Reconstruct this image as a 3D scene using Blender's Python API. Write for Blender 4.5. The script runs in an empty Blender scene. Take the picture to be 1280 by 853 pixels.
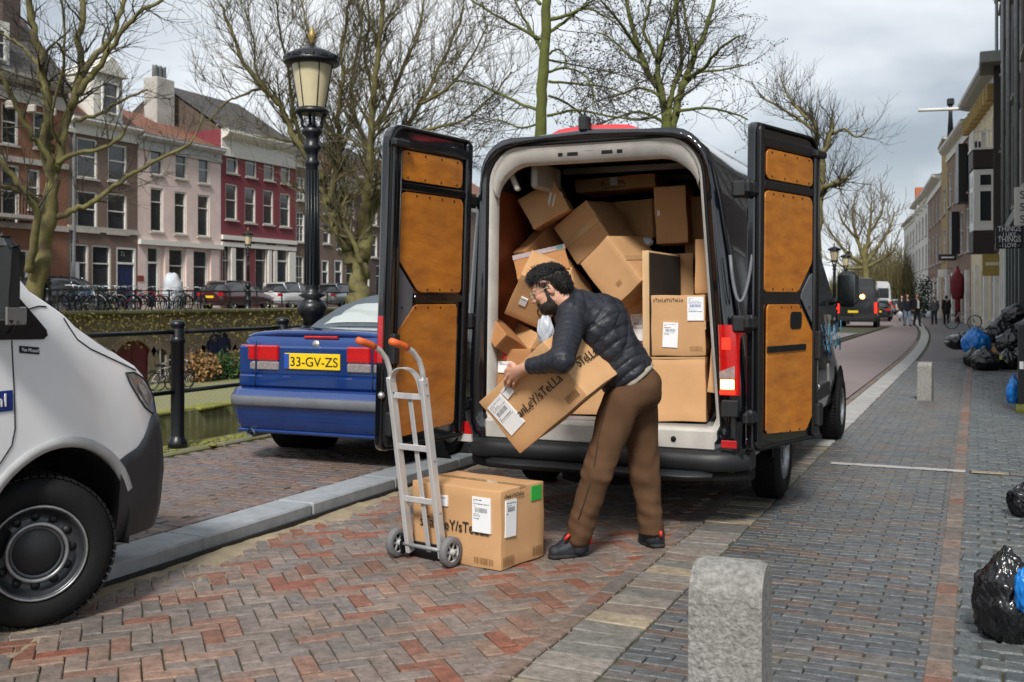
import bpy, bmesh, math, random
import numpy as np
from mathutils import Vector, Matrix, Euler
random.seed(7)
SC = bpy.context.scene
COL = SC.collection
R_ = math.radians
# ------------------------------------------------------------------ camera
YAW = R_(24.1)
cam_d = bpy.data.cameras.new("camera")
cam = bpy.data.objects.new("camera", cam_d)
COL.objects.link(cam)
cam.location = (0, 0, 1.5)
cam.rotation_euler = (R_(90), 0, YAW)
cam_d.sensor_width = 36.0
cam_d.lens = 36.56
cam_d.shift_y = -0.041
cam_d.clip_start = 0.05
cam_d.clip_end = 3000
cam_d.dof.use_dof = True
cam_d.dof.focus_distance = 6.3
cam_d.dof.aperture_fstop = 5.0
SC.camera = cam
# ------------------------------------------------------------------ sky and sun (broken overcast)
SUN_EL, SUN_AZ = R_(44), R_(166)          # light comes from behind the camera and a little from the right
world = bpy.data.worlds.new("World")
SC.world = world
world.use_nodes = True
wn, wl = world.node_tree.nodes, world.node_tree.links
wn.clear()
out = wn.new("ShaderNodeOutputWorld")
bg = wn.new("ShaderNodeBackground")
bg.inputs["Strength"].default_value = 0.095
sky = wn.new("ShaderNodeTexSky")
sky.sky_type = 'NISHITA'
sky.sun_disc = False
sky.sun_elevation = SUN_EL
sky.sun_rotation = SUN_AZ
tc = wn.new("ShaderNodeTexCoord")
sep = wn.new("ShaderNodeSeparateXYZ")
wl.new(tc.outputs["Generated"], sep.inputs[0])
# project the view direction on a cloud layer: xy / (z + k)
addz = wn.new("ShaderNodeMath"); addz.operation = 'ADD'; addz.inputs[1].default_value = 0.22
absz = wn.new("ShaderNodeMath"); absz.operation = 'ABSOLUTE'
wl.new(sep.outputs["Z"], absz.inputs[0]); wl.new(absz.outputs[0], addz.inputs[0])
dx = wn.new("ShaderNodeMath"); dx.operation = 'DIVIDE'
dy = wn.new("ShaderNodeMath"); dy.operation = 'DIVIDE'
wl.new(sep.outputs["X"], dx.inputs[0]); wl.new(addz.outputs[0], dx.inputs[1])
wl.new(sep.outputs["Y"], dy.inputs[0]); wl.new(addz.outputs[0], dy.inputs[1])
comb = wn.new("ShaderNodeCombineXYZ")
wl.new(dx.outputs[0], comb.inputs[0]); wl.new(dy.outputs[0], comb.inputs[1])
n1 = wn.new("ShaderNodeTexNoise")
n1.inputs["Scale"].default_value = 0.85; n1.inputs["Detail"].default_value = 5; n1.inputs["Roughness"].default_value = 0.52
n1.inputs["Distortion"].default_value = 0.25
off = wn.new("ShaderNodeVectorMath"); off.operation = 'ADD'; off.inputs[1].default_value = (0.0, 0.0, 5.5)
wl.new(comb.outputs[0], off.inputs[0]); wl.new(off.outputs[0], n1.inputs["Vector"])
cr = wn.new("ShaderNodeValToRGB")
e = cr.color_ramp.elements
e[0].position = 0.36; e[0].color = (2.55, 2.9, 3.25, 1)
e[1].position = 0.62; e[1].color = (6.6, 6.75, 6.9, 1)
m_ = cr.color_ramp.elements.new(0.48); m_.color = (4.45, 4.8, 5.1, 1)
wl.new(n1.outputs["Fac"], cr.inputs["Fac"])
# whiter towards the horizon
hz = wn.new("ShaderNodeMapRange"); hz.inputs["From Min"].default_value = 0.02; hz.inputs["From Max"].default_value = 0.13
hz.inputs["To Min"].default_value = 0.8; hz.inputs["To Max"].default_value = 0.0
wl.new(absz.outputs[0], hz.inputs["Value"])
mh = wn.new("ShaderNodeMix"); mh.data_type = 'RGBA'
wl.new(hz.outputs[0], mh.inputs["Factor"]); wl.new(cr.outputs["Color"], mh.inputs["A"]); mh.inputs["B"].default_value = (6.3, 6.55, 6.8, 1)
ms = wn.new("ShaderNodeMix"); ms.data_type = 'RGBA'; ms.inputs["Factor"].default_value = 0.9
wl.new(sky.outputs[0], ms.inputs["A"]); wl.new(mh.outputs["Result"], ms.inputs["B"])
wl.new(ms.outputs["Result"], bg.inputs["Color"])
wl.new(bg.outputs[0], out.inputs[0])
sun_d = bpy.data.lights.new("sun", 'SUN')
sun_d.energy = 2.5
sun_d.angle = R_(11)
sun_d.color = (1.0, 0.96, 0.9)
sun = bpy.data.objects.new("sun", sun_d)
COL.objects.link(sun)
_sd = Vector((math.sin(SUN_AZ) * math.cos(SUN_EL), math.cos(SUN_AZ) * math.cos(SUN_EL), math.sin(SUN_EL)))
sun.rotation_euler = _sd.to_track_quat('Z', 'Y').to_euler()
SC.view_settings.view_transform = 'Standard'
SC.view_settings.look = 'None'
SC.view_settings.exposure = 0.72
SC.view_settings.gamma = 1.0
SC.render.engine = 'CYCLES'
SC.cycles.use_denoising = True
SC.cycles.max_bounces = 6
SC.cycles.transparent_max_bounces = 8
SC.cycles.caustics_reflective = False
SC.cycles.caustics_refractive = False

# ------------------------------------------------------------------ measuring helpers (true distances in metres)
FWD = Vector((-math.sin(YAW), math.cos(YAW), 0)); RGT = Vector((math.cos(YAW), math.sin(YAW), 0))
def at(px, py, d):
    return FWD * d + RGT * (d * (px - 640) / 1300) + Vector((0, 0, 1.5 - (py - 374) / 1300 * d))
def ground(px, py, z=0.0):
    return at(px, py, (1.5 - z) * 1300 / (py - 374))
def on_x(px, py, X):
    a = (px - 640) / 1300
    return at(px, py, X / (FWD.x + a * RGT.x))

# ------------------------------------------------------------------ objects
def tag(o, label=None, cat=None, group=None, kind=None):
    if label: o["label"] = label
    if cat: o["category"] = cat
    if group: o["group"] = group
    if kind: o["kind"] = kind
    return o
def thing(name, label, cat, loc=(0, 0, 0), rz=0.0, group=None):
    o = bpy.data.objects.new(name, None)
    COL.objects.link(o)
    o.location = loc
    o.rotation_euler = (0, 0, rz)
    o.empty_display_size = 0.1
    return tag(o, label, cat, group)
def link(name, me, parent=None, mats=None, loc=None, rot=None):
    o = bpy.data.objects.new(name, me)
    COL.objects.link(o)
    if parent is not None: o.parent = parent
    if loc is not None: o.location = loc
    if rot is not None: o.rotation_euler = rot
    if mats is not None and len(me.materials) == 0:
        for m in (mats if isinstance(mats, (list, tuple)) else [mats]): me.materials.append(m)
    return o
def copy_tree(o, parent=None):
    c = o.copy()
    COL.objects.link(c)
    if parent is not None: c.parent = parent
    for ch in list(o.children): copy_tree(ch, c)
    return c

class MB:
    """collects faces and links them as one mesh object"""
    def __init__(s): s.v, s.f, s.sm, s.mi = [], [], [], []
    def add(s, vs, fs, smooth=False, mi=0):
        n = len(s.v)
        s.v.extend([tuple(p) for p in vs])
        for q in fs:
            s.f.append(tuple(i + n for i in q)); s.sm.append(smooth); s.mi.append(mi)
        return s
    def box(s, c, d, rz=0.0, M=None, mi=0, ch=0.0):
        x, y, z = d[0] / 2, d[1] / 2, d[2] / 2
        if ch > 0:
            vs, fs = chamfer_box(x, y, z, ch)
        else:
            vs = [(-x, -y, -z), (x, -y, -z), (x, y, -z), (-x, y, -z), (-x, -y, z), (x, -y, z), (x, y, z), (-x, y, z)]
            fs = [(0, 3, 2, 1), (4, 5, 6, 7), (0, 1, 5, 4), (1, 2, 6, 5), (2, 3, 7, 6), (3, 0, 4, 7)]
        T = Matrix.Translation(c) @ (M.to_4x4() if M is not None else Matrix.Rotation(rz, 4, 'Z'))
        return s.add([T @ Vector(p) for p in vs], fs, False, mi)
    def tube(s, pts, r, n=8, caps=True, smooth=True, mi=0):
        pts = [Vector(p) for p in pts]
        rs = r if isinstance(r, (list, tuple)) else [r] * len(pts)
        vs, fs = [], []
        up = None
        for i, p in enumerate(pts):
            t = (pts[min(i + 1, len(pts) - 1)] - pts[max(i - 1, 0)])
            if t.length < 1e-9: t = Vector((0, 0, 1))
            t.normalize()
            if up is None:
                up = t.orthogonal().normalized()
            up = (up - t * up.dot(t))
            up = up.normalized() if up.length > 1e-6 else t.orthogonal().normalized()
            b = t.cross(up)
            for k in range(n):
                a = 2 * math.pi * k / n
                vs.append(p + (up * math.cos(a) + b * math.sin(a)) * rs[i])
        for i in range(len(pts) - 1):
            for k in range(n):
                a, b2 = i * n + k, i * n + (k + 1) % n
                fs.append((a, b2, b2 + n, a + n))
        if caps:
            fs.append(tuple(range(n - 1, -1, -1)))
            fs.append(tuple((len(pts) - 1) * n + k for k in range(n)))
        return s.add(vs, fs, smooth, mi)
    def lathe(s, prof, c=(0, 0, 0), n=16, M=None, smooth=True, mi=0, cap=True):
        """prof: (r, z) pairs round the z axis"""
        T = Matrix.Translation(c) @ (M.to_4x4() if M is not None else Matrix.Identity(4))
        vs, fs = [], []
        for r, z in prof:
            for k in range(n):
                a = 2 * math.pi * k / n
                vs.append(T @ Vector((r * math.cos(a), r * math.sin(a), z)))
        for i in range(len(prof) - 1):
            for k in range(n):
                a, b = i * n + k, i * n + (k + 1) % n
                fs.append((a, b, b + n, a + n))
        if cap and prof[0][0] > 1e-5: fs.append(tuple(range(n - 1, -1, -1)))
        if cap and prof[-1][0] > 1e-5: fs.append(tuple((len(prof) - 1) * n + k for k in range(n)))
        return s.add(vs, fs, smooth, mi)
    def prism(s, poly, t, M=None, mi=0, smooth=False):
        """polygon in local xz extruded t along +y"""
        T = M.to_4x4() if M is not None else Matrix.Identity(4)
        n = len(poly)
        vs = [T @ Vector((x, 0, z)) for x, z in poly] + [T @ Vector((x, t, z)) for x, z in poly]
        fs = [tuple(range(n)), tuple(range(2 * n - 1, n - 1, -1))]
        fs += [(i, n + i, n + (i + 1) % n, (i + 1) % n) for i in range(n)]
        return s.add(vs, fs, smooth, mi)
    def grid(s, rows, smooth=True, mi=0, closed=False, flip=False):
        n = len(rows[0])
        vs = [p for r in rows for p in r]
        fs = []
        for i in range(len(rows) - 1):
            for k in range(n if closed else n - 1):
                a, b = i * n + k, i * n + (k + 1) % n
                q = (a, b, b + n, a + n)
                fs.append(q[::-1] if flip else q)
        return s.add(vs, fs, smooth, mi)
    def mesh(s, name):
        me = bpy.data.meshes.new(name)
        me.from_pydata(s.v, [], s.f)
        me.polygons.foreach_set("use_smooth", s.sm)
        me.polygons.foreach_set("material_index", s.mi)
        me.update()
        return me
    def build(s, name, mats, parent=None, loc=None, rot=None, fix=False):
        me = s.mesh(name)
        if fix:
            bm = bmesh.new(); bm.from_mesh(me)
            bmesh.ops.recalc_face_normals(bm, faces=bm.faces)
            bm.to_mesh(me); bm.free()
        return link(name, me, parent, mats, loc, rot)
def chamfer_box(x, y, z, c):
    vs, fs = [], []
    for sx in (-1, 1):
        for sy in (-1, 1):
            for sz in (-1, 1):
                vs += [(sx * x, sy * (y - c), sz * (z - c)), (sx * (x - c), sy * y, sz * (z - c)), (sx * (x - c), sy * (y - c), sz * z)]
    I = lambda sx, sy, sz, k: (((sx > 0) * 4 + (sy > 0) * 2 + (sz > 0)) * 3) + k
    for s_ in (-1, 1):
        fs.append(tuple(I(s_, a, b, 0) for a, b in ((-1, -1), (1, -1), (1, 1), (-1, 1)))[::s_])
        fs.append(tuple(I(a, s_, b, 1) for a, b in ((-1, -1), (-1, 1), (1, 1), (1, -1)))[::s_])
        fs.append(tuple(I(a, b, s_, 2) for a, b in ((-1, -1), (1, -1), (1, 1), (-1, 1)))[::s_])
    for a in (-1, 1):
        for b in (-1, 1):
            fs.append((I(a, b, -1, 0), I(a, b, 1, 0), I(a, b, 1, 1), I(a, b, -1, 1))[::a * b])
            fs.append((I(a, -1, b, 0), I(a, -1, b, 2), I(a, 1, b, 2), I(a, 1, b, 0))[::a * b])
            fs.append((I(-1, a, b, 1), I(1, a, b, 1), I(1, a, b, 2), I(-1, a, b, 2))[::a * b])
            for d in (-1, 1):
                fs.append((I(a, b, d, 0), I(a, b, d, 1), I(a, b, d, 2))[::a * b * d])
    return vs, fs
def rrect(x0, z0, x1, z1, r, n=4, cut=None):
    """rounded rectangle outline, counter clockwise; r may be a 4-list for corners BL, BR, TR, TL"""
    rs = r if isinstance(r, (list, tuple)) else [r] * 4
    o = []
    for (cx, cz, a0), q in zip(((x0, z0, 180), (x1, z0, 270), (x1, z1, 0), (x0, z1, 90)), rs):
        mx, mz = cx + (q if cx == x0 else -q), cz + (q if cz == z0 else -q)
        for k in range(n + 1):
            a = R_(a0 + 90 * k / n)
            o.append((mx + q * math.cos(a), mz + q * math.sin(a)))
    return o
def bevel(o, w=0.01, seg=2, ang=35):
    m = o.modifiers.new("bevel", 'BEVEL'); m.width = w; m.segments = seg; m.limit_method = 'ANGLE'; m.angle_limit = R_(ang)
    m.harden_normals = False
    return o
def smooth_angle(o, ang=40):
    me = o.data
    bm = bmesh.new(); bm.from_mesh(me)
    for f in bm.faces: f.smooth = True
    for ed in bm.edges:
        if len(ed.link_faces) == 2 and ed.calc_face_angle(0) > R_(ang): ed.smooth = False
    bm.to_mesh(me); bm.free()
    return o
def text_mesh(s, size, depth=0.0015):
    cu = bpy.data.curves.new("lettering", 'FONT')
    cu.body = s; cu.size = size; cu.extrude = depth; cu.align_x = 'LEFT'
    ob = bpy.data.objects.new("lettering", cu)
    COL.objects.link(ob)
    bpy.context.view_layer.update()
    me = bpy.data.meshes.new_from_object(ob.evaluated_get(bpy.context.evaluated_depsgraph_get()))
    COL.objects.unlink(ob); bpy.data.objects.remove(ob); bpy.data.curves.remove(cu)
    return me
def put_text(s, parent, m, origin, xdir, zdir, size, name="lettering", width=None, center=False, depth=0.0015):
    """flat lettering: x runs along xdir, its height along zdir"""
    me = text_mesh(s, size, depth)
    xs = [v.co.x for v in me.vertices]; w = max(xs) - min(xs)
    k = (width / w) if width else 1.0
    x0 = min(xs)
    X, Z = Vector(xdir).normalized(), Vector(zdir).normalized()
    N = X.cross(Z)
    o0 = Vector(origin)
    off = -w * k / 2 if center else 0
    for v in me.vertices:
        c = v.co.copy()
        v.co = o0 + X * ((c.x - x0) * k + off) + Z * c.y + N * (c.z)
    return link(name, me, parent, m)
def cutter_boolean(o, cut):
    """subtract the object cut from o, keep the result in o"""
    md = o.modifiers.new("cut", 'BOOLEAN'); md.operation = 'DIFFERENCE'; md.solver = 'EXACT'; md.object = cut
    bpy.context.view_layer.update()
    me = bpy.data.meshes.new_from_object(o.evaluated_get(bpy.context.evaluated_depsgraph_get()))
    o.modifiers.clear(); o.data = me
    bpy.data.objects.remove(cut)
    return o

# ------------------------------------------------------------------ materials
MATS = {}
def N(nt, t, **k):
    n = nt.nodes.new(t)
    for a, b in k.items():
        if a in n.inputs: n.inputs[a].default_value = b
        else: setattr(n, a, b)
    return n
def mat(name, color, rough=0.6, metal=0.0, var=0.25, scale=6.0, bump=0.0, bscale=40.0, color2=None, coat=0.0,
        emit=None, estr=0.0, trans=0.0, alpha=1.0, stretch=(1, 1, 1), rnd=0.0, spec=0.5, ramp=None, dirt=0.0, sheen=0.0):
    """principled material with a noise mix of two tones, optional bump, per-object shift and large dirt patches"""
    if name in MATS: return MATS[name]
    m = bpy.data.materials.new(name); m.use_nodes = True
    nt = m.node_tree; L = nt.links
    p = nt.nodes["Principled BSDF"]
    p.inputs["Roughness"].default_value = rough; p.inputs["Metallic"].default_value = metal
    p.inputs["Specular IOR Level"].default_value = spec
    p.inputs["Coat Weight"].default_value = coat; p.inputs["Coat Roughness"].default_value = 0.05
    if sheen: p.inputs["Sheen Weight"].default_value = sheen
    if trans: p.inputs["Transmission Weight"].default_value = trans
    if alpha < 1: p.inputs["Alpha"].default_value = alpha
    if emit: p.inputs["Emission Color"].default_value = (*emit, 1); p.inputs["Emission Strength"].default_value = estr
    c1 = Vector(color)
    c2 = Vector(color2) if color2 else c1 * (1 - var)
    tcn = N(nt, "ShaderNodeTexCoord"); mp = N(nt, "ShaderNodeMapping"); mp.inputs["Scale"].default_value = stretch
    L.new(tcn.outputs["Object"], mp.inputs["Vector"])
    if rnd:
        oi = N(nt, "ShaderNodeObjectInfo"); gi = N(nt, "ShaderNodeNewGeometry")
        sm = N(nt, "ShaderNodeMath", operation='ADD'); fr = N(nt, "ShaderNodeMath", operation='FRACT')
        L.new(oi.outputs["Random"], sm.inputs[0]); L.new(gi.outputs["Random Per Island"], sm.inputs[1]); L.new(sm.outputs[0], fr.inputs[0])
        mul = N(nt, "ShaderNodeVectorMath", operation='SCALE'); mul.inputs["Scale"].default_value = 37.0
        cb = N(nt, "ShaderNodeCombineXYZ"); L.new(fr.outputs[0], cb.inputs[0]); L.new(fr.outputs[0], cb.inputs[2])
        L.new(cb.outputs[0], mul.inputs[0]); ad = N(nt, "ShaderNodeVectorMath", operation='ADD')
        L.new(mp.outputs[0], ad.inputs[0]); L.new(mul.outputs[0], ad.inputs[1]); vec = ad.outputs[0]
    else:
        vec = mp.outputs[0]
    nz = N(nt, "ShaderNodeTexNoise"); nz.inputs["Scale"].default_value = scale; nz.inputs["Detail"].default_value = 6; nz.inputs["Roughness"].default_value = 0.62
    L.new(vec, nz.inputs["Vector"])
    mr = N(nt, "ShaderNodeMapRange"); mr.inputs["From Min"].default_value = 0.3; mr.inputs["From Max"].default_value = 0.7
    L.new(nz.outputs["Fac"], mr.inputs["Value"])
    mx = N(nt, "ShaderNodeMix", data_type='RGBA')
    L.new(mr.outputs[0], mx.inputs["Factor"]); mx.inputs["A"].default_value = (*c1, 1); mx.inputs["B"].default_value = (*c2, 1)
    col = mx.outputs["Result"]
    if ramp:
        rp = N(nt, "ShaderNodeValToRGB"); rp.color_ramp.interpolation = 'CONSTANT'
        els = rp.color_ramp.elements
        els[0].position = 0; els[0].color = (*ramp[0], 1)
        els[1].position = 1 / len(ramp); els[1].color = (*ramp[1], 1)
        for i in range(2, len(ramp)):
            q = els.new(i / len(ramp)); q.color = (*ramp[i], 1)
        L.new(fr.outputs[0], rp.inputs["Fac"])
        m2 = N(nt, "ShaderNodeMix", data_type='RGBA', blend_type='MULTIPLY'); m2.inputs["Factor"].default_value = 1.0
        L.new(rp.outputs["Color"], m2.inputs["A"]); L.new(col, m2.inputs["B"]); col = m2.outputs["Result"]
    elif rnd:
        hs = N(nt, "ShaderNodeHueSaturation"); ml = N(nt, "ShaderNodeMapRange")
        ml.inputs["To Min"].default_value = 1 - rnd; ml.inputs["To Max"].default_value = 1 + rnd
        L.new(fr.outputs[0], ml.inputs["Value"]); L.new(ml.outputs[0], hs.inputs["Value"]); L.new(col, hs.inputs["Color"]); col = hs.outputs["Color"]
    if dirt:
        nd = N(nt, "ShaderNodeTexNoise"); nd.inputs["Scale"].default_value = 1.3; nd.inputs["Detail"].default_value = 5
        geo = N(nt, "ShaderNodeNewGeometry"); L.new(geo.outputs["Position"], nd.inputs["Vector"])
        md = N(nt, "ShaderNodeMapRange"); md.inputs["From Min"].default_value = 0.42; md.inputs["From Max"].default_value = 0.68
        md.inputs["To Max"].default_value = dirt; L.new(nd.outputs["Fac"], md.inputs["Value"])
        m3 = N(nt, "ShaderNodeMix", data_type='RGBA'); L.new(md.outputs[0], m3.inputs["Factor"]); L.new(col, m3.inputs["A"])
        m3.inputs["B"].default_value = (0.075, 0.065, 0.05, 1); col = m3.outputs["Result"]
    L.new(col, p.inputs["Base Color"])
    rr = N(nt, "ShaderNodeMapRange"); rr.inputs["To Min"].default_value = max(0.02, rough - 0.08); rr.inputs["To Max"].default_value = min(1, rough + 0.1)
    L.new(nz.outputs["Fac"], rr.inputs["Value"]); L.new(rr.outputs[0], p.inputs["Roughness"])
    if bump:
        nb = N(nt, "ShaderNodeTexNoise"); nb.inputs["Scale"].default_value = bscale; nb.inputs["Detail"].default_value = 4
        L.new(vec, nb.inputs["Vector"])
        bp = N(nt, "ShaderNodeBump"); bp.inputs["Strength"].default_value = min(1.0, bump); bp.inputs["Distance"].default_value = 0.01
        L.new(nb.outputs["Fac"], bp.inputs["Height"]); L.new(bp.outputs[0], p.inputs["Normal"])
    MATS[name] = m
    return m
def brick_mat(name, c1, c2, mortar, bw=0.22, bh=0.065, rough=0.85, axis='YZ', mort=0.012, dirt=(0.05, 0.05, 0.04), dirt_amt=0.4, bump=0.5):
    """courses of brick laid in object space, for walls too far off to build brick by brick"""
    if name in MATS: return MATS[name]
    m = bpy.data.materials.new(name); m.use_nodes = True
    nt = m.node_tree; L = nt.links; p = nt.nodes["Principled BSDF"]; p.inputs["Roughness"].default_value = rough
    tcn = N(nt, "ShaderNodeTexCoord"); sp = N(nt, "ShaderNodeSeparateXYZ"); cb = N(nt, "ShaderNodeCombineXYZ")
    L.new(tcn.outputs["Object"], sp.inputs[0])
    L.new(sp.outputs[axis[0]], cb.inputs[0]); L.new(sp.outputs[axis[1]], cb.inputs[1])
    bk = N(nt, "ShaderNodeTexBrick"); bk.inputs["Scale"].default_value = 1.0
    bk.inputs["Brick Width"].default_value = bw; bk.inputs["Row Height"].default_value = bh; bk.inputs["Mortar Size"].default_value = mort
    bk.inputs["Color1"].default_value = (*c1, 1); bk.inputs["Color2"].default_value = (*c2, 1); bk.inputs["Mortar"].default_value = (*mortar, 1)
    L.new(cb.outputs[0], bk.inputs["Vector"])
    nz = N(nt, "ShaderNodeTexNoise"); nz.inputs["Scale"].default_value = 0.7; nz.inputs["Detail"].default_value = 7; nz.inputs["Roughness"].default_value = 0.65
    L.new(tcn.outputs["Object"], nz.inputs["Vector"])
    mr = N(nt, "ShaderNodeMapRange"); mr.inputs["From Min"].default_value = 0.42; mr.inputs["From Max"].default_value = 0.75; mr.inputs["To Max"].default_value = dirt_amt
    L.new(nz.outputs["Fac"], mr.inputs["Value"])
    mx = N(nt, "ShaderNodeMix", data_type='RGBA'); L.new(mr.outputs[0], mx.inputs["Factor"]); L.new(bk.outputs["Color"], mx.inputs["A"]); mx.inputs["B"].default_value = (*dirt, 1)
    L.new(mx.outputs["Result"], p.inputs["Base Color"])
    if bump:
        bp = N(nt, "ShaderNodeBump"); bp.inputs["Strength"].default_value = bump; bp.inputs["Distance"].default_value = 0.008; bp.invert = True
        L.new(bk.outputs["Fac"], bp.inputs["Height"]); L.new(bp.outputs[0], p.inputs["Normal"])
    MATS[name] = m
    return m
M_BLACK = mat("black_iron_paint", (0.007, 0.008, 0.011), 0.35, var=0.4, bump=0.12, bscale=60)
M_WHITE = mat("white_joinery_paint", (0.78, 0.77, 0.73), 0.5, var=0.12)
M_GLASS = mat("window_pane_glass", (0.035, 0.04, 0.045), 0.04, var=0.5, scale=0.8, spec=0.9)
M_RUBBER = mat("tyre_rubber", (0.008, 0.008, 0.0085), 0.75, var=0.3, bump=0.2, spec=0.25)
M_CHROME = mat("bare_aluminium", (0.62, 0.63, 0.64), 0.32, 0.9, var=0.15, bump=0.06, bscale=80)
M_STEEL = mat("painted_steel_grey", (0.30, 0.31, 0.32), 0.4, 0.3)
M_PLASTIC = mat("black_moulded_plastic", (0.010, 0.011, 0.013), 0.5, var=0.3, bump=0.15, bscale=200)
# ================================================================== GROUND
def smoothstep(a, b, x):
    t = max(0.0, min(1.0, (x - a) / (b - a))); return t * t * (3 - 2 * t)
def road_shift(Y):
    if Y < 25: return 0.0
    if Y < 55: return -0.9 * ((Y - 25) / 30) ** 2
    return -0.9 - 0.06 * (Y - 55) - 0.0002 * (Y - 55) ** 2
def sheet(name, mats, x0, x1, ys, z, kind="structure", bend=True, parent=None):
    rows = [[(x0 + (road_shift(y) if bend else 0), y, z), (x1 + (road_shift(y) if bend else 0), y, z)] for y in ys]
    o = MB().grid(rows, smooth=False, flip=True).build(name, mats, parent)
    if kind: tag(o, kind=kind)
    return o
YFAR = [-12, 0, 9, 18, 25, 30, 35, 40, 45, 50, 55, 65, 80, 100, 130, 170, 220, 300, 400]
M_SOIL = mat("joint_sand_and_moss", (0.055, 0.048, 0.038), 0.95, color2=(0.055, 0.062, 0.022), scale=1.7, bump=0.5, bscale=90)
M_SAND = mat("loose_yellow_sand", (0.36, 0.29, 0.19), 0.95, color2=(0.20, 0.16, 0.11), scale=5, bump=0.6, bscale=120)
RB_RAMP = [(0.205, 0.18, 0.17), (0.25, 0.155, 0.125), (0.225, 0.20, 0.19), (0.24, 0.098, 0.068), (0.175, 0.162, 0.16), (0.245, 0.205, 0.185),
           (0.20, 0.155, 0.135), (0.195, 0.175, 0.165), (0.27, 0.19, 0.155), (0.165, 0.158, 0.16), (0.225, 0.172, 0.148), (0.215, 0.108, 0.08), (0.215, 0.195, 0.185), (0.19, 0.175, 0.175)]
GB_RAMP = [(0.115, 0.122, 0.125), (0.138, 0.138, 0.14), (0.10, 0.108, 0.115), (0.15, 0.135, 0.125), (0.122, 0.126, 0.128), (0.15, 0.108, 0.088),
           (0.13, 0.128, 0.122), (0.092, 0.098, 0.105), (0.142, 0.128, 0.105), (0.105, 0.112, 0.12)]
PB_RAMP = [(0.15, 0.138, 0.15), (0.172, 0.138, 0.135), (0.135, 0.13, 0.146), (0.188, 0.142, 0.12), (0.155, 0.147, 0.155), (0.165, 0.12, 0.112)]
CB_RAMP = [(0.115, 0.126, 0.13), (0.132, 0.142, 0.145), (0.10, 0.112, 0.12), (0.142, 0.15, 0.146), (0.122, 0.13, 0.138)]
GR_RAMP = [(0.20, 0.205, 0.20), (0.165, 0.178, 0.175), (0.31, 0.285, 0.22), (0.155, 0.168, 0.172), (0.235, 0.232, 0.222), (0.18, 0.192, 0.186), (0.205, 0.18, 0.165)]
GL_RAMP = [(0.175, 0.158, 0.15), (0.20, 0.155, 0.135), (0.16, 0.15, 0.148), (0.19, 0.17, 0.158), (0.20, 0.115, 0.09), (0.15, 0.145, 0.145)]
def brick_material(name, ramp, rough=0.62, dirt=0.5, c1=(1.26, 1.13, 1.04), c2=(0.59, 0.52, 0.465)):
    return mat(name, c1, rough, color2=c2, scale=19, rnd=0.2, ramp=ramp, bump=0.7, bscale=48, dirt=dirt, spec=0.45)
M_EDGE = brick_material("greyish_edge_clinker", GL_RAMP)
M_PALE = mat("pale_worn_slab", (0.36, 0.355, 0.345), 0.7, color2=(0.27, 0.265, 0.26), scale=5, rnd=0.1, bump=.3)
M_RED = brick_material("mixed_red_and_grey_clinker", RB_RAMP)
M_GREY = brick_material("blue_grey_clinker", GB_RAMP, 0.44, 0.25, (1.02, 1.05, 1.08), (0.50, 0.51, 0.52))
M_PURPLE = brick_material("purple_grey_clinker", PB_RAMP, 0.6, 0.4)
M_COBBLE = brick_material("dark_grey_setts", CB_RAMP, 0.40, 0.25, (0.98, 1.03, 1.06), (0.46, 0.49, 0.50))
M_GUTTER = brick_material("pale_gutter_slabs", GR_RAMP, 0.6, 0.35)
M_KERB = mat("pale_granite_kerb", (0.33, 0.35, 0.37), 0.55, color2=(0.23, 0.25, 0.27), scale=9, bump=0.3, bscale=160, rnd=0.08, dirt=0.35)
def paving_far(name, c1, c2, mortar, bw, bh): return brick_mat(name, c1, c2, mortar, bw, bh, 0.75, 'XY', 0.008, (0.12, 0.11, 0.10), 0.35, 0.3)

# the wide ground under everything, canal bed included, reaching the horizon
tag(MB().add([(-1500, -300, -3.4), (1500, -300, -3.4), (1500, 2400, -3.4), (-1500, 2400, -3.4)], [(0, 1, 2, 3)]).build("ground", mat("distant_earth", (0.09, 0.085, 0.07), 0.9)), kind="structure")
# the quay street: a slab of soil and sand the paving is laid in
ys = YFAR
rows = []
for y in ys:
    xl = -6.95 if y <= 50 else -6.95 - 0.22 * (y - 50)
    rows.append([(xl, y, -3.3), (xl, y, 0.06 if y < 60 else -0.02), (-4.3, y, 0.06 if y < 60 else -0.02), (-4.3, y, -0.035), (8, y, -0.035), (60, y, -0.035)])
tag(MB().grid(rows, smooth=False, flip=True).build("street_bed", M_SOIL), kind="structure")

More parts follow.
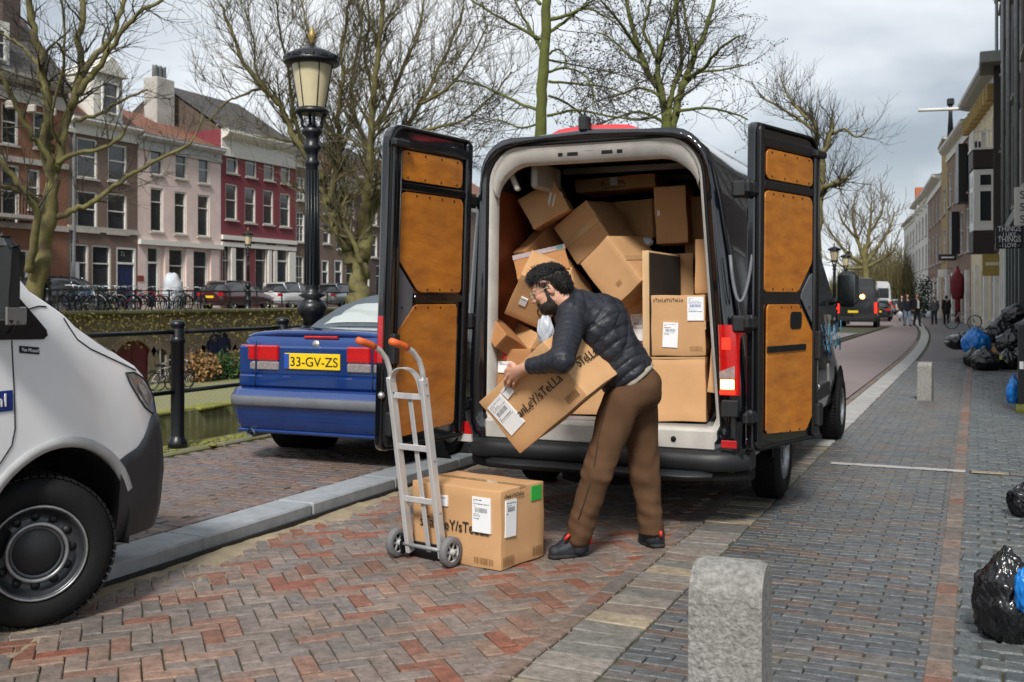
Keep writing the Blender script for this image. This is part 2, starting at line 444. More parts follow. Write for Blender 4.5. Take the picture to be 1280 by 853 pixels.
def cheap_brick(L, W, h=0.06, c=0.005):
    """top, chamfers and sides of one laid brick: length along x"""
    x, y = L / 2, W / 2
    vs = [(-x + c, -y + c, 0), (x - c, -y + c, 0), (x - c, y - c, 0), (-x + c, y - c, 0),
          (-x, -y, -c), (x, -y, -c), (x, y, -c), (-x, y, -c), (-x, -y, -h), (x, -y, -h), (x, y, -h), (-x, y, -h)]
    fs = [(0, 1, 2, 3)]
    for i in range(4):
        j = (i + 1) % 4
        fs += [(4 + i, 4 + j, j, i), (8 + i, 8 + j, 4 + j, 4 + i)]
    return vs, fs
def to_px(p):
    d = p[0] * FWD.x + p[1] * FWD.y
    if d < 0.3: return None
    return (640 + 1300 * (p[0] * RGT.x + p[1] * RGT.y) / d, 374 + 1300 * (1.5 - p[2]) / d, d)
def lay(parent, spots, L, W, m, piece="brick", rest_name="brick_field", limit=300, z=0.0, wob=0.004, tilt=0.012, skip=None, h=0.06, c=0.005, rs=None):
    """spots: (x, y, angle). The nearest pieces in view become single objects, the others one joined part"""
    rnd = rs or random.Random(11)
    vs, fs = cheap_brick(L, W, h, c)
    me = bpy.data.meshes.new(piece); me.from_pydata(vs, [], fs); me.materials.append(m); me.update()
    seen = []
    for i, (x, y, a) in enumerate(spots):
        q = to_px((x, y, z))
        inside = q and -12 < q[0] < 1292 and q[1] < 866 and not (skip and skip(q))
        seen.append((q[2] if inside else 1e6 + abs(y), i))
    near = set(i for d, i in sorted(seen)[:limit] if d < 1e6)
    rest = MB()
    first = None
    for i, (x, y, a) in enumerate(spots):
        dz = rnd.uniform(-wob, wob * 0.5); rx, ry = rnd.gauss(0, tilt), rnd.gauss(0, tilt); a2 = a + rnd.gauss(0, 0.012)
        if i in near:
            o = bpy.data.objects.new(piece, me)
            COL.objects.link(o); o.parent = parent
            o.location = (x, y, z + dz); o.rotation_euler = (rx, ry, a2)
            s = rnd.uniform(0.975, 1.012); o.scale = (s, rnd.uniform(0.96, 1.02), 1)
        else:
            T = Matrix.Translation((x, y, z + dz)) @ Euler((rx, ry, a2)).to_matrix().to_4x4()
            rest.add([T @ Vector(p) for p in vs], fs)
    if rest.v:
        tag(rest.build(rest_name, m, parent), kind="stuff")
def hide_white_van(q): return q[0] < 150 and q[1] < 760 + 0 * q[0]
# --- red and grey herringbone where the man works
L_, W_ = 0.204, 0.0835
HB = tag(MB().add([(-4.12, 2.0, -0.0135), (-1.80, 2.0, -0.0135), (-1.80, 9.3, -0.0135), (-4.12, 9.3, -0.0135)], [(0, 1, 2, 3)]).build("herringbone_paving", M_SOIL), kind="structure")
spots = []; under = []
g = 0.0042
l, w = L_ + g, W_ + g
c45, s45 = math.cos(R_(45)), math.sin(R_(45))
for i in range(-170, 170):
    for j in range(-64, 64):
        for (bx, by, a) in ((i * w + j * l + l / 2, i * w - j * l + w / 2, 0), (i * w + j * l + w / 2, i * w + w - j * l + l / 2, 90)):
            x, y = bx * c45 - by * s45 - 3.0, bx * s45 + by * c45 + 5.5
            if -4.09 < x < -1.86 and 2.6 < y < 9.25: spots.append((x, y, R_(45 + a)))
            elif -1.86 <= x < -1.74 and 2.6 < y < 9.25: under.append((x, y, R_(45 + a)))
lay(HB, spots, L_, W_, M_RED, skip=lambda q: (q[0] < 150 and q[1] < 770) or (q[1] < 640))
lay(HB, under, L_, W_, M_RED, piece="cut_brick", rest_name="cut_brick_field", limit=60, z=-0.005, wob=.001, tilt=.003)
# --- row of bricks, pale slabs, row of bricks: the gutter band along the herringbone
GU = sheet("gutter_band", M_SOIL, -1.79, -1.37, [-2, 8, 25, 30, 36, 42, 48, 55, 62, 70], -0.0125)
sp = []; sl = []; rr = random.Random(4)
y = 1.5
while y < 40:
    sp.append((-1.735 + road_shift(y), y, R_(90))); y += 0.2155
y = 1.5
while y < 60:
    sl.append((-1.530 + road_shift(y) + rr.uniform(-.005, .005), y, 0)); y += 0.158
lay(GU, sp, 0.21, 0.092, M_EDGE, limit=120, wob=.002, tilt=.004)
lay(GU, [q for q in sl if q[1] > 11], 0.30, 0.152, M_PALE, piece="slab", rest_name="pale_slab_row", limit=60, tilt=.006)
lay(GU, [q for q in sl if q[1] <= 11], 0.30, 0.152, M_GUTTER, piece="slab", rest_name="slab_row", limit=120, tilt=0.018)
# --- grey clinker footway, bricks laid across
FW = sheet("footway_paving", M_SOIL, -1.37, -0.20, [-2, 8, 25, 30, 36], -0.0145)
sp = []; hf = []; un = []
row = 0; y = 1.8
while y < 27:
    x = -1.368
    if row % 2: hf.append((x + .05, y, 0)); x += 0.1045
    x += rr.uniform(0, .004)
    while x < -0.41: sp.append((x + 0.102, y + rr.uniform(-.003, .003), 0)); x += 0.2068
    un.append((x + .102, y, 0))
    y += 0.0722; row += 1
lay(FW, sp, 0.203, 0.0680, M_GREY, limit=300, skip=lambda q: 865 < q[0] < 962 and q[1] > 705)
lay(FW, un, 0.203, 0.0680, M_GREY, limit=60, piece="cut_brick", rest_name="cut_brick_field", z=-.005, wob=.001, tilt=.003)
lay(FW, hf, 0.100, 0.0680, M_GREY, limit=150, piece="half_brick", rest_name="half_brick_field", skip=lambda q: 865 < q[0] < 962 and q[1] > 705)
# --- single course bordering the footway
BO = sheet("border_course", M_SOIL, -0.20, -0.08, [-2, 8, 25, 30, 36], -0.0115)
sp = []; y = 1.8
while y < 34: sp.append((-0.142, y, R_(90))); y += 0.213
lay(BO, sp, 0.209, 0.106, M_EDGE, limit=110, wob=.002, tilt=.004)
# --- setts against the house fronts
CP = sheet("sett_paving", M_SOIL, -0.08, 2.6, [-2, 8, 25, 36], -0.0155)
sp = []; row = 0; y = 2.2
while y < 24:
    x = -0.078 + rr.uniform(-.004, .004) + (0.0 if row % 2 else -.085)
    lim = min(2.4, 0.05 + 0.09 * y + 0.35)
    while x < lim:
        sp.append((x + 0.083, y + rr.uniform(-.006, .006), rr.gauss(0, .02))); x += 0.1745
    y += 0.1255; row += 1
un = [q for q in sp if q[0] <= -.02]; sp = [q for q in sp if q[0] > -.02]
lay(CP, un, 0.1685, 0.119, M_COBBLE, piece="cut_sett", rest_name="cut_sett_field", limit=60, z=-.006, wob=.001, tilt=.003)
lay(CP, sp, 0.1685, 0.1190, M_COBBLE, piece="sett", rest_name="sett_field", limit=300, wob=0.006, tilt=0.025, c=0.010)
# --- pale stone drain line across footway and setts
pm_ = MB(); rl_ = random.Random(2)
for k in range(46):
    x = -1.22 + k * .0245
    pm_.add([(x, 9.80 + rl_.uniform(-.012, .012), .0035), (x + .0245, 9.80 + rl_.uniform(-.012, .012), .0035), (x + .0245, 9.93 + rl_.uniform(-.012, .012), .0035), (x, 9.93 + rl_.uniform(-.012, .012), .0035)], [(0, 1, 2, 3)])
tag(pm_.build("painted_line", mat("worn_white_road_paint", (0.50, 0.49, 0.48), 0.7, color2=(0.26, 0.25, 0.245), scale=9, bump=.3)), kind="structure")
DR = tag(MB().add([(-.06, 9.79, .004), (2.0, 9.79, .004), (2.0, 9.93, .004), (-.06, 9.93, .004)], [(0, 1, 2, 3)]).build("drain_slab_row", M_SOIL), kind="structure")
lay(DR, [(0.10 + k * 0.302, 9.86, 0) for k in range(5)], 0.296, 0.12, M_GUTTER, piece="slab", z=0.010, limit=20)
# --- pink brick carriageway beyond the van, and the far footways (too far to tell bricks apart)
sheet("carriageway", paving_far("pink_brick_road", (0.25, 0.19, 0.185), (0.21, 0.165, 0.17), (0.15, 0.125, 0.12), 0.21, 0.075), -6.6, -1.80, [9.3, 18, 25, 30, 35, 40, 45, 50, 55, 65, 80, 100, 130, 170, 220, 300], -0.002)
sheet("far_footway", paving_far("far_purple_footway", (0.17, 0.15, 0.155), (0.15, 0.13, 0.14), (0.10, 0.09, 0.09), 0.21, 0.075), -1.29, -0.08, [27, 30, 36, 40, 45, 50, 55, 65, 80, 100, 140], 0.0)
sheet("far_gutter_band", mat("far_pale_band", (0.34, 0.335, 0.325), 0.7, scale=3), -1.72, -1.34, [60, 65, 80, 100], 0.004)
sheet("far_setts", paving_far("far_setts", (0.15, 0.16, 0.17), (0.13, 0.14, 0.15), (0.06, 0.06, 0.06), 0.14, 0.1), -0.075, 9, [24, 30, 36, 45, 55, 65, 80, 100, 140], 0.0)
# --- kerb: a real step of ten centimetres, stone by stone
KB = tag(MB().box((-4.295, 14, -0.05), (0.27, 44, 0.18)).build("kerb", M_SOIL), kind="structure")
kv, kf = chamfer_box(0.152, 0.546, 0.07, 0.012)
km = bpy.data.meshes.new("kerb_stone"); km.from_pydata(kv, [], kf); km.materials.append(M_KERB); km.update()
for k in range(24):
    o = link("kerb_stone", km, KB, None, (-4.30 + rr.uniform(-.003, .003), -1.2 + k * 1.098, 0.034 + rr.uniform(-.002, .002)), (0, 0, rr.gauss(0, .002)))
# black silted channel and sand at the foot of the kerb
rows = []
for i in range(120):
    y = 2.0 + i * 0.07
    rows.append([(x, y + rr.uniform(-.02, .02), (0.017 * max(0, 1 - (x + 4.14) / 0.34) ** 1.3 - 0.011 + 0.011 * math.sin(y * 5.1 + x * 9) * rr.random() + rr.uniform(-.003, .003))) for x in [-4.145 + 0.035 * k for k in range(14)]])
tag(MB().grid(rows, flip=True).build("sand", M_SAND), kind="stuff")
tag(MB().box((-4.134, 8, 0.010), (0.022, 22, 0.035)).build("kerb_silt", mat("black_silt", (0.018, 0.017, 0.015), 0.9), KB), kind="stuff")
# --- parking strip behind the kerb, ten centimetres up
PK = tag(MB().add([(-6.56, -4, 0.088), (-4.46, -4, 0.088), (-4.46, 40, 0.088), (-6.56, 40, 0.088)], [(0, 1, 2, 3)]).build("parking_strip", M_SOIL), kind="structure")
sp = []; row = 0; y = 3.6
while y < 15:
    x = -6.55 + (0.105 if row % 2 else 0) + rr.uniform(-.01, .01)
    while x < -4.66: sp.append((x + 0.103, y, rr.gauss(0, .01))); x += 0.209
    y += 0.092; row += 1
lay(PK, sp, 0.203, 0.084, M_PURPLE, limit=240, z=0.1, skip=lambda q: q[1] < 545 or (q[0] < 200 and q[1] < 700), rs=random.Random(3))
lay(PK, [(-4.53, 0.5 + k * 0.21, R_(90)) for k in range(70)], 0.203, 0.084, M_PURPLE, limit=60, z=0.1, piece="edge_brick", rest_name="edge_brick_row")
sheet("far_parking_strip", paving_far("far_parking", (0.22, 0.2, 0.205), (0.18, 0.17, 0.18), (0.1, 0.09, 0.09), 0.21, 0.09), -6.56, -4.46, [15, 25, 35, 45], 0.1, bend=False)
# --- mossy coping on the canal side
M_MOSS = mat("yellow_green_moss", (0.21, 0.215, 0.028), 0.95, color2=(0.09, 0.09, 0.03), scale=7, bump=0.9, bscale=35)
M_COPE = mat("mossy_coping_stone", (0.17, 0.16, 0.12), 0.85, color2=(0.12, 0.13, 0.03), scale=4, bump=0.6, bscale=30, rnd=0.12)
QW = tag(MB().box((-6.76, 20, -1.6), (0.30, 60, 3.3)).build("quay_wall", brick_mat("old_quay_brick", (0.14, 0.10, 0.075), (0.11, 0.085, 0.065), (0.12, 0.11, 0.09), dirt=(0.07, 0.08, 0.025), dirt_amt=0.7)), kind="structure")
cv, cf = chamfer_box(0.20, 0.445, 0.05, 0.015)
cm = bpy.data.meshes.new("coping_stone"); cm.from_pydata(cv, [], cf); cm.materials.append(M_COPE); cm.update()
for k in range(26):
    link("coping_stone", cm, QW, None, (-6.77 + rr.uniform(-.008, .008), 3.0 + k * 0.9, 0.072 + rr.uniform(-.004, .004)), (0, rr.gauss(0, .008), rr.gauss(0, .004)))
mo = MB()
for k in range(900):
    x, y, r = -6.80 + rr.gauss(0, .07), rr.uniform(4, 16), rr.uniform(.015, .05)
    mo.lathe([(r, 0.0), (r * .8, r * .28), (0, r * .42)], (x, y, 0.121), 6)
tag(mo.build("moss", M_MOSS), kind="stuff")
# --- canal water and the far lower quay
M_WATER = mat("murky_canal_water", (0.06, 0.052, 0.022), 0.10, color2=(0.048, 0.05, 0.02), scale=0.4, bump=0.10, bscale=1.6, spec=0.5)
tag(MB().add([(-24, -60, -2.45), (-6.7, -60, -2.45), (-6.7, 140, -2.45), (-24, 140, -2.45)], [(0, 1, 2, 3)]).build("canal_water", M_WATER), kind="structure")
M_WHARF = brick_mat("wharf_cobbles", (0.25, 0.24, 0.15), (0.21, 0.205, 0.125), (0.15, 0.155, 0.06), 0.22, 0.16, 0.8, 'XY', 0.03, (0.22, 0.22, 0.07), 0.6)
tag(MB().box((-26.3, 40, -2.65), (8.6, 200, 1.5)).build("lower_quay", M_WHARF), kind="structure")
ml = MB()
for k in range(160):
    y0 = 5 + k * 0.6
    ml.box((-22.25 + rr.uniform(-.06, .06), y0 + .3, -1.90 + rr.uniform(-.02, .02)), (0.62 + rr.uniform(-.2, .2), 0.63, 0.10), ch=0.03)
tag(ml.build("moss_edge", mat("quay_edge_moss", (0.24, 0.25, 0.03), 0.95, color2=(0.12, 0.12, 0.03), scale=1.6, bump=0.8, bscale=9)), kind="stuff")
# --- the far street, about a metre higher
tag(MB().box((-75, 40, -0.55), (89.2, 260, 3.0)).build("far_street", mat("far_street_paving", (0.19, 0.17, 0.155), 0.85, scale=2)), kind="structure")
# ================================================================== BLACK DELIVERY VAN
M_VAN = mat("black_van_paint", (0.004, 0.005, 0.008), 0.12, var=0.3, scale=3, coat=1.0, spec=0.6)
M_VANIN = mat("inner_door_black_paint", (0.005, 0.006, 0.008), 0.25, var=0.35, scale=8, coat=0.6, bump=0.05, bscale=12)
M_JAMB = mat("white_body_primer", (0.54, 0.515, 0.47), 0.45, color2=(0.38, 0.36, 0.33), scale=5, dirt=0.15)
M_PLY = mat("varnished_orange_plywood", (0.60, 0.215, 0.02), 0.42, color2=(0.36, 0.105, 0.009), scale=4.0, stretch=(1.0, 1.0, 3.2), bump=0.15, bscale=50, dirt=0.28, coat=0.2)
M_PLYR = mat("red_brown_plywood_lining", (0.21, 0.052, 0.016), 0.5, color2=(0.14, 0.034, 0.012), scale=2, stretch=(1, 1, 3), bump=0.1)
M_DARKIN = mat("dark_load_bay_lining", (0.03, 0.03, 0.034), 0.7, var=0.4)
M_REDLENS = mat("red_lamp_lens", (0.55, 0.006, 0.01), 0.12, var=0.4, scale=12, coat=1.0)
M_CLEARLENS = mat("clear_lamp_lens", (0.55, 0.52, 0.5), 0.1, var=0.3, scale=20, coat=1.0)
M_LIT = mat("lit_lamp", (1, 0.6, 0.25), 0.4, emit=(1.0, 0.50, 0.14), estr=9.0)
M_LITRED = mat("lit_red_lens", (0.7, 0.02, 0.01), 0.2, emit=(1.0, 0.03, 0.01), estr=0.9)
M_RIM = mat("silver_steel_rim", (0.36, 0.37, 0.38), 0.35, 0.7, var=0.4, scale=20)
M_GREYP = mat("dark_grey_trim_panel", (0.10, 0.105, 0.12), 0.6, var=0.2, bump=0.1, bscale=150)

def make_wheel(parent, loc, rad=0.345, wid=0.225, face=1, rim_r=0.2, name="wheel", dark=False, axis_rz=0.0, spoke=9):
    rim_m = mat("dark_steel_rim", (0.085, 0.09, 0.10), 0.35, 0.6, var=0.4, scale=20) if dark else M_RIM
    """wheel with its axle along local x; face = +1 shows its outer side towards +x"""
    M = Matrix.Rotation(R_(90), 3, 'Y')
    prof = []
    for r, x in ((rim_r * 1.02, -wid / 2 + .01), (rad * .86, -wid / 2), (rad * .965, -wid / 2 + .025), (rad, -wid / 2 + .055), (rad, wid / 2 - .055), (rad * .965, wid / 2 - .025), (rad * .86, wid / 2), (rim_r * 1.06, wid / 2 - .004), (rim_r, wid / 2 - .02)):
        prof.append((r, x))
    b = MB().lathe(prof, (0, 0, 0), 40, M, cap=False)
    # tread blocks
    for k in range(60):
        a = 2 * math.pi * k / 60
        for q in (-1, 0, 1):
            b.box((q * wid * .27, math.cos(a + q * .03) * rad * 1.002, math.sin(a + q * .03) * rad * 1.002), (wid * .22, rad * .075, rad * .03), M=Matrix.Rotation(a - R_(90), 3, 'X'))
    w = b.build(name, M_RUBBER, parent, loc, (0, 0, axis_rz + (0 if face > 0 else math.pi)))
    c = MB()
    o = wid / 2
    c.lathe([(rim_r, o - .045), (rim_r * 1.02, o - .012), (rim_r * .96, o - .004), (rim_r * .92, o - .02), (rim_r * .87, o - .055), (rim_r * .62, o - .075), (rim_r * .56, o - .03), (rim_r * .5, o - .026), (rim_r * .45, o - .05), (0.001, o - .055)], (0, 0, 0), 40, M, cap=False)
    r = c.build("rim", rim_m, w)
    if dark: MB().tube([(o - .004, math.cos(2 * math.pi * k / 40) * rim_r * .985, math.sin(2 * math.pi * k / 40) * rim_r * .985) for k in range(41)], rim_r * .028, 6, caps=False).build("rim_edge", M_RIM, w); MB().tube([(o - .024, math.cos(2 * math.pi * k / 40) * rim_r * .60, math.sin(2 * math.pi * k / 40) * rim_r * .60) for k in range(41)], rim_r * .045, 6, caps=False).build("rim_step", M_RIM, w)
    h = MB()
    for k in range(spoke):
        a = 2 * math.pi * k / spoke
        h.lathe([(rim_r * .095, -.004), (rim_r * .095, .004), (0.001, .005)], (o - .062, math.cos(a) * rim_r * .74, math.sin(a) * rim_r * .74), 10, M)
    h.lathe([(rim_r * (.55 if dark else .3), 0), (rim_r * (.5 if dark else .28), .02), (0.001, .026)], (o - .052, 0, 0), 24, M)
    for k in range(6):
        a = 2 * math.pi * k / 6 + .3
        h.lathe([(rim_r * .06, 0), (rim_r * .06, .02), (0.001, .022)], (o - .053, math.cos(a) * rim_r * .38, math.sin(a) * rim_r * .38), 6, M)
    tag(h.build("hub_and_vents", M_PLASTIC, w), kind="stuff")
    return w

VX, VY = -2.365, 6.66
van = thing("delivery_van", "black delivery van with both rear doors open and its load bay full of boxes", "van", (VX, VY, 0))
HALF = [(0.0, 0.36), (0.55, 0.36), (0.93, 0.37), (0.995, 0.46), (1.012, 0.7), (1.012, 0.95), (0.995, 1.18), (0.965, 1.45), (0.925, 1.8), (0.88, 2.15), (0.84, 2.38), (0.795, 2.49), (0.72, 2.575), (0.6, 2.615), (0.35, 2.65), (0.0, 2.672)]
lean = lambda z: -0.028 * (z - 1.0)
def van_ring(kz=1.0, kx=1.0, z0=0.36, inset=0.0):
    r = []
    for x, z in HALF: r.append((x * kx, z))
    r += [(-x, z) for x, z in r[-2:0:-1]]
    o = []
    for x, z in r:
        zz = z0 + (z - z0) * kz
        cz = 1.5
        if inset:
            v = Vector((x, zz - cz)); v = v * (1 - inset / max(v.length, .2)); x, zz = v.x, cz + v.y
        o.append((x + lean(zz), zz))
    return o
def ring_at(y, **k): return [(x, y, z) for x, z in van_ring(**k)]
st = [(0.0, dict(inset=.05)), (0.012, dict(inset=.02)), (0.05, dict(inset=.006)), (0.12, dict(inset=0)), (0.8, {}), (1.6, {}), (2.4, {}), (3.2, {}), (3.9, {}),
      (4.15, dict(kz=.985)), (4.4, dict(kz=.93, kx=.99)), (4.75, dict(kz=.75, kx=.985)), (5.05, dict(kz=.56, kx=.98)), (5.2, dict(kz=.475, kx=.975)), (5.5, dict(kz=.42, kx=.95)), (5.75, dict(kz=.36, kx=.9)), (5.92, dict(kz=.28, kx=.8)), (5.97, dict(kz=.15, kx=.6))]
b = MB().grid([ring_at(y, **k) for y, k in st], closed=True)
body = b.build("body", M_VAN, van, fix=True)
# opening outline
def opening(off=0.0):
    p = rrect(-.815 - off, .655 - off, .815 + off, 2.545 + off, [.07, .07, .26, .26], 7)
    return [(x * (1 - 0.052 * (z - .7)) + lean(z), z) for x, z in p]
def radial(poly, n, c):
    """poly resampled at n directions around c"""
    out_ = []
    for k in range(n):
        a = 2 * math.pi * k / n; d = Vector((math.cos(a), math.sin(a))); best = 0
        for i in range(len(poly)):
            p, q = Vector(poly[i]) - Vector(c), Vector(poly[(i + 1) % len(poly)]) - Vector(c)
            e_ = q - p; den = d.x * e_.y - d.y * e_.x
            if abs(den) < 1e-9: continue
            t = (p.x * e_.y - p.y * e_.x) / den; s_ = (p.x * d.y - p.y * d.x) / den
            if t > 0 and -1e-6 <= s_ <= 1 + 1e-6: best = max(best, t)
        out_.append((c[0] + d.x * best, c[1] + d.y * best))
    return out_
C0 = (0, 1.55)
NR = 120
o_out = radial(van_ring(inset=.05), NR, C0)
o_a, o_b, o_c = radial(opening(.065), NR, C0), radial(opening(.03), NR, C0), radial(opening(0), NR, C0)
ring = lambda pts, y: [(x, y, z) for x, z in pts]
MB().grid([ring(o_out, 0.0), ring(o_out, -.002), ring(radial(opening(.085), NR, C0), -.002), ring(o_a, .014), ring(o_b, .03)], closed=True).build("rear_frame", M_VAN, van, fix=True)
MB().tube([(x, .028, z) for x, z in opening(.034)] + [(opening(.034)[0][0], .028, opening(.034)[0][1])], .012, 8).build("door_seal", M_RUBBER, van)
MB().grid([ring(o_b, .031), ring(o_c, .04), ring(o_c, .16)], closed=True).build("door_jamb", M_JAMB, van, fix=True)
op_ = [q for q in opening(-.004) if q[1] > 2.12]
op_.sort(key=lambda q: q[0])
hr = []
for x, z in op_:
    t = .085 * min(1, max(0, (z - 2.12) / .36)) ** .8
    hr.append([(x, .036, z + .012), (x * .992, .045, z - .01), (x * (1 - t * .35), .055, z - t), (x * (1 - t * .4), .12, z - t - .015)])
MB().grid(hr).build("header_panel", M_JAMB, van, fix=True)
for x, w_ in ((-.24, .035), (-.15, .08), (.10, .08), (.19, .04), (-.03, .07)):
    MB().box((x - .03, .050, 2.500 + (.018 if x == -.03 else 0)), (w_, .006, .026 if x != -.03 else .012), ch=.002).build("header_slot", M_RUBBER, van)
# inside
def inner(y, s_=1.0):
    p = rrect(-.93, .645, .93, 2.57, [.02, .02, .3, .3], 5)
    return [(x * (1 - 0.075 * max(0, z - 1.1)) + lean(z), y, z) for x, z in p]
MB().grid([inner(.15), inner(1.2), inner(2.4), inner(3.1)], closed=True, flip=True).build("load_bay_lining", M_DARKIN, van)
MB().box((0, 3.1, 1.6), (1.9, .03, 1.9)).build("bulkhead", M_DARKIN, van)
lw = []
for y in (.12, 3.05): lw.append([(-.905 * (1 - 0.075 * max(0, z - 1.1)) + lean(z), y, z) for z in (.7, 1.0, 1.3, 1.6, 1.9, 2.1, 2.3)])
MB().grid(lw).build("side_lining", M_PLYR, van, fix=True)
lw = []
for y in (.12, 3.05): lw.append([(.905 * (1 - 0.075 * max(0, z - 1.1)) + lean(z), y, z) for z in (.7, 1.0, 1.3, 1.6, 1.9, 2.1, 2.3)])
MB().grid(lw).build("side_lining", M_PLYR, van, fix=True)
for k in range(4): MB().box((-.04, .45 + k * .75, 2.53), (1.3, .06, .05), ch=.01).build("roof_rib", M_JAMB, van)
MB().box((-.56, .5, 2.40), (.05, .5, .2), ch=.02).build("roof_bracket", M_JAMB, van)
MB().box((-.70, .2, 2.38), (.035, .05, .22), M=Euler((0, R_(-25), 0)).to_matrix(), ch=.01).build("roof_bracket", M_JAMB, van)
# sill and floor
MB().box((0, .05, .585), (1.66, .12, .15), ch=.02).build("load_sill", M_JAMB, van)
MB().box((0, 1.6, .66), (1.82, 3.0, .014)).build("load_floor", mat("ribbed_load_floor", (0.30, 0.30, 0.30), 0.5, var=0.3), van)
for x in (-.55, .55):
    MB().lathe([(.018, 0), (.018, .006), (.001, .007)], (x, -.012, .585), 12, Matrix.Rotation(R_(90), 3, 'X')).build("sill_bolt", M_RUBBER, van)
# bumper: main bar, lower step, reflectors
def bumper_bar(z0, z1, y0, half, corner, name, m, depth=.12):
    rows = []
    for k in range(33):
        t = -1 + 2 * k / 32
        x = half * t
        yb = y0 + corner * max(0, (abs(t) - .72) / .28) ** 2.2
        prof = [(yb + depth, z0), (yb + .02, z0), (yb, z0 + .02), (yb - .006, (z0 + z1) / 2), (yb, z1 - .025), (yb + .025, z1), (yb + depth, z1)]
        rows.append([(x + lean(.4), y, z) for y, z in prof])
    o = MB().grid(rows)
    n = len(rows[0])
    o.add(rows[0], [tuple(range(n))]); o.add(rows[-1], [tuple(range(n))[::-1]])
    return o.build(name, m, van, fix=True)
bp_ = bumper_bar(.395, .518, -.10, 1.015, .16, "bumper", M_PLASTIC, .2)
bumper_bar(.335, .395, -.155, .80, .09, "bumper_step", M_PLASTIC, .24)
bumper_bar(.31, .40, -.03, 1.0, .15, "lower_valance", M_RUBBER, .2)
rl = MB().box((.925, -.062, .575), (.10, .012, .05), ch=.004)
rl.build("reflector", M_REDLENS, van)
rl = MB().prism([(-.05, 0), (.05, 0), (.02, .085), (-.0, .085)], .02, mi=0)
q = rl.build("reflector", M_REDLENS, van, (-.955, -.055, .545))
MB().prism([(-.055, -.055), (.055, -.055), (.05, -.002), (-.05, -.002)], .02).build("reflector_patch", M_CLEARLENS, van, (-.955, -.057, .545))
# tail lamps
for sx in (-1, 1):
    lamp = thing("tail_lamp", None, None); lamp.parent = van; lamp.location = (sx * (.915 if sx > 0 else 1.0), -.012 if sx > 0 else .06, 0); 
    lamp.scale = (.80 if sx > 0 else .3, 1, 1)
    for (z0, z1, m_, nm) in ((.885, 1.335, mat("deep_red_lamp_lens", (0.36, 0.004, 0.008), 0.12, var=0.5, scale=14, coat=1.0, emit=(1.0, .02, .01), estr=.18) if sx > 0 else M_REDLENS, "red_lens"),):
        pf = []
        for z in (z0, (z0 + z1) / 2, z1):
            t = lean(z) - .012 * (z - .9) * sx
            pf.append([(sx * x + t, y, z) for x, y in ((-.075, .02), (-.07, -.018), (-.05, -.036), (.02, -.036), (.06, -.026), (.082, .01), (.09, .12), (.09, .2))])
        g_ = MB().grid(pf)
        n8 = 8
        g_.add(pf[0], [tuple(range(n8))]); g_.add(pf[-1], [tuple(range(n8))])
        g_.build(nm, m_, lamp, fix=True)
    if sx > 0:
        MB().box((-.015, -.037, 1.215), (.07, .006, .075), ch=.002).build("inner_reflector", M_LITRED, lamp)
        MB().prism([(-.068, .992), (.055, .992), (.055, 1.075), (-.068, 1.035)], .010, Matrix.Translation((0, -.041, 0))).build("clear_lens", mat("pinkish_clear_lens", (.42, .30, .28), .12, var=.5, scale=30, coat=1), lamp, fix=True)
        MB().box((-.005, -.038, .955), (.112, .010, .062), ch=.004).build("lit_bulb", mat("warm_lit_bulb", (1, .7, .35), .4, emit=(1.0, .56, .17), estr=2.6), lamp)
        MB().box((-.005, -.036, .905), (.125, .008, .03), ch=.003).build("lower_lens", M_LITRED, lamp)
    MB().box((.015 * sx, -.022, .80), (.135, .05, .11), ch=.008).build("lamp_base", M_PLASTIC, lamp)
# dark running gear added under the floor to block light beneath the van
MB().box((0, 2.9, .30), (1.5, 4.8, .14), ch=.03).build("chassis_occluder", M_RUBBER, van)
MB().box((0, 1.36, .27), (1.6, .22, .22), ch=.05).build("axle_occluder", M_RUBBER, van)
MB().lathe([(.001, -.1), (.33, -.1), (.33, .1), (.001, .1)], (-.1, .55, .30), 20).build("spare_wheel_occluder", M_RUBBER, van)
# roof pieces
rows = []
for k in range(13):
    x = -.36 + .62 * k / 12; h_ = .040 * math.sin(math.pi * k / 12) ** .35
    rows.append([(x, .10, 2.655), (x, .12, 2.66 + h_), (x, .34, 2.67 + h_), (x, .42, 2.655)])
MB().grid(rows).build("red_roof_fairing", mat("faded_red_paint", (0.62, 0.045, 0.055), 0.4), van, fix=True)
rc = MB().box((-.09, .05, 2.70), (.07, .09, .11), ch=.014); rc.tube([(-.09, .05, 2.74), (-.09, .05, 2.82)], [.01, .004], 8)
rc.build("roof_camera", M_PLASTIC, van)
# rear wheels, front wheels, black arches
for (x, y, f) in ((.88, 1.36, 1), (-.88, 1.36, -1), (.88, 5.0, 1), (-.88, 5.0, -1)):
    ar = MB(); 
    pts = [(math.cos(R_(a)) * .43, .36 + math.sin(R_(a)) * .43) for a in range(0, 181, 10)]
    rows = [[(f * 1.0185, y + p, q) for p, q in pts], [(f * 1.0185, y + p * .25, .36 + (q - .36) * .25) for p, q in pts]]
    ar.grid(rows); ar.build("wheel_arch", M_RUBBER, van)
    make_wheel(van, (x + f * .055, y, .345), face=f)
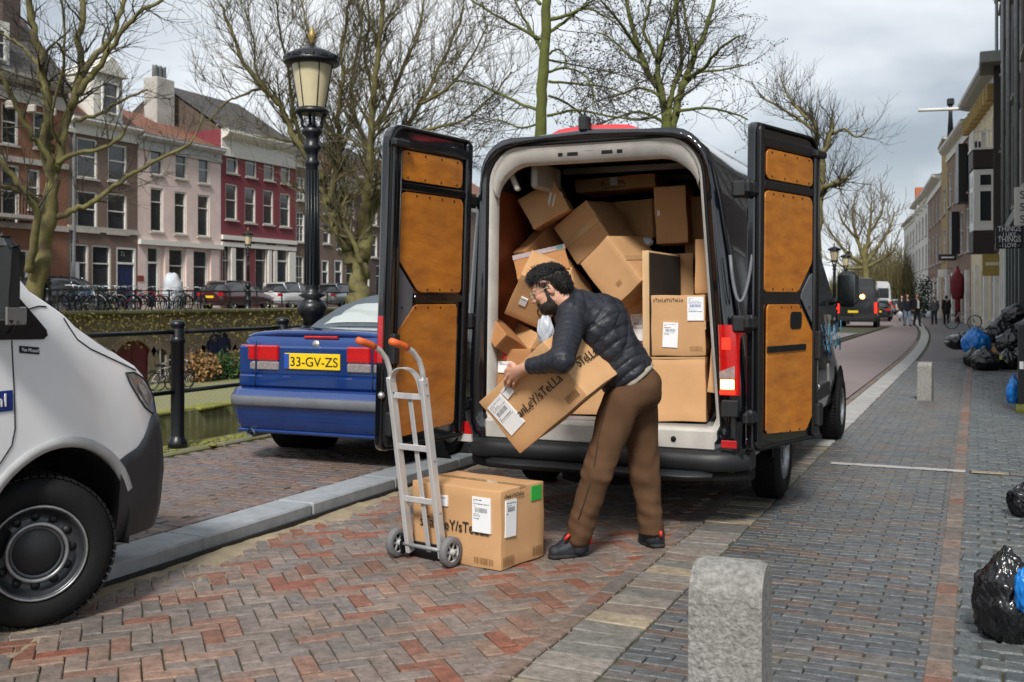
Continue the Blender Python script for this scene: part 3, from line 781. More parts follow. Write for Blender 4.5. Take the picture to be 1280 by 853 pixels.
# side windows, sill strip, mirror
for sx in (-1, 1):
    wr = []
    for y, zb, zt in ((3.62, 1.36, 2.12), (4.1, 1.35, 2.1), (4.45, 1.34, 1.9), (4.8, 1.33, 1.62), (5.0, 1.32, 1.42)):
        def xs(z): 
            for (xa, za), (xb, zb_) in zip(HALF[3:], HALF[4:]):
                if za <= z <= zb_: return xa + (xb - xa) * (z - za) / (zb_ - za)
            return .8
        wr.append([(sx * (xs(z) + .012) + lean(z), y, z) for z in (zb, (zb + zt) / 2, zt)])
    MB().grid(wr).build("cab_window", M_GLASS, van, fix=True)
    MB().box((sx * 1.022, 2.9, .62), (.025, 2.3, .13), ch=.008).build("rub_strip", M_PLASTIC, van)
    mir = MB().box((sx * 1.17, 4.35, 1.60), (.20, .16, .36), ch=.05)
    mir.tube([(sx * .98, 4.4, 1.46), (sx * 1.12, 4.37, 1.5)], .03, 8)
    mo_ = mir.build("wing_mirror", M_PLASTIC, van)
    MB().box((sx * 1.17, 4.268, 1.60), (.15, .006, .29), ch=.002).build("mirror_glass", mat("mirror_silver", (0.22, 0.25, 0.25), 0.06, 1.0, var=0.3, scale=6), mo_)
ws = []
for y, z, x in ((4.22, 2.56, .70), (4.5, 2.30, .80), (4.8, 2.0, .86), (5.08, 1.66, .90), (5.2, 1.52, .9)):
    ws.append([(x * t + lean(z), y - .03 * abs(t) ** 2, z + .04 - .03 * t * t) for t in (-1, -.6, 0, .6, 1)])
MB().grid(ws).build("windscreen", M_GLASS, van, fix=True)
# hand graphics on the far side panel
gx = MB()
rg = random.Random(5)
for k in range(16):
    y, z = 3.9 + rg.random() * 1.2, 1.0 + rg.random() * .25
    gx.box((1.017, y, z), (.004, .05 + rg.random() * .1, .03 + rg.random() * .08), M=Matrix.Rotation(rg.uniform(-.5, .5), 3, 'X'))
tag(gx.build("side_graphic", mat("pale_blue_print", (0.12, 0.33, 0.50), 0.5), van), kind="stuff")

# ---- the two open doors
DH = (0.52, 2.63)
def door(side, hinge, udir, leanx):
    s = -1 if side == 'R' else 1        # inner face towards s * local y
    ux = Vector(udir).normalized()
    Mx = Matrix((ux, Vector((0, 0, 1)).cross(ux), Vector((0, 0, 1)))).transposed()
    Mx = Mx @ Matrix.Rotation(leanx, 3, 'X')
    W = .93
    d = thing("rear_door", None, None); d.parent = van
    d.matrix_local = Matrix.Translation(hinge) @ Mx.to_4x4()
    z0, z1 = DH
    outl = lambda q, off=0: rrect(.0 + off, z0 + off, W - off - .012, z1 - off, [.05, .06, .13, .05], 5)
    def pr(poly, y0, y1, name, m, parent=d, bv=0.0):
        a, b_ = sorted((s * y0, s * y1))
        o = MB().prism(poly, b_ - a, Matrix.Translation((0, a, 0))).build(name, m, parent, fix=True)
        if bv: bevel(o, bv, 2)
        return o
    sk = pr(outl(0), -.062, 0.0, "door_skin", M_VAN, bv=.014)
    # raised pressed frame between the panels
    # hinge stile, lock stile, rails
    pr(rrect(.015, z0 + .03, .085, z1 - .03, .02, 2), 0, .026, "hinge_stile", M_VANIN, bv=.01)
    pr(rrect(W - .115, z0 + .03, W - .03, z1 - .12, .02, 2), 0, .030, "lock_stile", M_VANIN, bv=.012)
    pr(rrect(.05, 2.475, W - .10, 2.545, .02, 2), 0, .026, "top_rail", M_VANIN, bv=.012)
    pr(rrect(.08, 2.205, W - .11, 2.262, .02, 2), 0, .022, "middle_rail", M_VANIN, bv=.010)
    pr(rrect(.08, 1.475, W - .30, 1.535, .02, 2), 0, .018, "middle_rail", M_VANIN, bv=.008)
    gpts = [(x, s * .008, z) for x, z in outl(0, .022)]
    MB().tube(gpts + [gpts[0]], .013, 8).build("door_gasket", M_RUBBER, d)
    a0, a1 = (.125, .805)
    panels = [[(a0 + .0, 2.275), (a0, 2.275)]]
    P1 = rrect(a0, 2.272, a1, 2.468, .045, 4)
    P2 = rrect(a0 - .02, 1.545, a1, 2.20, [.03, .0, .06, .05], 4)
    # chamfer at the lock side, low
    P2 = [(x, z) for x, z in P2 if not (x > a1 - .001 and z < 1.56)] 
    i0 = max(range(len(P2)), key=lambda i: (P2[i][1] < 1.56) * (10 + P2[i][0]))
    P2 = rrect(a0 - .02, 1.545, a1, 2.20, [.03, .03, .06, .05], 3)
    P2 = [p for p in P2 if not (p[0] > a1 - .26 and p[1] < 1.70)]
    k = next(i for i, p in enumerate(P2) if p[0] > a1 - .3)
    P2 = P2[:k] + [(a1 - .24, 1.545), (a1 - .20, 1.56), (a1 - .01, 1.745), (a1, 1.78)] + P2[k:]
    x0_, x1_ = a0 + .02, a1 + .035
    P3 = [(x0_ + .02, .63), (x1_ - .13, .60), (x1_ - .10, .61), (x1_ - .01, .70), (x1_, .74), (x1_, 1.23), (x1_ - .01, 1.26), (x1_ - .21, 1.455), (x1_ - .24, 1.465), (x0_ + .02, 1.465), (x0_, 1.44), (x0_, .655)]
    for P in (P1, P2, P3):
        o = pr(P, .004, .016, "plywood_panel", M_PLY, bv=.004)
        c = Vector((sum(p[0] for p in P) / len(P), sum(p[1] for p in P) / len(P)))
        sb = MB()
        for t in (-1, -.33, .33, 1):
            for e_ in ((min(p[1] for p in P) + .02), (max(p[1] for p in P) - .02)):
                xx = c.x + t * (max(p[0] for p in P) - min(p[0] for p in P)) * (.30 if P is P2 or P is P3 else .40)
                sb.lathe([(.007, 0), (.006, s * .004), (.001, s * .005)], (xx, s * .016, e_), 8, Matrix.Rotation(R_(-90), 3, 'X'))
        tag(sb.build("panel_screw", M_RUBBER, o), kind="stuff")
    pr([(a1 - .155, 1.50), (a1 + .02, 1.33), (a1 + .02, 1.68), (a1 - .03, 1.66), (a1 - .155, 1.54)] if side == 'R' else [(a1 - .16, 1.43), (a1 + .03, 1.24), (a1 + .03, 1.70), (a1 - .03, 1.70), (a1 - .16, 1.57)], .002, .012, "grey_trim_panel", M_GREYP, bv=.006)
    # lock gear at the free edge
    lk = MB().box((W - .07, s * .04, 1.18), (.07, .05, .2), ch=.01); lk.box((W - .06, s * .035, .70), (.08, .05, .16), ch=.012); lk.box((W - .08, s * .04, 2.50), (.16, .05, .05), ch=.012)
    lk.tube([(W - .09, s * .04, 1.27), (W - .09, s * .045, 2.48)], .006, 6); lk.tube([(W - .09, s * .04, .62), (W - .09, s * .045, 1.08)], .006, 6)
    tag(lk.build("lock_gear", M_PLASTIC, d), kind="stuff")
    MB().lathe([(.022, 0), (.026, .01), (.012, .03), (.001, .032)], (W - .012, s * .0, .885), 12, Matrix.Rotation(R_(90), 3, 'Y')).build("latch_striker", M_CHROME, d)
    for z in (.75, 1.35, 2.2):
        h = MB().box((.0, s * -.01, z), (.13, .06, .085), ch=.015); h.tube([(-.04, s * .0, z - .05), (-.04, s * .0, z + .05)], .018, 10)
        h.box((-.075, s * .0, z), (.09, .035, .07), ch=.01)
        h.build("hinge", M_PLASTIC, d)
    if side == 'L':
        MB().box((W - .013, -.03, 1.24), (.007, .042, .30), ch=.002).build("edge_reflector", M_REDLENS, d)
    else:
        ply = [c_ for c_ in d.children if c_.name.startswith("plywood")][-1]
        pr(rrect(.47, 1.30, .64, 1.415, .03, 3), .016, .021, "pull_recess", M_RUBBER, ply, bv=.003)
        pr(rrect(.14, 1.155, .70, 1.195, .004, 2), .016, .026, "strap", M_RUBBER, ply, bv=.003)
    return d
door('L', (-1.0, -.02, 0), (-.135, -.90, 0), R_(-2.0))
door('R', (1.065, -.02, 0), (.27, .90, 0), R_(0.5))
ck = MB()
pts = []
for k in range(15):
    t = k / 14; pts.append((.93 + .14 * t, -.05 + .05 * t - .03 * math.sin(math.pi * t), 1.78 - .32 * math.sin(math.pi * min(1, t * 1.05)) ** .7 + .05 * t))
ck.tube(pts, .011, 8)
ck.build("door_check_cable", mat("grey_cable_sleeve", (0.14, 0.15, 0.17), 0.45), van)
for z in (1.34, 2.2):
    hg = MB().box((.985, -.02, z), (.10, .06, .11), ch=.015)
    hg.tube([(1.04, -.045, z - .06), (1.04, -.045, z + .06)], .02, 10)
    hg.build("body_hinge", M_PLASTIC, van)
    hg = MB().box((-.96, -.02, z), (.10, .06, .11), ch=.015); hg.build("body_hinge", M_PLASTIC, van)
# ================================================================== CARDBOARD BOXES
M_CARD = mat("brown_cardboard", (0.57, 0.335, 0.165), 0.75, color2=(0.48, 0.27, 0.125), scale=2.5, rnd=0.10, bump=0.10, bscale=70, spec=0.3)
M_CARDR = mat("reddish_cardboard", (0.42, 0.20, 0.08), 0.75, color2=(0.34, 0.155, 0.06), scale=2.5, rnd=0.08, bump=0.10, bscale=70, spec=0.3)
M_CARDK = mat("cardboard_edge", (0.30, 0.155, 0.06), 0.85)
M_TAPE = mat("clear_packing_tape", (0.52, 0.33, 0.165), 0.18, color2=(0.46, 0.28, 0.13), coat=0.8)
M_PAPER = mat("white_label_paper", (0.78, 0.79, 0.80), 0.6, var=0.08)
M_INK = mat("black_ink", (0.012, 0.011, 0.012), 0.6)
M_GREYINK = mat("grey_ink", (0.16, 0.16, 0.18), 0.6)
M_GREEN = mat("green_sticker", (0.03, 0.42, 0.06), 0.5)
M_GTAPE = mat("printed_grey_tape", (0.42, 0.36, 0.36), 0.35, color2=(0.32, 0.25, 0.25), scale=30)
M_BLUEINK = mat("blue_ink", (0.04, 0.10, 0.40), 0.6)
def face_frame(dims, face):
    """origin at the lower left corner of a face, its right and up directions, all in box space"""
    x, y, z = (q / 2 for q in dims)
    if face == 'front': return Vector((-x, -y, -z)), Vector((1, 0, 0)), Vector((0, 0, 1)), dims[0], dims[2]
    if face == 'right': return Vector((x, -y, -z)), Vector((0, 1, 0)), Vector((0, 0, 1)), dims[1], dims[2]
    if face == 'top': return Vector((-x, -y, z)), Vector((1, 0, 0)), Vector((0, 1, 0)), dims[0], dims[1]
def patch(box, dims, face, u0, v0, u1, v1, m, name, lift=0.0055, rot=0.0, parent=None):
    o, U, V, w, h = face_frame(dims, face)
    N_ = U.cross(V)
    c = o + U * (w * (u0 + u1) / 2) + V * (h * (v0 + v1) / 2)
    a, b = w * (u1 - u0) / 2, h * (v1 - v0) / 2
    ca, sa = math.cos(rot), math.sin(rot)
    U2, V2 = U * ca + V * sa, V * ca - U * sa
    vs = [c - U2 * a - V2 * b, c + U2 * a - V2 * b, c + U2 * a + V2 * b, c - U2 * a + V2 * b]
    mb = MB().add([p + N_ * lift for p in vs] + [p - N_ * .006 for p in vs], [(0, 1, 2, 3), (0, 4, 5, 1), (1, 5, 6, 2), (2, 6, 7, 3), (3, 7, 4, 0)])
    ob = mb.build(name, m, parent or box)
    return ob, (c, U2, V2, a, b, N_)
def label(box, dims, face, u0, v0, u1, v1, rot=0.0, rows=7, name="label", seed=1, parent=None, blue=False):
    ob, (c, U, V, a, b, N_) = patch(box, dims, face, u0, v0, u1, v1, M_PAPER, name, .0062, rot, parent)
    rg = random.Random(seed); mb = MB()
    def bar(x0, y0, x1, y1):
        mb.add([c + N_ * .0067 + U * (x * a) + V * (y * b) for x, y in ((x0, y0), (x1, y0), (x1, y1), (x0, y1))], [(0, 1, 2, 3)])
    y = .86
    for r in range(rows):
        hgt = rg.choice((.03, .035, .06))
        x = -.84
        while x < .7:
            l_ = rg.uniform(.08, .35); bar(x, y - hgt, min(.84, x + l_), y); x += l_ + rg.uniform(.03, .09)
            if rg.random() < .25: break
        y -= hgt + rg.uniform(.05, .10)
        if r == rows // 2:
            x = -.7
            while x < .65:
                l_ = rg.choice((.012, .022, .04)); bar(x, y - .26, x + l_, y); x += l_ + rg.choice((.015, .03))
            y -= .34
    tag(mb.build("print", M_BLUEINK if blue else M_GREYINK, ob), kind="stuff")
    return ob
def barcode(box, dims, face, u0, v0, u1, v1, m=None):
    o, U, V, w, h = face_frame(dims, face); N_ = U.cross(V); mb = MB(); rg = random.Random(int(u0 * 100)); x = u0
    while x < u1:
        l_ = rg.choice((.004, .007, .012)) * (u1 - u0) / .2
        mb.add([o + N_ * .0052 + U * (w * q) + V * (h * r) for q, r in ((x, v0), (x + l_, v0), (x + l_, v1), (x, v1))], [(0, 1, 2, 3)]); x += l_ * rg.choice((1.6, 2.2))
    tag(mb.build("barcode_print", m or M_CARDK, box), kind="stuff")
def word(box, dims, face, u, v, s, size, m=M_INK, width=None):
    o, U, V, w, h = face_frame(dims, face)
    return put_text(s, box, m, o + U * (w * u) + V * (h * v) + U.cross(V) * .0045, U, V, size, width=width, depth=.0008)
def carton(lab, x, group=None, k=1.0, m=None, seam='front', tape=True, name="cardboard_box", cat="box"):
    c, e_, dims = Vector(x[:3]), x[3:6], Vector(x[6:9])
    if k != 1.0:                                   # the same box standing a little nearer and a little smaller
        c = Vector((0, 0, 1.5)) + (c - Vector((0, 0, 1.5))) * k; dims = dims * k
    X, Y, Z = dims / 2
    mb = MB()
    # walls with slightly dented, rounded edges
    rb = random.Random(int(abs(x[0] * 1000 + x[2] * 77)) % 9973)
    fr_, am = [rb.uniform(0, 6) for _ in range(6)], .0035 if name == "cardboard_box" else .0005
    n = 7
    for ax3 in range(3):
        for sg_ in (-1, 1):
            rows = []
            for i in range(n + 1):
                row = []
                for j in range(n + 1):
                    p = [0, 0, 0]; u_, v_ = -1 + 2 * i / n, -1 + 2 * j / n
                    p[ax3] = sg_; p[(ax3 + 1) % 3] = u_; p[(ax3 + 2) % 3] = v_
                    q = Vector((p[0] * X, p[1] * Y, p[2] * Z))
                    w = (1 - u_ * u_) * (1 - v_ * v_)
                    off = Vector((math.sin(q.y * 17 + fr_[0]) + math.sin(q.z * 23 + fr_[1]), math.sin(q.x * 19 + fr_[2]) + math.sin(q.z * 15 + fr_[3]), math.sin(q.x * 21 + fr_[4]) + math.sin(q.y * 18 + fr_[5]))) * am
                    ed_ = max(0, 1 - w * 3) 
                    q = q + off * .55
                    q[ax3] += sg_ * (-.0035 * w - .0015 * ed_ * 0)
                    row.append(q)
                rows.append(row)
            mb.grid(rows, smooth=True, flip=(sg_ < 0))
    me_ = mb.mesh(name); bm = bmesh.new(); bm.from_mesh(me_); bmesh.ops.remove_doubles(bm, verts=bm.verts, dist=.0004); bmesh.ops.recalc_face_normals(bm, faces=bm.faces); bm.to_mesh(me_); bm.free()
    o = link(name, me_, None, m or M_CARD)
    o.location = c; o.rotation_euler = e_
    tag(o, lab, cat, group)
    bevel(o, .0035, 2, 40)
    if seam:
        f_ = {'front': 'front', 'top': 'top', 'right': 'right'}[seam]
        patch(o, dims, f_, .0, .4965, 1.0, .5035, M_CARDK, "flap_seam", .0046)
        if tape: patch(o, dims, f_, .0, .43, 1.0, .57, M_TAPE, "packing_tape", .0052)
    return o, dims
BG = "cardboard boxes heaped in the load bay"
# fitted centre, tilt and size of every box
held, dm = carton("large printed cardboard box tilted in the bending man's arms", (-2.274, 5.615, 0.988, 0.348, -0.616, -0.383, 0.646, 0.404, 0.385), seam=None)
patch(held, dm, 'top', 0, .43, 1, .57, M_TAPE, "packing_tape"); patch(held, dm, 'top', 0, .4965, 1, .5035, M_CARDK, "flap_seam", .0046)
word(held, dm, 'front', .17, .40, "sTanLeY/sTeLLa", .075, width=.48)
label(held, dm, 'front', .055, .30, .275, .86, R_(4), seed=3); label(held, dm, 'front', .29, .74, .40, .90, R_(8), rows=2, seed=8)
barcode(held, dm, 'front', .80, .08, .95, .19); word(held, dm, 'right', .28, .40, "STeLLa", .075)
gb, dg = carton("printed cardboard box standing on the paving behind the hand truck", (-2.663, 5.464, 0.2215, -0.0, -0.0, -0.205, 0.641, 0.423, 0.435), seam='top')
word(gb, dg, 'front', .10, .42, "sTanLeY/sTeLLa", .085, width=.50)
label(gb, dg, 'front', .70, .45, .90, .90, seed=5); label(gb, dg, 'front', .33, .72, .42, .86, seed=15, rows=2); label(gb, dg, 'right', .10, .40, .34, .87, R_(-2), rows=3, seed=6)
g_, _ = patch(gb, dg, 'right', .70, .78, .93, .97, M_GREEN, "green_sticker", .0058)
barcode(gb, dg, 'front', .72, .05, .93, .13); barcode(gb, dg, 'right', .72, .05, .96, .17); word(gb, dg, 'right', .08, .90, "sTanLeY/sTeLLa", .028); barcode(gb, dg, 'right', .05, .04, .30, .16)
o, d = carton("upper left tilted box with white tape scraps on its face", (-3.216, 7.911, 2.255, -0.028, -0.502, 0.213, 0.333, 0.378, 0.274), BG, .935, seam='right')
for a, b in ((.55, .52), (.58, .60), (.62, .44)): patch(o, d, 'front', a, b, a + .3, b + .035, M_PAPER, "tape_scrap", .0055, R_(48))
carton("thin slanting box end under the upper left tilted box", (-3.269, 7.932, 1.842, -1.623, -0.606, 1.296, 0.454, 0.4, 0.124), BG, .945, seam=None, m=M_CARDR)
o, d = carton("box with a strip of grey printed tape along its top edge", (-3.119, 7.617, 1.648, -0.823, -0.225, 0.368, 0.413, 0.399, 0.282), BG, .955, seam=None, m=M_CARDR)
patch(o, d, 'front', -.01, .80, 1.01, 1.0, M_GTAPE, "printed_tape", .0055); patch(o, d, 'front', .84, .82, .97, .98, mat("teal_print", (0.12, 0.27, 0.28), .5), "teal_mark", .0062)
o, d = carton("small box with a white label just behind the man's head", (-2.839, 7.516, 1.575, -0.578, -0.44, 0.09, 0.16, 0.406, 0.296), BG, seam=None)
label(o, d, 'top', .1, .25, .9, .75, rows=3, seed=9)
o, d = carton("tilted box with a small square label left of the man's face", (-3.031, 7.268, 1.563, 0.651, 0.414, 0.422, 0.338, 0.348, 0.4), BG, .972, seam=None)
label(o, d, 'front', .20, .36, .36, .54, rows=2, seed=10)
rg_ = [(math.cos(t) * .045, math.sin(t) * .045) for t in [2 * math.pi * k / 20 for k in range(21)]]
fo, FU, FV, fw, fh = face_frame(d, 'front')
MB().tube([fo + FU * (fw * .78 + a) + FV * (fh * .42 + b) - Vector((0, .004, 0)) for a, b in rg_], .003, 5).build("printed_ring", M_INK, o)
carton("small flat open box low at the left of the load", (-3.289, 7.17, 1.218, 0.664, 0.41, 1.361, 0.302, 0.3, 0.131), BG, .96, seam=None, m=M_CARDR)
carton("second small flat box leaning on the low left one", (-3.11, 7.39, 1.124, -0.536, 0.242, -0.626, 0.313, 0.301, 0.187), BG, .97, seam=None)
o, d = carton("box with a red tape end standing at the lower left of the load", (-3.191, 7.204, 0.985, 0.0, 0.008, 0.12, 0.345, 0.399, 0.3), BG, .975, seam=None, m=M_CARDR)
patch(o, d, 'front', .36, .72, .46, 1.0, mat("red_tape", (0.5, 0.03, 0.02), .4), "red_tape"); label(o, d, 'front', .28, .4, .6, .68, rows=2, seed=21)
carton("large box with a cross of tape tumbling in the middle of the load", (-2.692, 7.606, 2.012, 0.05, -0.602, -0.174, 0.347, 0.465, 0.35), BG, seam='front')
o, d = carton("plain pale box tumbling just above the man's back", (-2.314, 7.238, 1.7, 0.057, -0.703, -0.244, 0.30, 0.50, 0.417), BG, seam=None)
barcode(o, d, 'front', .44, .22, .58, .30); patch(o, d, 'right', 0, .45, 1, .55, M_TAPE, "packing_tape")
o, d = carton("long flat box lying across the top of the load", (-2.632, 8.096, 2.421, 0.0, -0.037, 0.007, 0.665, 0.425, 0.104), BG, seam=None)
patch(o, d, 'front', .44, .35, .53, .95, M_PAPER, "label"); word(o, d, 'front', .33, .38, "81-5", .05); word(o, d, 'front', .55, .38, "ML", .05); barcode(o, d, 'front', .34, .14, .62, .24, M_INK)
carton("plain box set far back under the long flat box", (-2.461, 8.206, 2.15, 0.063, -0.005, -0.363, 0.401, 0.395, 0.309), BG, seam=None)
o, d = carton("tall upright box at the upper right of the load", (-2.093, 7.717, 2.124, 0.0, -0.057, 0.081, 0.237, 0.382, 0.424), BG, seam=None)
patch(o, d, 'front', .08, .50, .18, .60, M_TAPE, "packing_tape")
carton("box edge against the right wall behind the tall upright one", (-1.932, 8.002, 2.03, -0.0, -0.016, 0.232, 0.3, 0.399, 0.5), BG, seam=None)
carton("plain upright box against the right wall above the stack", (-1.66, 7.427, 1.73, 0.0, 0.01, -0.2, 0.26, 0.394, 0.386), BG, .985, seam=None)
o, d = carton("printed box wedged behind the pale board", (-2.063, 7.703, 1.585, -0.0, -0.016, 0.245, 0.22, 0.399, 0.5), BG, seam=None)
word(o, d, 'right', .1, .3, "STeLLa", .04)
# a flat pack in an open tray: pale board edge, dark inside
o, d = carton("pale wooden board standing on edge right of the man's back", (-2.051, 7.203, 1.46, -0.03, -0.026, -0.20, 0.05, 0.49, 0.74), None, 1.0, m=mat("pale_pine_board", (0.62, 0.43, 0.24), 0.6, color2=(0.52, 0.34, 0.17), scale=3, stretch=(1, 1, .2)), seam=None, name="wooden_board", cat="board")
patch(o, d, 'right', .02, .02, .98, .98, mat("dark_board_face", (0.035, 0.028, 0.024), .6), "dark_face")
carton("small cardboard piece standing behind the board", (-2.083, 7.453, 1.672, 0.0, 0.0, 0.197, 0.11, 0.1, 0.3), BG, seam=None)
o, d = carton("labelled box on top of the right hand stack", (-1.85, 6.995, 1.323, 0.0, -0.011, 0.119, 0.36, 0.397, 0.406), "two stacked boxes at the right of the sill", seam='right')
label(o, d, 'front', .68, .58, .98, .97, seed=11, blue=True); label(o, d, 'front', .22, .14, .50, .55, R_(-3), rows=5, seed=12)
word(o, d, 'front', .05, .90, "sTanLeY/sTeLLa", .03, width=.2); barcode(o, d, 'front', .72, .08, .95, .16)
o, d = carton("plain box at the bottom of the right hand stack", (-1.85, 6.996, 0.898, 0.0, -0.02, 0.135, 0.362, 0.395, 0.43), "two stacked boxes at the right of the sill", seam=None)
word(o, d, 'right', .06, .4, "STeLLa", .04); patch(o, d, 'front', .0, .97, 1, 1, M_TAPE, "packing_tape")
o, d = carton("box with a white label showing between the man's back and the board", (-2.224, 7.465, 1.293, -0.0, -0.023, -0.3, 0.33, 0.38, 0.441), BG, seam=None)
label(o, d, 'front', .42, .28, .92, .72, rows=6, seed=14)
carton("narrow carton leaning between the right stack and the door frame", (-1.575, 6.93, 1.08, 0.0, 0.09, 0.15, 0.10, 0.30, 0.40), BG, seam=None)
carton("hidden lower box at the back of the load", (-2.75, 7.75, 0.98, 0, 0, 0.1, 0.5, 0.42, 0.6), BG, seam=None)
carton("box low behind the held carton", (-2.45, 7.15, 0.86, 0, 0, 0.05, 0.48, 0.4, 0.36), BG, seam=None)
# white bag and crumpled paper between the boxes
def crumple(name, lab, cat, c, dims, m, seed, n=4, amp=.22, rz=0.0):
    bm = bmesh.new(); bmesh.ops.create_icosphere(bm, subdivisions=n, radius=1.0)
    rg = random.Random(seed)
    dirs = [(Vector((rg.gauss(0, 1), rg.gauss(0, 1), rg.gauss(0, 1))).normalized(), rg.uniform(2, 7), rg.random() * 6) for _ in range(16)]
    for v in bm.verts:
        p = v.co.normalized(); q = 0
        for dr, f, ph in dirs: q += abs(math.sin(p.dot(dr) * f + ph)) - .6
        v.co = Vector((p.x * dims[0], p.y * dims[1], p.z * dims[2])) * (1 + amp * q / 4)
    me = bpy.data.meshes.new(name); bm.to_mesh(me); bm.free()
    me.polygons.foreach_set("use_smooth", [True] * len(me.polygons))
    return tag(link(name, me, None, m, c, (0, 0, rz)), lab, cat)
M_WBAG = mat("white_plastic_film", (0.55, 0.57, 0.60), 0.3, color2=(0.36, 0.40, 0.46), scale=6, bump=0.4, bscale=30)
crumple("plastic_bag", "white plastic mailing bag squeezed beside the man's chin", "bag", at(682, 414, 6.72), (.055, .03, .10), M_WBAG, 3)
crumple("crumpled_paper", "crumpled white paper stuffed under the tall upright box", "paper", at(808, 303, 7.75), (.05, .04, .035), M_WBAG, 4)

# ================================================================== HAND TRUCK
ht = thing("hand_truck", "silver aluminium hand truck with orange grips standing in front of the box on the paving", "hand truck", (-2.875, 5.262, 0), R_(-11.8))
M_ORANGE = mat("orange_rubber_grip", (0.72, 0.13, 0.025), 0.5, var=0.2, bump=0.2, bscale=90)
M_ALU = mat("brushed_aluminium", (0.70, 0.70, 0.70), 0.34, 0.45, color2=(0.56, 0.56, 0.56), scale=18, stretch=(1, 1, .1), bump=0.05)
def lz(z): return -0.02 - 0.165 * z        # the frame leans back
for sx in (-1, 1):
    rl = MB()
    a, b = Vector((sx * .122, lz(.035), .035)), Vector((sx * .122, lz(1.06), 1.06))
    M = (b - a).to_track_quat('Z', 'Y').to_matrix()
    rl.box((a + b) / 2, (.030, .052, (b - a).length), M=M, ch=.004)
    rl.build("side_rail", M_ALU, ht)
    hp = [(sx * .122, lz(1.02), 1.02), (sx * .122, lz(1.08) - .002, 1.10), (sx * .122, lz(1.15) - .02, 1.165), (sx * .122, lz(1.2) - .065, 1.215), (sx * .122, lz(1.22) - .13, 1.245), (sx * .122, lz(1.22) - .19, 1.262)]
    MB().tube(hp, .0155, 10).build("handle", M_ALU, ht)
    gp = [Vector(hp[3]).lerp(Vector(hp[4]), .6), Vector(hp[4]), Vector(hp[5]), Vector(hp[5]) + (Vector(hp[5]) - Vector(hp[4])) * .75]
    MB().tube(gp, [.019, .0205, .0205, .0195], 12).build("grip", M_ORANGE, ht)
    bl = MB()
    for z in (.97, 1.03, .6, .3): bl.lathe([(.007, 0), (.006, .005), (.001, .006)], (sx * .138, lz(z), z), 8, Matrix.Rotation(R_(90 * sx), 3, 'Y'))
    tag(bl.build("rivet", M_STEEL, ht), kind="stuff")
for z in (.955, .66, .355):
    MB().box((0, lz(z), z), (.215, .018, .034), ch=.003).build("cross_bar", M_ALU, ht)
a, b = Vector((0.012, lz(.05) + .012, .05)), Vector((0.0, lz(.955) + .012, .945))
MB().box((a + b) / 2, (.034, .01, (b - a).length), M=(b - a).to_track_quat('Z', 'Y').to_matrix(), ch=.003).build("centre_strap", M_ALU, ht)
lp = []
for k in range(17):
    t = math.pi * k / 16
    lp.append((-.103 * math.cos(t) * (1 if abs(math.cos(t)) > .0 else 1), -.10 * (math.sin(t) ** .5) * .15, 0.98 + .14 * math.sin(t) ** .55))
rows = []
for p in lp:
    rows.append([(p[0], lz(p[2]) + p[1] - .02, p[2]), (p[0] * .94, lz(p[2]) + p[1] - .02, p[2] - .006), (p[0] * .94, lz(p[2]) + p[1] + .02, p[2] - .006), (p[0], lz(p[2]) + p[1] + .02, p[2])])
MB().grid(rows, closed=True, smooth=False).build("loop_handle", M_ALU, ht, fix=True)
MB().box((0, .02, .04), (.34, .012, .10), ch=.004).build("toe_plate_back", M_BLACK, ht)
MB().box((0, .12, .008), (.34, .20, .008), ch=.002).build("toe_plate", M_BLACK, ht)
ax = MB().tube([(-.20, -.05, .082), (.20, -.05, .082)], .012, 10)
ax.build("axle", M_STEEL, ht)
for sx in (-1, 1):
    MB().prism([(-.07, .03), (.03, .015), (.03, .13), (-.02, .14), (-.075, .10)], .008, Matrix.Rotation(R_(90), 4, 'Z') @ Matrix.Translation((0, -sx * .15, 0))).build("wheel_bracket", M_BLACK, ht, fix=True)
    M = Matrix.Rotation(R_(90), 3, 'Y')
    w = MB().lathe([(.055, -.020), (.078, -.022), (.085, -.014), (.085, .014), (.078, .022), (.055, .020)], (0, 0, 0), 36, M, cap=False).build("wheel", mat("grey_rubber_tyre", (0.16, 0.16, 0.165), 0.7, var=.2, bump=.2), ht, (sx * .200, -.05, .085))
    rm = MB().lathe([(.062, -.012), (.062, .012), (.052, .014), (.052, -.014)], (0, 0, 0), 30, M, cap=False)
    rm.lathe([(.018, -.022), (.018, .024), (.010, .03), (.001, .03)], (0, 0, 0), 14, M)
    for k in range(6):
        a = 2 * math.pi * k / 6
        rm.box((0, math.cos(a) * .035, math.sin(a) * .035), (.016, .05, .016), M=Matrix.Rotation(a, 3, 'X'), ch=.003)
    tag(rm.build("spoked_hub", mat("light_grey_hub", (0.45, 0.45, 0.45), 0.5), w), kind="stuff")
    MB().lathe([(.05, -.004), (.05, .004)], (0, 0, 0), 24, M).build("hub_backing", M_RUBBER, w)
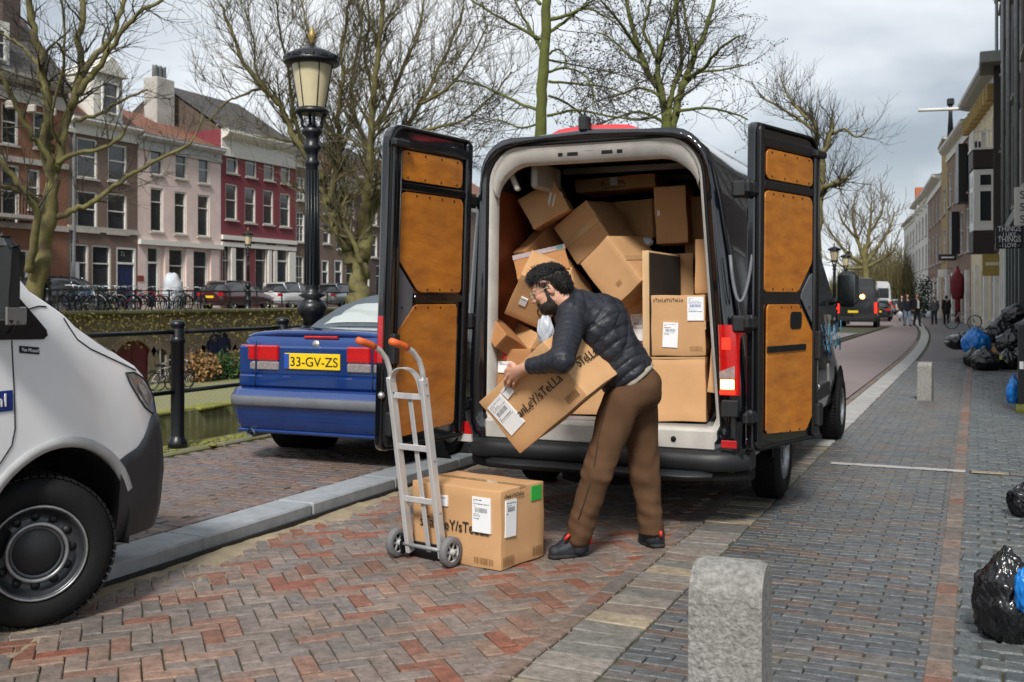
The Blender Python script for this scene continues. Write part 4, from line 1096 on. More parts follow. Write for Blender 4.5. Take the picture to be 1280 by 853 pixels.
# ================================================================== THE MAN
def surface_net(fn, lo, hi, h):
    """closed surface of the field fn < 0 on a regular grid (one vertex per crossed cell)"""
    lo, hi = np.array(lo, float), np.array(hi, float)
    n = np.ceil((hi - lo) / h).astype(int) + 1
    ax = [lo[i] + h * np.arange(n[i]) for i in range(3)]
    X, Y, Z = np.meshgrid(*ax, indexing='ij')
    D = fn(np.stack([X, Y, Z], -1).reshape(-1, 3)).reshape(n)
    s = D < 0
    c = [(i, j, k) for i in (0, 1) for j in (0, 1) for k in (0, 1)]
    m = tuple(q - 1 for q in n)
    cut = lambda A, o: A[o[0]:o[0] + m[0], o[1]:o[1] + m[1], o[2]:o[2] + m[2]]
    cnt = sum(cut(s, o).astype(int) for o in c)
    act = (cnt > 0) & (cnt < 8)
    idx = -np.ones(m, int); cells = np.argwhere(act); idx[act] = np.arange(len(cells))
    acc = np.zeros((len(cells), 3)); w = np.zeros(len(cells))
    ci = cells.T
    vals = {o: D[ci[0] + o[0], ci[1] + o[1], ci[2] + o[2]] for o in c}
    for o in c:
        for a in range(3):
            if o[a] == 0:
                p = list(o); p[a] = 1; p = tuple(p)
                va, vb = vals[o], vals[p]
                x = (va < 0) != (vb < 0)
                t = np.where(x, va / np.where(x, va - vb, 1), 0)
                pos = np.tile(np.array(o, float), (len(cells), 1)); pos[:, a] = t
                acc[x] += pos[x]; w[x] += 1
    V = lo + (cells + acc / w[:, None]) * h
    F_ = []
    for a in range(3):
        b, d = (a + 1) % 3, (a + 2) % 3
        sl0 = [slice(1, m[q]) for q in range(3)]; sl0[a] = slice(0, m[a])
        sA = s[tuple(slice(1, m[q]) if q != a else slice(0, m[a]) for q in range(3))]
        sB = s[tuple(slice(1, m[q]) if q != a else slice(1, m[a] + 1) for q in range(3))]
        ed = np.argwhere(sA != sB)
        if not len(ed): continue
        base = ed.copy()
        for q in range(3):
            if q != a: base[:, q] += 1
        flip = sA[tuple(ed.T)]
        def cell(db, dd):
            e2 = base.copy(); e2[:, b] -= db; e2[:, d] -= dd
            return idx[tuple(e2.T)]
        q = np.stack([cell(1, 1), cell(0, 1), cell(0, 0), cell(1, 0)], 1)
        q[~flip] = q[~flip][:, ::-1]
        F_.append(q)
    return V, np.concatenate(F_)
def s_seg(P, a, b, ra, rb, sc=None):
    a, b = np.array(a, float), np.array(b, float)
    if sc is not None: P, a, b = P * sc, a * sc, b * sc
    ab = b - a; t = np.clip(((P - a) @ ab) / (ab @ ab), 0, 1)
    return np.linalg.norm(P - a - t[:, None] * ab, axis=1) - (ra + (rb - ra) * t)
def s_ell(P, c, r, M=None):
    q = P - np.array(c, float)
    if M is not None: q = q @ np.array(M)
    r = np.array(r, float)
    k = np.linalg.norm(q / r, axis=1)
    return (k - 1) * r.min() * .6 + (k - 1) * np.linalg.norm(q, axis=1) / np.maximum(k, 1e-6) * .4
def smin(a, b, k):
    h = np.clip(.5 + .5 * (b - a) / k, 0, 1)
    return b * (1 - h) + a * h - k * h * (1 - h)
def smax(a, b, k): return -smin(-a, -b, k)
def wob(P, f, seed, n=5):
    rg = np.random.RandomState(seed); o = np.zeros(len(P))
    for _ in range(n):
        d = rg.normal(size=3); d /= np.linalg.norm(d)
        o += np.sin(P @ d * f * rg.uniform(.6, 1.5) + rg.uniform(0, 6.3))
    return o / n
def net_object(name, V, F_, m, parent, xf, smooth=True):
    W = xf(V)
    me = bpy.data.meshes.new(name)
    me.from_pydata(W.tolist(), [], F_.tolist())
    me.polygons.foreach_set("use_smooth", [smooth] * len(me.polygons)); me.update()
    bm = bmesh.new(); bm.from_mesh(me); bmesh.ops.recalc_face_normals(bm, faces=bm.faces); bm.to_mesh(me); bm.free()
    return link(name, me, parent, m)
BASE = Vector((-2.0, 5.85, 0))
man = thing("person", "bearded man in black quilted jacket and brown trousers bending over with a box", "person", BASE)
FN, RN = np.array(FWD), np.array(RGT)
def J(px, py, d): return np.array([(px - 640) / 1300 * d, d, 1.5 - (py - 374) / 1300 * d])      # right, depth, up
def to_world(V): return V[:, :1] * RN + V[:, 1:2] * FN + V[:, 2:3] * np.array([0, 0, 1.0]) - np.array(BASE)
def from_world(p): p = np.array(p); return np.array([p @ RN, p @ FN, p[2]])
# hand frame: a along the upper front edge of the held box from its left corner, b up its face, n outwards
Mh = held.rotation_euler.to_matrix(); hx, hy, hz_ = dm / 2
U_, V_, N_h = Mh @ Vector((1, 0, 0)), Mh @ Vector((0, 0, 1)), Mh @ Vector((0, -1, 0))
A_ = held.location + Mh @ Vector((-hx, -hy, hz_))
def HF(a, b, n): return from_world(A_ + U_ * a + V_ * b + N_h * n)
WR = HF(.425, -.012, .045)
def over_face(px, py, n):
    """point seen at this pixel that lies n in front of the held box's printed face"""
    o = Vector((0, 0, 1.5)); d = at(px, py, 1.0) - o; q = A_ + N_h * n
    return from_world(o + d * ((q - o).dot(N_h) / d.dot(N_h)))
WR = over_face(659, 459, .055)
SHL, ELL = J(716, 396, 5.98), over_face(702, 451, .085)
SHR, ELR, WRR = J(742, 392, 6.36), J(724, 462, 6.45), J(690, 480, 6.42)
# ---- jacket
TA, TB, TC = J(783, 468, 6.17), J(746, 413, 6.17), J(722, 392, 6.17)
ax_ = (TC - TA) / np.linalg.norm(TC - TA)
def quilt(s_, w_, pitch=.092, amp=.015):
    a1 = np.abs(np.sin(np.pi * (s_ + .62 * w_) / pitch)); a2 = np.abs(np.sin(np.pi * (s_ - .62 * w_) / pitch))
    return amp * (1 - np.minimum(a1, a2) ** .28)
def jacket(P):
    sc = np.array([1, .80, 1])
    t = s_seg(P, TA, TB, .176, .184, sc)
    t = smin(t, s_seg(P, TB, TC, .184, .145, sc), .06)
    t = smin(t, s_seg(P, SHL, SHR, .10, .10), .06)
    t = smin(t, s_ell(P, J(748, 396, 6.17), (.17, .21, .13)), .05)
    s_ = (P - TA) @ ax_; w_ = (P[:, 1] - TA[1]) * 1.0 + .25 * np.sin(s_ * 4)
    t = t + quilt(s_, w_) + .008 * wob(P * np.array([1, 1, 1.6]), 34, 3) + .006 * wob(P, 70, 9)
    # the hem: cut square across, a little turned in
    hem = -((P - TA) @ ax_ + .025 + .05 * (P[:, 0] - TA[0]))
    t = smax(t, hem, .02)
    for S_, E_, W_2, sd in ((SHL, ELL, WR, 1), (SHR, ELR, WRR, 2)):
        a = s_seg(P, S_, E_, .092, .068); b = s_seg(P, E_, E_ + (W_2 - E_) * .90, .067, .047)
        ar = smin(a, b, .03)
        ua = (E_ - S_) / np.linalg.norm(E_ - S_); fa = (W_2 - E_) / np.linalg.norm(W_2 - E_)
        sa = np.where(a < b, (P - S_) @ ua, .27 + (P - E_) @ fa)
        ar = ar + .0095 * (1 - np.abs(np.sin(np.pi * (sa + .016 * wob(P, 24, sd) + .25 * (P[:, 0] - E_[0])) / .050)) ** .33) + .0050 * wob(P, 60, 5 + sd)
        cuff = (P - (E_ + (W_2 - E_) * .93)) @ fa
        ar = smax(ar, cuff, .008)
        t = smin(t, ar, .022)
    # collar standing round the neck
    return t
NK = J(707, 372, 6.15)
def collar(P):
    c = s_ell(P, J(704, 374, 6.16), (.088, .100, .080))
    return smax(c, -s_ell(P, J(694, 363, 6.155), (.076, .080, .090)), .01) + .003 * wob(P, 60, 2)
def jacket_all(P): return smin(jacket(P), collar(P), .02)
M_JACKET = mat("black_quilted_nylon", (0.019, 0.021, 0.029), 0.48, var=0.3, scale=30, bump=0.4, bscale=55, spec=0.35)
V, Fq = surface_net(jacket_all, J(640, 500, 5.55) * np.array([1, 0, 0]) + np.array([-.03, 5.40, .88]), np.array([.92, 6.75, 1.72]), .0066)
net_object("jacket", V, Fq, M_JACKET, man, to_world)
# ---- shirt hem showing under the jacket
def shirt(P):
    sc = np.array([1, .80, 1])
    t = s_seg(P, TA - ax_ * .06, TB, .160, .150, sc) + .003 * wob(P, 40, 4)
    return smax(t, -((P - TA) @ ax_ + .052 + .03 * (P[:, 0] - TA[0])), .008)
V, Fq = surface_net(shirt, np.array([.35, 5.85, .88]), np.array([.95, 6.5, 1.25]), .010)
net_object("shirt", V, Fq, mat("beige_cotton_shirt", (0.42, 0.38, 0.31), 0.9, bump=.3), man, to_world)
# ---- trousers
HPL, KNL, ANL = J(777, 502, 6.07), J(746, 592, 6.00), J(722, 672, 6.05)
HPR, KNR, ANR = J(797, 502, 6.27), J(806, 595, 6.30), J(815, 668, 6.30)
PEL = J(791, 482, 6.17)
OB = np.array(Euler((R_(20), R_(28), 0)).to_matrix())
def trousers(P):
    t = s_ell(P, PEL, (.183, .195, .16), np.array(Euler((0, R_(35), 0)).to_matrix()))
    l = smin(s_seg(P, HPL, KNL, .117, .085), s_seg(P, KNL, ANL, .084, .071), .03)
    r = smin(s_seg(P, HPR, KNR, .117, .086), s_seg(P, KNR, ANR, .084, .071), .03)
    zz = P[:, 2]
    for leg, sd, kz in ((0, 3, KNL[2]), (1, 8, KNR[2])):
        fold = .009 * wob((P @ OB) * np.array([55, 40, 80]), 1.0, sd, 4) * np.exp(-((zz - .20) / .14) ** 2)
        fold += .009 * wob((P @ OB) * np.array([55, 40, 72]), 1.0, sd + 1, 4) * np.exp(-((zz - kz - .04) / .12) ** 2)
        fold += .006 * wob(P * np.array([70, 70, 22]), 1.0, sd + 2, 4)
        if leg == 0: l = l + fold
        else: r = r + fold
    t = t + .008 * wob(P * np.array([45, 45, 60]), 1.0, 21, 4)
    t = smin(t, smin(l, r, .012), .05)
    hz2 = np.where(P[:, 0] < (ANL[0] + ANR[0]) / 2, .066, .078)
    t = smax(t, hz2 + .03 * (P[:, 0] - np.where(P[:, 0] < (ANL[0] + ANR[0]) / 2, ANL[0], ANR[0])) - zz, .006)
    # waist cut square to the spine
    return smax(t, (P - TA) @ ax_ - .0, .01)
M_TROU = mat("brown_cotton_trousers", (0.108, 0.058, 0.031), 0.9, color2=(0.078, 0.041, 0.022), scale=4, bump=0.3, bscale=260, spec=0.15)
V, Fq = surface_net(trousers, np.array([.20, 5.78, .05]), np.array([1.02, 6.62, 1.22]), .0085)
tr = net_object("trousers", V, Fq, M_TROU, man, to_world)
# side seam and back pocket edge
sm_ = MB()
def onto(fn, p, d, far=.4):
    """first point from p along d on the surface of fn"""
    p, d = np.array(p, float), np.array(d, float) / np.linalg.norm(d)
    for _ in range(80):
        v = fn(p[None])[0]
        if v < .0008: break
        p = p + d * max(v * .6, .0005)
    return p - d * .003
seam = [onto(trousers, J(px, py, 5.7), (0.0, 1, 0)) for px, py in ((768, 486), (764, 510), (758, 535), (752, 560), (747, 590), (741, 615), (734, 640), (727, 662))]
seam = to_world(np.array(seam))
tb = MB().tube(seam.tolist(), .0032, 6).build("side_seam", mat("brown_seam", (0.05, 0.03, 0.017), 0.9), tr)
pk = [onto(trousers, J(px, py, 5.7), (0.0, 1, 0)) for px, py in ((780, 487), (790, 484), (800, 482), (808, 482))]
MB().tube(to_world(np.array(pk)).tolist(), .004, 6).build("pocket_edge", mat("brown_seam", (0.05, 0.03, 0.017), 0.9), tr)
# ---- shoes
M_SHOE = mat("black_mesh_shoe", (0.016, 0.018, 0.026), 0.6, var=.4, scale=30, bump=.3, bscale=120)
M_SOLE = mat("black_rubber_sole", (0.02, 0.02, 0.021), 0.8)
M_REDTAB = mat("red_shoe_tab", (0.62, 0.03, 0.02), 0.5)
def shoe(heel, toe, nm):
    heel, toe = np.array([heel[0], heel[1], .045]), np.array([toe[0], toe[1], .036])
    d = toe - heel; L_2 = np.linalg.norm(d[:2]); d = d / np.linalg.norm(d)
    sd = np.array([-d[1], d[0], 0])
    def f(P):
        t = s_seg(P, heel, heel + d * L_2 * .55, .048, .050)
        t = smin(t, s_seg(P, heel + d * L_2 * .55, toe, .052, .040), .03)
        t = smin(t, s_seg(P, heel + np.array([0, 0, .05]), heel + d * .07 + np.array([0, 0, .05]), .045, .046), .03)
        t = smin(t, s_seg(P, heel + d * .06 + np.array([0, 0, .05]), heel + d * L_2 * .6 + np.array([0, 0, .012]), .042, .03), .03)
        return smax(t + .002 * wob(P, 120, 4), .014 - P[:, 2], .004)
    def g(P):
        t = s_seg(P, heel * [1, 1, 0] + [0, 0, .014], heel * [1, 1, 0] + d * [1, 1, 0] * L_2 * .6 + [0, 0, .014], .050, .055)
        t = smin(t, s_seg(P, heel * [1, 1, 0] + d * [1, 1, 0] * L_2 * .6 + [0, 0, .014], toe * [1, 1, 0] + [0, 0, .014], .055, .044), .02)
        return smax(smax(t, .003 - P[:, 2], .003), P[:, 2] - .024, .003)
    lo = np.minimum(heel, toe) - .09; hi = np.maximum(heel, toe) + .12; lo[2] = -.01; hi[2] = .2
    V, Fq = surface_net(f, lo, hi, .0055)
    s_ = net_object("shoe", V, Fq, M_SHOE, man, to_world)
    V, Fq = surface_net(g, lo, hi, .005); net_object("sole", V, Fq, M_SOLE, s_, to_world)
    tabs = MB()
    p = heel - d * .036 + np.array([0, 0, .066]); q = heel + d * .105 + np.array([0, 0, .072])
    w = to_world(np.array([p, p + [0, 0, .03]])); tabs.tube(w.tolist(), [.012, .014], 8); tabs.build("heel_tab", M_REDTAB, s_)
    for k in range(4):
        c0 = heel + d * (.085 + .022 * k) + np.array([0, 0, .078 - .012 * k])
        w = to_world(np.array([c0 - sd * .030 + [0, 0, -.008], c0 + [0, 0, .006], c0 + sd * .030 + [0, 0, -.008]]))
        MB().tube(w.tolist(), .0042, 6).build("lace", M_REDTAB if k < 2 else M_SHOE, s_)
g0 = lambda px, py: J(px, py, 1950 / (py - 374))
shoe(J(726, 690, 6.10), J(694, 690, 6.02), "l")
shoe(J(821, 680, 6.30), J(806, 676, 6.42), "r")
for a_ in (ANL, ANR):
    def sock(P, a_=a_): return smax(s_seg(P, [a_[0] + .004, a_[1], .05], [a_[0], a_[1], .2], .046, .050), P[:, 2] - .17, .005)
    V, Fq = surface_net(sock, np.array([a_[0] - .08, a_[1] - .08, -.01]), np.array([a_[0] + .08, a_[1] + .08, .2]), .007)
    net_object("sock", V, Fq, M_SHOE, man, to_world)
for a_, b_ in ((J(706, 675, 5.99), J(712, 668, 5.99)), (J(738, 680, 6.07), J(739, 672, 6.07)), (J(826, 671, 6.24), J(826, 664, 6.24))):
    MB().tube(to_world(np.array([a_, b_])).tolist(), [.011, .009], 8).build("shoe_tab", M_REDTAB, man)
# ---- body: head, neck and hands fine, the covered rest coarse, all one mesh
HC = J(688, 361, 6.12)
Hf = np.array(Euler((0, 0, 0)).to_matrix())
pitch, yaw = R_(24), R_(13)
f0 = np.array([-math.cos(yaw), math.sin(yaw), 0]); l0 = np.array([-math.sin(yaw), -math.cos(yaw), 0]); u0 = np.array([0, 0, 1.0])
fx = f0 * math.cos(pitch) - u0 * math.sin(pitch); uz = u0 * math.cos(pitch) + f0 * math.sin(pitch)
HM = np.stack([fx, l0, uz], 1)          # columns: face, left, up
HS = 1.06
def head_world(V): return to_world(HC + (V * HS) @ HM.T)
def head(P):
    t = s_ell(P, (-.012, 0, .035), (.099, .077, .092))
    t = smin(t, s_ell(P, (.035, 0, -.035), (.060, .058, .085)), .03)
    t = smin(t, s_ell(P, (.056, 0, -.098), (.036, .034, .028)), .03)
    for s_ in (-1, 1):
        t = smin(t, s_ell(P, (.02, s_ * .052, -.065), (.045, .016, .035)), .03)
        t = smin(t, s_ell(P, (.066, s_ * .045, -.022), (.022, .018, .016)), .02)       # cheek bone
        t = smax(t, -s_ell(P, (.101, s_ * .032, .004), (.017, .019, .013)), .010)
        t = smin(t, s_ell(P, (.081, s_ * .031, .003), (.0125, .0125, .0125)), .002)
        t = smin(t, s_ell(P, (.089, s_ * .031, .011), (.009, .017, .0045)), .004)      # lid
        e_ = s_ell(P, (-.012, s_ * .080, -.008), (.020, .011, .033), np.array(Euler((0, R_(12), R_(-18 * s_))).to_matrix()))
        e_ = smax(e_, -s_ell(P, (-.006, s_ * .090, -.004), (.010, .009, .017)), .004)
        t = smin(t, e_, .006)
    t = smin(t, s_ell(P, (.080, 0, .024), (.018, .050, .011)), .012)
    t = smin(t, s_seg(P, (.088, 0, .012), (.116, 0, -.030), .0085, .0125), .012)
    for s_ in (-1, 1): t = smin(t, s_ell(P, (.104, s_ * .012, -.034), (.011, .008, .008)), .006)
    t = smin(t, s_ell(P, (.093, 0, -.060), (.011, .023, .0055)), .005)
    t = smin(t, s_ell(P, (.090, 0, -.070), (.012, .020, .006)), .004)
    t = smin(t, s_seg(P, (-.025, 0, -.06), (-.085, 0, -.19), .056, .060), .03)
    return t
V, Fq = surface_net(head, (-.19, -.12, -.25), (.15, .12, .16), .0042)
Vs, Fs = [head_world(V)], [Fq]; nv = len(V)
def finger(P, pts, rs):
    t = None
    for a, b, r1, r2 in zip(pts[:-1], pts[1:], rs[:-1], rs[1:]):
        q = s_seg(P, a, b, r1, r2); t = q if t is None else smin(t, q, .004)
    return t
def hand_left(P):
    kn = [HF(.356, .016, .038), HF(.347, -.007, .043), HF(.348, -.031, .041), HF(.358, -.052, .034)]
    t = s_seg(P, ELL + (WR - ELL) * .8, WR, .034, .029)
    for k, q in enumerate(kn):
        t = smin(t, s_seg(P, WR + (q - WR) * .15, q, .022, .0145), .014)
    tips = [[HF(.313, .014, .040), HF(.285, .010, .028), HF(.262, .006, .011)],
            [HF(.303, -.014, .044), HF(.273, -.020, .030), HF(.250, -.024, .011)],
            [HF(.305, -.041, .041), HF(.277, -.048, .028), HF(.258, -.052, .011)],
            [HF(.324, -.064, .033), HF(.303, -.071, .022), HF(.289, -.076, .010)]]
    for q, tp, r in zip(kn, tips, (.0105, .0110, .0105, .0088)):
        t = smin(t, finger(P, [q] + tp, (r * 1.18, r * 1.02, r * .95, r * .82)), .006)
    th = [HF(.405, .014, .035), HF(.375, .030, .022), HF(.345, .026, .004), HF(.322, .014, -.012)]
    t = smin(t, finger(P, th, (.018, .014, .0115, .0095)), .012)
    return t
lo = np.min([HF(.24, -.12, .0), HF(.46, .05, .06), WR, ELL], axis=0) - .05; hi = np.max([HF(.24, -.12, .0), HF(.46, .05, .06), WR, HF(.25, 0, 0)], axis=0) + .05
V, Fq = surface_net(hand_left, lo, hi, .0030)
Vs.append(to_world(V)); Fs.append(Fq + nv); nv += len(V)
def hand_right(P):
    t = s_seg(P, ELR + (WRR - ELR) * .8, WRR, .034, .03)
    d = (WRR - ELR) / np.linalg.norm(WRR - ELR); up = np.array([0, 0, 1.0]); inn = np.array([0, -1.0, 0])
    for k in range(4):
        q = WRR + d * .09 + up * (.03 - .021 * k)
        t = smin(t, s_seg(P, WRR, q, .02, .014), .012)
        t = smin(t, finger(P, [q, q + d * .04 + inn * .004, q + d * .065 + inn * .014, q + d * .085 + inn * .028], (.012, .0108, .01, .0085)), .005)
    t = smin(t, finger(P, [WRR + d * .03 + up * .03, WRR + d * .06 + up * .055, WRR + d * .09 + up * .06 + inn * .015], (.018, .013, .01)), .01)
    return t
V, Fq = surface_net(hand_right, np.minimum(WRR, ELR) - .22, np.maximum(WRR, ELR) + .12, .0045)
Vs.append(to_world(V)); Fs.append(Fq + nv); nv += len(V)
def core(P):
    t = s_seg(P, TA, TC, .12, .11)
    t = smin(t, s_seg(P, TC, NK, .08, .055), .05)
    for a, b, c in ((SHL, ELL, WR), (SHR, ELR, WRR)):
        t = smin(t, smin(s_seg(P, a, b, .055, .045), s_seg(P, b, c, .042, .030), .02), .04)
    for a, b, c in ((HPL, KNL, ANL), (HPR, KNR, ANR)):
        c2 = c.copy(); c2[2] = .07
        t = smin(t, smin(s_seg(P, a, b, .085, .06), s_seg(P, b, c2, .055, .040), .02), .05)
    return t
V, Fq = surface_net(core, np.array([-.02, 5.6, .02]), np.array([1.0, 6.7, 1.62]), .02)
Vs.append(to_world(V)); Fs.append(Fq + nv)
M_SKIN = mat("light_tan_skin", (0.56, 0.315, 0.215), 0.5, color2=(0.50, 0.25, 0.165), scale=18, bump=0.10, bscale=220)
M_SKIN.node_tree.nodes["Principled BSDF"].inputs["Subsurface Weight"].default_value = 0.06
bodym = net_object("body", np.concatenate(Vs), np.concatenate(Fs), M_SKIN, man, lambda v: v)
for k in range(4):      # finger nails
    pass
# eyes
for s_ in (-1, 1):
    MB().lathe([(.0005, -.0065), (.0045, -.0046), (.0065, 0), (.0045, .0046), (.0005, .0065)], (0, 0, 0), 10).build("eye", mat("dark_eye", (0.03, 0.02, 0.015), .1), man, tuple(head_world(np.array([[.0895, s_ * .031, .001]]))[0]))
# ---- hair: a cap with waves, plus separate locks
def hairline(P):
    x, y, z = P[:, 0], P[:, 1], P[:, 2]
    front = x - (.058 + .10 * np.clip(z - .075, -.05, .1))                       # not over the face
    low = -(z - np.where(x > .012, .045 + .40 * (x - .012), np.where(x > -.03, .030 + .0 * x, -.045)))
    side = np.where(np.abs(y) > .045, low, -z - .05)
    return np.maximum(front, np.maximum(low * .9, side * .9))
def cap(P):
    t = s_ell(P, (-.012, 0, .036), (.102, .080, .096))
    t = smin(t, s_ell(P, (.035, .0, .098), (.072, .056, .030)), .03)             # quiff
    t = smin(t, s_ell(P, (.085, .01, .098), (.040, .045, .022)), .02)
    t = smin(t, s_ell(P, (-.075, 0, -.01), (.040, .068, .06)), .03)
    t = t + .010 * wob(P * np.array([48, 48, 60]), 1.0, 2, 5) + .003 * wob(P, 150, 6)
    return smax(t, hairline(P) - .004 * wob(P, 90, 8), .01)
M_HAIR = mat("black_brown_hair", (0.012, 0.010, 0.010), 0.42, var=.5, scale=60, bump=.6, bscale=150)
V, Fq = surface_net(cap, (-.16, -.13, -.12), (.17, .13, .19), .0045)
hair = net_object("hair", V, Fq, M_HAIR, man, head_world)
rg = np.random.RandomState(3); pick = rg.choice(len(V), 4200)
lk = MB()
Nn = V - np.array([-.012, 0, .03]); Nn /= np.linalg.norm(Nn, axis=1)[:, None]
for i in pick:
    p, n = V[i], Nn[i]
    flow = np.array([.55 if p[2] > .06 else -.35, 0, -.75 if p[2] < .06 else .15]) + rg.normal(size=3) * .22 + np.array([0, 0, .5]) * math.sin(p[0] * 70 + p[1] * 50) * .5
    flow -= n * (flow @ n); flow /= np.linalg.norm(flow) + 1e-6
    L2 = rg.uniform(.028, .062) * (1.25 if p[2] > .08 and p[0] > 0 else .8)
    w = rg.normal(size=3) * .004
    pts = [p - n * .002, p + flow * L2 * .35 + n * .005 + w, p + flow * L2 * .7 + n * .006 - w, p + flow * L2 + n * (.001 + rg.uniform(-.002, .006))]
    lk.tube(head_world(np.array(pts)).tolist(), [.0013, .0016, .0012, .0003], 3, caps=False)
tag(lk.build("hair_lock", M_HAIR, hair), kind="stuff")
def beard(P):
    x, y, z = P[:, 0], P[:, 1], P[:, 2]
    t = head(P) - .0035 + .0025 * wob(P, 170, 4)
    # cheek line from the ear to the mouth, upper lip kept, lips free
    line = z - (-.060 + 1.5 * np.clip(.036 - x, 0, .05))
    line = np.where((x > .07) & (np.abs(y) < .030), z + .046, line)
    r = np.maximum(line, -(z + .135)); r = np.maximum(r, -(x - .004 + .30 * np.clip(-z - .05, 0, 1)))
    lips = -s_ell(P, (.098, 0, -.065), (.03, .019, .0085))
    return smax(smax(t, r, .008), lips, .004)
M_BEARD = mat("dark_beard", (0.034, 0.022, 0.017), 0.6, var=.5, scale=80, bump=.7, bscale=260)
V, Fq = surface_net(beard, (-.06, -.09, -.16), (.13, .09, .03), .0040)
brd = net_object("beard", V, Fq, M_BEARD, man, head_world)
rg = np.random.RandomState(8); lk = MB()
for i in rg.choice(len(V), 1300):
    p = V[i]; n = p - np.array([.03, 0, -.04]); n /= np.linalg.norm(n)
    fl = np.array([.25, 0, -.9]) + rg.normal(size=3) * .35; fl -= n * (fl @ n); fl /= np.linalg.norm(fl)
    L2 = rg.uniform(.006, .014)
    p = p + rg.normal(size=3) * np.array([.006, .001, .007])
    lk.tube(head_world(np.array([p - n * .002, p + fl * L2 * .5 + n * .002, p + fl * L2 + n * .003])).tolist(), [.0012, .0011, .0003], 3, caps=False)
# sideburns and moustache
for s_ in (-1, 1):
    for k in range(160):
        t = rg.uniform(0, 1); p = np.array([.010 + .012 * rg.rand(), s_ * (.070 + .004 * t), .03 - .09 * t])
        lk.tube(head_world(np.array([p, p + [.002, s_ * .003, -.006], p + [.003, s_ * .003, -.013]])).tolist(), [.0012, .0012, .0003], 3, caps=False)
    for k in range(110):
        q = rg.uniform(0, 1); p = np.array([.101 - .012 * q ** 2, s_ * .026 * q, -.049 - .006 * q + rg.normal() * .002])
        lk.tube(head_world(np.array([p, p + [.004, s_ * .003, -.004], p + [.002, s_ * .007, -.009]])).tolist(), [.0013, .0012, .0003], 3, caps=False)
tag(lk.build("beard_hair", M_BEARD, brd), kind="stuff")
br = MB()
for s_ in (-1, 1):
    pts = [(.088, s_ * .014, .021), (.092, s_ * .03, .026), (.080, s_ * .050, .020)]
    br.tube(head_world(np.array(pts)).tolist(), [.004, .0045, .002], 6)
    br.build("eyebrow", M_BEARD, man); br = MB()
# ---- glasses
gl = MB()
for s_ in (-1, 1):
    ring_ = [(.108 - .10 * abs(.024 * math.cos(t)) * 0 - .006 * math.cos(t) * 1, s_ * (.033 + .024 * math.cos(t)), .002 + .020 * math.sin(t)) for t in [2 * math.pi * k / 24 for k in range(25)]]
    gl.tube(head_world(np.array(ring_)).tolist(), .0016, 6)
    tm = [(.102, s_ * .058, .008), (.06, s_ * .073, .010), (.0, s_ * .086, .006), (-.02, s_ * .087, -.008)]
    gl.tube(head_world(np.array(tm)).tolist(), .0020, 6)
gl.tube(head_world(np.array([(.114, -.010, .006), (.118, 0, .009), (.114, .010, .006)])).tolist(), .0016, 6)
gl.build("glasses", mat("clear_pale_glasses_frame", (0.62, 0.58, 0.50), 0.25, .3), man)
# ================================================================== WHITE VAN AT THE LEFT
M_WVAN = mat("white_van_paint", (0.84, 0.85, 0.87), 0.15, var=0.04, scale=2, coat=0.7, spec=0.5)
M_BUMP = mat("dark_grey_bumper_plastic", (0.026, 0.030, 0.036), 0.5, var=0.25, bump=0.12, bscale=220)
M_GAP = mat("panel_gap_black", (0.008, 0.008, 0.009), 0.7)
M_BLUE = mat("blue_vinyl_band", (0.012, 0.03, 0.22), 0.3)
M_GLOSSBLK = mat("gloss_black_glass", (0.008, 0.009, 0.010), 0.05, spec=0.8)
M_LAMPIN = mat("headlamp_reflector", (0.50, 0.48, 0.46), 0.16, 0.6, color2=(0.25, 0.22, 0.2), scale=16)
def section(w, zs, ws, zt, zb=0.40):
    o = [(0, zb), (.6, zb), (w - .07, zb), (w - .015, zb + .10)]
    for t in (.25, .5, .75, 1.0):
        z = zb + .10 + (zs - zb - .10) * t
        o.append((w + (ws - w) * max(0, (t - .35) / .65) ** 1.6 if zs > .75 else w + (ws - w) * t, z))
    for k in range(1, 9):
        a = math.pi / 2 * k / 8
        o.append((ws * math.cos(a) ** .62 if k < 8 else 0.0, zs + (zt - zs) * math.sin(a) ** .80))
    return o
WV = [(-4.55, 1.0, 2.38, .84, 2.62), (-3.0, 1.0, 2.38, .84, 2.62), (-1.6, 1.0, 2.38, .84, 2.62), (-1.25, 1.0, 2.38, .84, 2.58), (-.95, 1.0, 2.24, .86, 2.40), (-.6, 1.0, 2.02, .89, 2.10),
      (-.235, 1.0, 1.735, .945, 1.80), (-.05, 1.0, 1.52, .97, 1.58), (.08, 1.0, 1.44, .978, 1.51), (.137, 1.0, 1.405, .98, 1.475), (.2, 1.0, 1.34, .985, 1.44), (.3, .998, 1.275, .985, 1.39), (.4, .995, 1.22, .98, 1.335), (.5, .99, 1.18, .972, 1.28),
      (.6, .982, 1.14, .96, 1.22), (.68, .97, 1.09, .94, 1.155), (.76, .95, 1.01, .915, 1.07), (.83, .91, .90, .87, .96), (.88, .86, .80, .81, .86), (.925, .78, .70, .72, .76), (.955, .66, .62, .6, .68), (.97, .45, .56, .4, .60)]
def wv_at(s):
    for a, b in zip(WV, WV[1:]):
        if a[0] <= s <= b[0]:
            t = (s - a[0]) / (b[0] - a[0]); return section(*[p + (q - p) * t for p, q in zip(a[1:], b[1:])])
    return section(*WV[0][1:]) if s < WV[0][0] else section(*WV[-1][1:])
def wv_x(s, z):
    sec = wv_at(s); best = 0
    for (xa, za), (xb, zb) in zip(sec[2:], sec[3:]):
        if min(za, zb) - 1e-6 <= z <= max(za, zb) + 1e-6 and abs(zb - za) > 1e-6: best = max(best, xa + (xb - xa) * (z - za) / (zb - za))
    return best if best else sec[4][0]
wv = thing("delivery_van", "white delivery van cut off by the left edge of the picture", "van", (-4.85, 3.43, 0))
